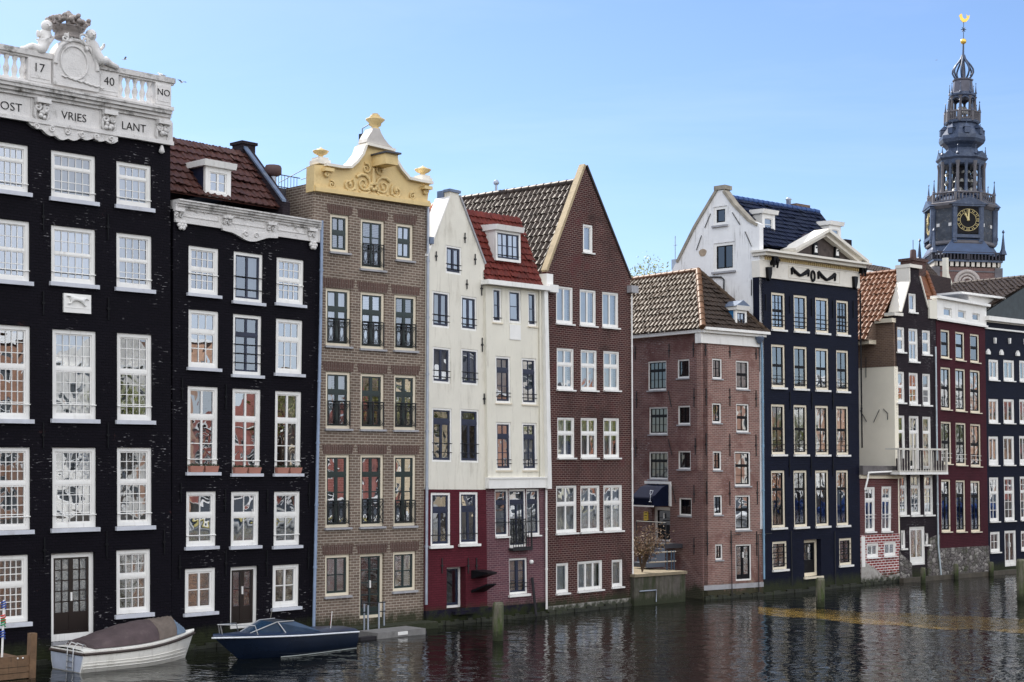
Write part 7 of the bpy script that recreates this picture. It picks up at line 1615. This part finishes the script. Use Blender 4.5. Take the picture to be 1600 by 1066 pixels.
# navy launch, bow to the left
Sn = G(559, 1014); Bp = G(372, 1030); bw = 1.7; d_ = (Bp-Sn).normalized(); nrm = V((-d_.y, d_.x, 0))
for _ in range(8):
    o_ = Sn-nrm*(bw*.8/2); d_ = (Bp-o_).normalized(); nrm = V((-d_.y, d_.x, 0))
Lw = (Bp-o_).length; bM = T((o_.x, o_.y, 0), math.atan2(d_.y, d_.x)); rN = rootobj('motor_boat', bM, 'navy blue speedboat with wraparound windscreen and small red flag at its stern', 'boat')
gun = lambda t_: .58+.16*t_
hm = MB(); ge = hull(hm, Lw, bw, gun, stern=.85, rake=.95, bowp=2.2); local('hull', hm, NVH, rN)
m_ = MB(); lofted(m_, [[(x, -y, z), (x, -y*.75, z+.05), (x, 0, z+.08), (x, y*.75, z+.05), (x, y, z)] for x, y, z in ge]); local('deck', m_, plain('blue_deck', (.008, .022, .06), .3, .15, 2), rN)
m_ = MB()
for s_ in (-1, 1): m_.tube([(x, s_*(y+.005), z-.04) for x, y, z in ge], .028, 5)
m_.tube([(ge[0][0]-.01, -ge[0][1], ge[0][2]-.04), (ge[0][0]-.01, ge[0][1], ge[0][2]-.04)], .028, 5); local('white_stripe', m_, plain('white_stripe_paint', (.75, .78, .82), .4), rN)
m_ = MB()
for s_ in (-1, 1): m_.tube([(x, s_*(y*.86+.005), .02) for x, y, z in ge[:-6]], .016, 4)
local('waterline_stripe', m_, plain('pale_waterline', (.35, .38, .36), .6), rN)
gx = lambda t_: [ge[min(len(ge)-2, int(t_*18))][q]*(1-(t_*18-int(t_*18)))+ge[min(len(ge)-1, int(t_*18)+1)][q]*(t_*18-int(t_*18)) for q in range(3)]
xa, ya, za = gx(.36); xb, yb, zb = gx(.66); xc, yc, zc = gx(.86)
WSG = plain('blue_tinted_glass', (.02, .05, .10), .08, .15, 3); m_ = MB()
hgt = .4; topx0, topx1 = xa+.55, xb+.05
for s_ in (-1, 1): m_.add([(xa, s_*ya*.88, za+.04), (xc-.25, s_*yc*.6, zc+.04), (topx1, s_*yb*.55, za+hgt), (topx0+.35, s_*yb*.6, za+hgt)], [(0, 1, 2, 3)])
m_.add([(xc-.25, -yc*.6, zc+.04), (xc-.25, yc*.6, zc+.04), (topx1, yb*.55, za+hgt), (topx1, -yb*.55, za+hgt)], [(0, 1, 2, 3)])
ws = local('windscreen', m_, WSG, rN)
m_ = MB(); m_.add([(topx0+.35, -yb*.6, za+hgt), (topx1, -yb*.55, za+hgt), (topx1, yb*.55, za+hgt), (topx0+.35, yb*.6, za+hgt)], [(0, 1, 2, 3)]); m_.add([(xa, -ya*.8, za+.05), (xa, ya*.8, za+.05), (topx0+.35, yb*.6, za+hgt), (topx0+.35, -yb*.6, za+hgt)], [(0, 1, 2, 3)]); local('canvas_top', m_, plain('dark_boat_canvas', (.012, .02, .035), .6), rN)
m_ = MB(); ST = plain('steel', (.5, .5, .5))
for s_ in (-1, 1):
    m_.tube([(topx0+.35, s_*yb*.62, za+hgt+.01), (topx1, s_*yb*.57, za+hgt+.01), (xc-.25, s_*yc*.62, zc+.05)], .018, 5); m_.tube([(topx1-.05, s_*yb*.57, za+hgt), (topx1-.25, s_*yb*.8, za+.05)], .02, 5)
    xr, yr, zr_ = gx(.80); xe, ye, ze_ = gx(.97); m_.tube([(xr, s_*yr*.9, zr_+.02), (xr+.1, s_*yr*.85, zr_+.3), ((xr+xe)/2, s_*(yr+ye)*.4, zr_+.33), (xe, s_*ye*.3, ze_+.34)], .018, 5); m_.tube([(xe-.1, s_*ye*.6, ze_+.02), (xe-.02, s_*ye*.5, ze_+.34)], .018, 5)
m_.tube([(xe, -ye*.3, ze_+.34), (xe+.05, 0, ze_+.34), (xe, ye*.3, ze_+.34)], .018, 5); local('grab_rail', m_, ST, rN)
x, y, z = ge[0]; m_ = MB(); m_.tube([(x+.75, y*.3, z+.05), (x+.7, y*.3, z+.62)], .012, 5); fl = local('flag_staff', m_, WHITE, rN)
m_ = MB(); n = 6; vs = []
for i in range(n+1):
    t_ = i/n; vs += [(x+.7-.1*t_, y*.3-.02*math.sin(t_*5)-.18*t_, z+.6-.25*t_), (x+.72-.1*t_, y*.3+.02*math.sin(t_*6)-.18*t_, z+.6-.25*t_-.32+.1*t_)]
m_.add(vs, [(2*i, 2*i+2, 2*i+3, 2*i+1) for i in range(n)], True); local('flag', m_, plain('red_flag_cloth', (.55, .02, .03), .7), fl)

# ================================================================ quay things
lf = Fr(f3.A, f3.A+f3.x*10); P = f3.pt
m_ = MB(); a0 = f3.px(496, 980)[0]; m_.box(f3, a0, W3+.05, -.3, .22, .01, .75)
top('stone_ledge', m_, CONC, f3.M, 'mossy stone ledge along the foot of the brown brick house', 'ledge')
pf = Fr(G(590, 999), G(665, 991)); rp = rootobj('landing_stage', pf.M, 'low pale concrete landing stage with a small white plate in front of the brown house', 'landing stage')
m_ = MB(); m_.box(pf, 0, pf.W, -.3, .2, -1.0, 0); m_.build('slab', plain('pale_concrete', (.2, .195, .19), .85, .15, 4, dirt=(.1, .1, .09), dirt_amt=.7), rp)
m_ = MB(); h = rect(pf, 622, 637, 984.5, 990.5, .01); m_.box(pf, h[0], h[1], .06, .17, 0, .02); m_.build('plate', WHITE, rp)
m_ = MB(); m_.box(pf, -.7, pf.W+.1, -.3, .1, -.3, -.05); m_.build('timber_edge', plain('dark_timber', (.02, .018, .022)), rp)
rg = rootobj('access_ladder', f3.M, 'steel ladder posts with handrail in front of the brown house door', 'ladder')
m_ = MB()
for u, v0, v1, dd in ((569, 942, 985, .8), (575, 946, 990, 1.1), (592, 942, 984, .8), (600, 940, 982, .5)):
    a, b = f3.px(u, v1, dd); b1_ = f3.px(u, v0, dd)[1]; m_.tube([P(a, max(.1, b), dd), P(a, b1_, dd)], .035, 6)
m_.build('post', ZINC, rg); m_ = MB()
for v in (942, 956):
    p, q = f3.px(564, v+1, .9), f3.px(603, v-1, .7); m_.tube([P(*p, .9), P(*q, .7)], .02, 5)
m_.build('rail', IRON, rg)
# wooden jetty lower left
WD = plain('brown_jetty_timber', (.17, .10, .055), .85, .3, 3, bump=.02, dirt=(.06, .04, .025), dirt_amt=.8, streak=True)
jf = Fr(G(-70, 1072), G(56, 1059)); Qj = jf.pt; rj = rootobj('wooden_jetty', jf.M, 'brown wooden jetty with a stout corner post at the lower left', 'jetty')
m_ = MB()
for k in range(3): m_.box(jf, 0, jf.W-.04, .02+k*.16, .165+k*.16, -.06, 0)
m_.build('side_board', WD, rj)
m_ = MB(); 
for k in range(7): m_.box(jf, 0, jf.W-.1, .46, .5, -1.75+k*.25, -1.52+k*.25)
m_.build('deck_board', WD, rj)
m_ = MB(); zz = jf.px(50, 990, .02)[1]; m_.box(jf, jf.W-.2, jf.W-.02, -.4, zz, -.17, .03); m_.build('post', WD, rj)
m_ = MB(); m_.box(jf, 0, jf.W-.2, .5, .62, -.1, -.02); m_.build('kerb_beam', WD, rj)
m_ = MB()
for u in (28, 36, 52):
    a = jf.px(u, 1030, .0)[0]; m_.ball(Qj(min(a, jf.W-.1), .56, -.01), .025, n=5)
m_.build('bolts', WHITE, rj)
a = jf.px(3, 1030, -.6)[0]; rk = rootobj('rope_pole', T(Qj(a, .5, -.6)), 'white pole with blue and red rope coils standing on the wooden jetty', 'pole')
m_ = MB(); hp = jf.px(3, 938, -.6)[1]-.5; m_.tube([(0, 0, 0), (0, 0, hp)], .03, 6); m_.build('pole', WHITE, rk, Mi=IDM)
for z0, c, nm in ((hp*.35, (.03, .08, .35), 'blue_rope'), (hp*.62, (.6, .04, .03), 'red_rope'), (hp*.55, (.03, .3, .12), 'green_rope'), (hp*.85, (.04, .09, .4), 'blue_rope')):
    m_ = MB(); m_.tube([(.06*math.cos(t_*1.1)*(1+.3*math.sin(t_)), .06*math.sin(t_*1.1), z0+.012*t_) for t_ in range(18)], .02, 5); m_.build('rope', plain(nm, c, .8), rk, Mi=IDM)
# mooring piles
PILE = plain('weathered_mooring_timber', (.17, .155, .12), .95, .3, 3, bump=.04, dirt=(.045, .075, .012), dirt_amt=.95, streak=True, dirt_lo=.40, tide=True)
def pile(u, vb, vt, wpx, label, group=None):
    b = G(u, vb); wd = wpx/F*b.y/2; hh = at_y(u, vt, b.y).z; ro = rootobj('mooring_pile', T(b), label, 'mooring pile', group)
    m_ = MB(); m_.lathe((0, 0, -.5), [(wd, 0), (wd*.98, hh*.5), (wd, hh+.42), (wd*.8, hh+.5)], 8, smooth=False); m_.build('shaft', PILE, ro, Mi=IDM)
    return ro
pile(778, 1001, 941, 17, 'thick mossy mooring pile in the water before the purple brick base')
pile(1282, 948, 903, 14, 'mossy mooring pile standing before the navy house with the pediment')
pile(1597, 938, 874, 16, 'mooring pile cut by the right edge of the picture' if False else 'mossy mooring pile before the navy house with white cornice lines')
pile(1442.5, 911, 887, 8, 'short pile beside the white double door of the dark neck gable house')
pile(1494, 905, 881, 8, 'short pile in front of the burgundy house rubble base')
pile(1549, 900, 878, 8, 'short pile at the corner between burgundy and rightmost navy houses')
qf = Fr(G(1412, 911), G(1592, 896)); m_ = MB(); m_.box(qf, 0, qf.W, .0, .22, -.25, 0)
top('quay_beam', m_, plain('wet_quay_timber', (.07, .06, .045), .7, .3, 3), qf.M, 'wet timber beam along the waterline below the dark and burgundy houses', 'beam')
# planters on the sills of house 2
PL = plain('terracotta_planter', (.45, .2, .15), .8, .1, 5); k_ = 0
names = ['left', 'middle', 'right']
for wi, h in enumerate(flh):
    wl = (h[1]-h[0]-.06)/2
    for j in range(2):
        a0 = h[0]+.02+j*(wl+.02); f = f2
        M_ = T(f.pt(a0+wl/2, h[2], .0)) @ Matrix.Rotation(math.atan2(f.x.y, f.x.x), 4, 'Z')
        side = ['left', 'right'][j]
        lab = ['terracotta flower box, %s one on the sill of the window with a pale curtain', 'terracotta flower box, %s one on the middle sill above the black house door', 'terracotta flower box, %s one on the sill nearest the downpipe'][wi] % side
        ro = rootobj('flower_box', M_, lab, 'flower box', 'flower boxes on the black house sills')
        m_ = MB(); w2_ = wl/2-.01
        m_.hexa([(-w2_+.03, -.09, .004), (w2_-.03, -.09, .004), (w2_-.03, .03, .004), (-w2_+.03, .03, .004), (-w2_, -.12, .2), (w2_, -.12, .2), (w2_, .04, .2), (-w2_, .04, .2)]); m_.build('box', PL, ro, Mi=IDM)
        m_ = MB(); rl_ = random.Random(wi*2+j); leaves(m_, [(x*.1*w2_*2-w2_*.9, -.03, .23) for x in range(10)], 130, .035, .03, rl_); m_.build('plants', plain('dark_sill_plants', (.03, .045, .02), .7, .4, 8), ro, Mi=IDM, recalc=False)
# gulls
GW = plain('gull_white', (.75, .75, .75), .8); GG = plain('gull_grey_wing', (.25, .27, .3), .8)
def gull(M, label, flying=False, s_=1.0):
    M = M @ Matrix.Scale(.5 if not flying else .42, 4); ro = rootobj('gull', M, label, 'bird')
    vs, fs = skin([(0, 0, .14*s_), (.1*s_, 0, .17*s_), (.17*s_, 0, .24*s_), (.23*s_, 0, .25*s_), (-.14*s_, 0, .12*s_), (-.26*s_, 0, .11*s_)], [(0, 1), (1, 2), (2, 3), (0, 4), (4, 5)], [.075*s_, .06*s_, .045*s_, .012*s_, .045*s_, .015*s_])
    m_ = MB(); m_.add(vs, fs, True); m_.build('body', GW, ro, Mi=IDM)
    m_ = MB()
    if flying:
        for sg in (-1, 1): m_.add([(.1, sg*.05, .17), (.14, sg*.35, .3), (.02, sg*.7, .26), (-.06, sg*.35, .25), (-.08, sg*.05, .15)], [(0, 1, 3, 4), (1, 2, 3)])
    else:
        for sg in (-1, 1): m_.add([(.08, sg*.075, .18), (.02, sg*.085, .1), (-.2, sg*.05, .1), (-.34, sg*.01, .12), (-.1, sg*.06, .19)], [(0, 1, 2, 3, 4)])
    m_.build('wing', GG, ro, Mi=IDM, recalc=False)
    if not flying:
        m_ = MB()
        for sg in (-1, 1): m_.tube([(0, sg*.03, .09), (0, sg*.03, 0)], .007, 4)
        m_.build('leg', plain('gull_leg', (.5, .3, .2)), ro, Mi=IDM)
    return ro
gull(T(f1.pt(f1.px(252, 120, .05)[0], br_, .05), R(200)), 'grey and white gull perched on the white balustrade rail', s_=1.15)
gull(T(at_y(195, 95, 60), R(20)), 'gull gliding in the sky above the black house balustrade', True)
gull(T(at_y(284, 131, 60), R(-30)), 'gull in flight just right of the balustrade end', True)
# distant aeroplane and its trail
ap_ = at_y(1463, 94, 9000); ro = rootobj('aeroplane', T(ap_, R(120)), 'tiny aeroplane high in the sky left of the church spire', 'aeroplane')
m_ = MB(); m_.tube([(-9, 0, 0), (-6, 0, 0), (7, 0, 0), (9, 0, 0)], [.3, 1, 1, .2], 8); m_.build('fuselage', GG, ro, Mi=IDM)
m_ = MB()
for sg in (-1, 1): m_.hexa([(1.5, sg*.8, -.1), (-1, sg*.8, -.1), (-4, sg*8, -.1), (-3, sg*8, -.1), (1.5, sg*.8, .1), (-1, sg*.8, .1), (-4, sg*8, .1), (-3, sg*8, .1)])
m_.build('wing', GG, ro, Mi=IDM); m_ = MB(); m_.hexa([(-6, -.1, .5), (-8, -.1, .5), (-8, .1, .5), (-6, .1, .5), (-8, -.1, 3.5), (-9, -.1, 3.5), (-9, .1, 3.5), (-8, .1, 3.5)]); m_.build('tail', GG, ro, Mi=IDM)

# ================================================================ the sunlit far bank, seen in the window panes
CW = 70.0
oA = P1+nF*CW+dirF*18; rnd = random.Random(11)
OPP = [((.42, .17, .1), 'red brick'), ((.72, .62, .45), 'pale yellow'), ((.3, .16, .1), 'brown brick'), ((.75, .72, .66), 'white plastered'), ((.5, .3, .2), 'light brick'), ((.28, .1, .08), 'dark red'), ((.62, .5, .34), 'ochre'), ((.1, .1, .12), 'black painted'), ((.36, .2, .14), 'rust brown'), ((.66, .6, .52), 'grey beige'), ((.5, .42, .36), 'stone grey'), ((.7, .66, .5), 'cream'), ((.05, .06, .1), 'navy painted')]
x = 0; pos = []
k = 0
while x < 190:
    wdt = rnd.uniform(6.5, 11); pos.append((x, wdt, (rnd.uniform(13, 18) if k % 5 else 9.5), k)); x += wdt; k += 1
for (x, wdt, hh, k) in pos:
    A0 = oA+dirF*(x+wdt); B0 = oA+dirF*x; fo = Fr(A0, B0); col, nm = OPP[k % 13]
    ro = rootobj('far_bank_house', fo.M, 'sunlit %s house with %s on the far bank, seen only in reflections' % (nm, 'pointed gable' if k % 2 else 'flat cornice'), 'house', 'houses on the far bank, seen in reflections')
    mt = plain('facade_'+nm.replace(' ', '_'), col, .85, .3, .8, dirt=sc(col, .45), dirt_amt=.8)
    m_ = MB(); nc = 3; nr = 4; hs = []
    for i in range(nc):
        for j in range(nr):
            a0 = wdt*(i+.28)/nc; hs.append((a0, a0+wdt/nc*.44, 2+j*(hh-2.5)/nr, 2+j*(hh-2.5)/nr+(hh-2.5)/nr*.62))
    g = wdt*.5; ol = [(0, 0), (wdt, 0), (wdt, hh)]+([(g, hh+3.2)] if k % 2 else [(wdt, hh+.3), (0, hh+.3)][:1])+[(0, hh)]
    wall(ro, fo, ol, hs, mt)
    m_ = MB(); m_.box(fo, .0, wdt, 0, hh, -8, -.6); m_.build('rear_block', mt, ro)
    m_ = MB()
    for h in hs:
        m_.box(fo, h[0], h[0]+.12, h[2], h[3], -.2, -.1); m_.box(fo, h[1]-.12, h[1], h[2], h[3], -.2, -.1); m_.box(fo, h[0]+.12, h[1]-.12, h[3]-.12, h[3], -.2, -.1); m_.box(fo, h[0]+.12, h[1]-.12, h[2], h[2]+.12, -.2, -.1); m_.box(fo, h[0]+.12, h[1]-.12, (h[2]+h[3])/2-.05, (h[2]+h[3])/2+.05, -.2, -.1)
    m_.build('window_frames', WHITE, ro)
    m_ = MB()
    for h in hs: m_.add([fo.pt(h[0], h[2], -.3), fo.pt(h[1], h[2], -.3), fo.pt(h[1], h[3], -.3), fo.pt(h[0], h[3], -.3)], [(0, 1, 2, 3)])
    m_.build('panes', plain('dark_far_glass', (.07, .075, .08), .1), ro)
    m_ = MB(); m_.box(fo, 0, wdt, hh-.3 if k % 2 == 0 else hh-.5, hh+.3 if k % 2 == 0 else hh-.3, .0, .4); m_.build('cornice', WHITE, ro)
for o in list(bpy.data.objects):
    if o.type == 'EMPTY' and 'far_bank_house' in o.name: pass

# quay, trees and boats on the far bank
for o in ():
    pass
fq = Fr(oA+dirF*200-nF*3, oA-dirF*8-nF*3)
m_ = MB(); m_.box(fq, 0, fq.W, -.3, 1.1, -3.0, 0)
top('quay_wall', m_, plain('dark_quay_stone', (.08, .07, .06), .9, .3, 2), fq.M, 'dark stone quay below the sunlit houses of the far bank', 'quay')
tpos = [oA+dirF*(12+i*17+(i%3)*3)-nF*1.5 for i in range(10)]
def copy_tree(o, parent=None):
    c = o.copy(); COL.objects.link(c); c.parent = parent
    for ch in o.children: copy_tree(ch, c)
    return c
p0 = tpos[0]; t0 = tree(T((p0.x, p0.y, 1.0)), 'bare leafing tree on the far bank, seen only in reflections', 10.5, 3.6, 9, (.10, .12, .04))
t0['group'] = 'trees along the far bank'
for i, p in enumerate(tpos[1:]):
    c = copy_tree(t0); c.matrix_world = T((p.x, p.y, 1.0), i*1.3); c.scale = (1+.1*(i % 3),)*3
for i, (s_, colr, nm) in enumerate(((38, (.5, .42, .16), 'yellow'), (66, (.8, .8, .78), 'white'), (102, (.5, .42, .16), 'long yellow'), (128, (.03, .06, .2), 'blue'))):
    p = oA+dirF*s_-nF*5.5; ro = rootobj('tour_boat', T((p.x, p.y, 0), math.atan2(dirF.y, dirF.x)), nm+' canal tour boat moored at the far bank, seen only in reflections', 'boat', 'tour boats on the far bank')
    ln = 16 if 'long' not in nm else 19; hb = MB(); hull(hb, ln, 3.4, lambda t_: 1.0+.3*t_**2, bowp=3); local('hull', hb, WHITE if nm != 'blue' else plain('tour_hull_blue', colr, .4), ro); yb_ = MB(); yb_.cube(.3, ln*.6, -1.66, 1.66, .62, .85); local('stripe', yb_, plain('tour_stripe_'+nm.split()[-1], colr, .4), ro)
    cb = MB(); cb.hexa([(1.5, -1.4, .9), (ln*.78, -1.4, .95), (ln*.78, 1.4, .95), (1.5, 1.4, .9), (1.7, -1.1, 2.1), (ln*.72, -1.1, 2.1), (ln*.72, 1.1, 2.1), (1.7, 1.1, 2.1)]); local('cabin', cb, plain('dark_far_glass', (.03, .035, .04)), ro)
    cb = MB(); cb.cube(1.6, ln*.73, -1.2, 1.2, 2.1, 2.2); local('cabin_roof', cb, WHITE, ro)

# golden reflection on the water at the right, painted as a thin ochre strip
m_, t, p, out = newmat('painted_reflection'); oc = ocoord(t)
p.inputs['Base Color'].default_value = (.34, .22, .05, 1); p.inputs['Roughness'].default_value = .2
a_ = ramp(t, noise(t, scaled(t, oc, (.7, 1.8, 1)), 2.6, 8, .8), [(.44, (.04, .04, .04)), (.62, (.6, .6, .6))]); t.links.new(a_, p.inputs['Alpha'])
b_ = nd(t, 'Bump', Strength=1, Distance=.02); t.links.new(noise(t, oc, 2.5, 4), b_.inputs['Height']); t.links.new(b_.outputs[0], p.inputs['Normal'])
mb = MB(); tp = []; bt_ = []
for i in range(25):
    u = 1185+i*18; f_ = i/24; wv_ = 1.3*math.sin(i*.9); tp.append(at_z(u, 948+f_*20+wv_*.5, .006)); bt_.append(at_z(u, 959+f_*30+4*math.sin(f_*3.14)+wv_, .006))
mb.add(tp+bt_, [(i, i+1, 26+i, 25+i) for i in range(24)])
top('painted_reflection', mb, m_, T((0, 0, 0)), 'golden reflection painted as a thin strip on the canal at the right', 'reflection strip', kind='stuff')

# slack mooring ropes
def rope(p, q, sagz, label):
    p, q = V(p), V(q); m_ = MB(); m_.tube([p.lerp(q, i/10)-V((0, 0, sagz*math.sin(math.pi*i/10))) for i in range(11)], .014, 5)
    top('mooring_rope', m_, plain('grey_rope', (.16, .15, .13), .9), T(p), label, 'rope')
bowW = rB.matrix_world @ V((Lw*.97, 0, .95)) if False else None
rope(f2.pt(*f2.px(425, 952, .05), .05), rN.matrix_world @ V((3.4, .35, .8)), .12, 'thin rope from the black house wall down to the navy speedboat bow')
rope(f1.pt(*f1.px(158, 985, .05), .05), rB.matrix_world @ V((.3, .5, .72)), .18, 'thin rope from the black house wall to the white boat stern')
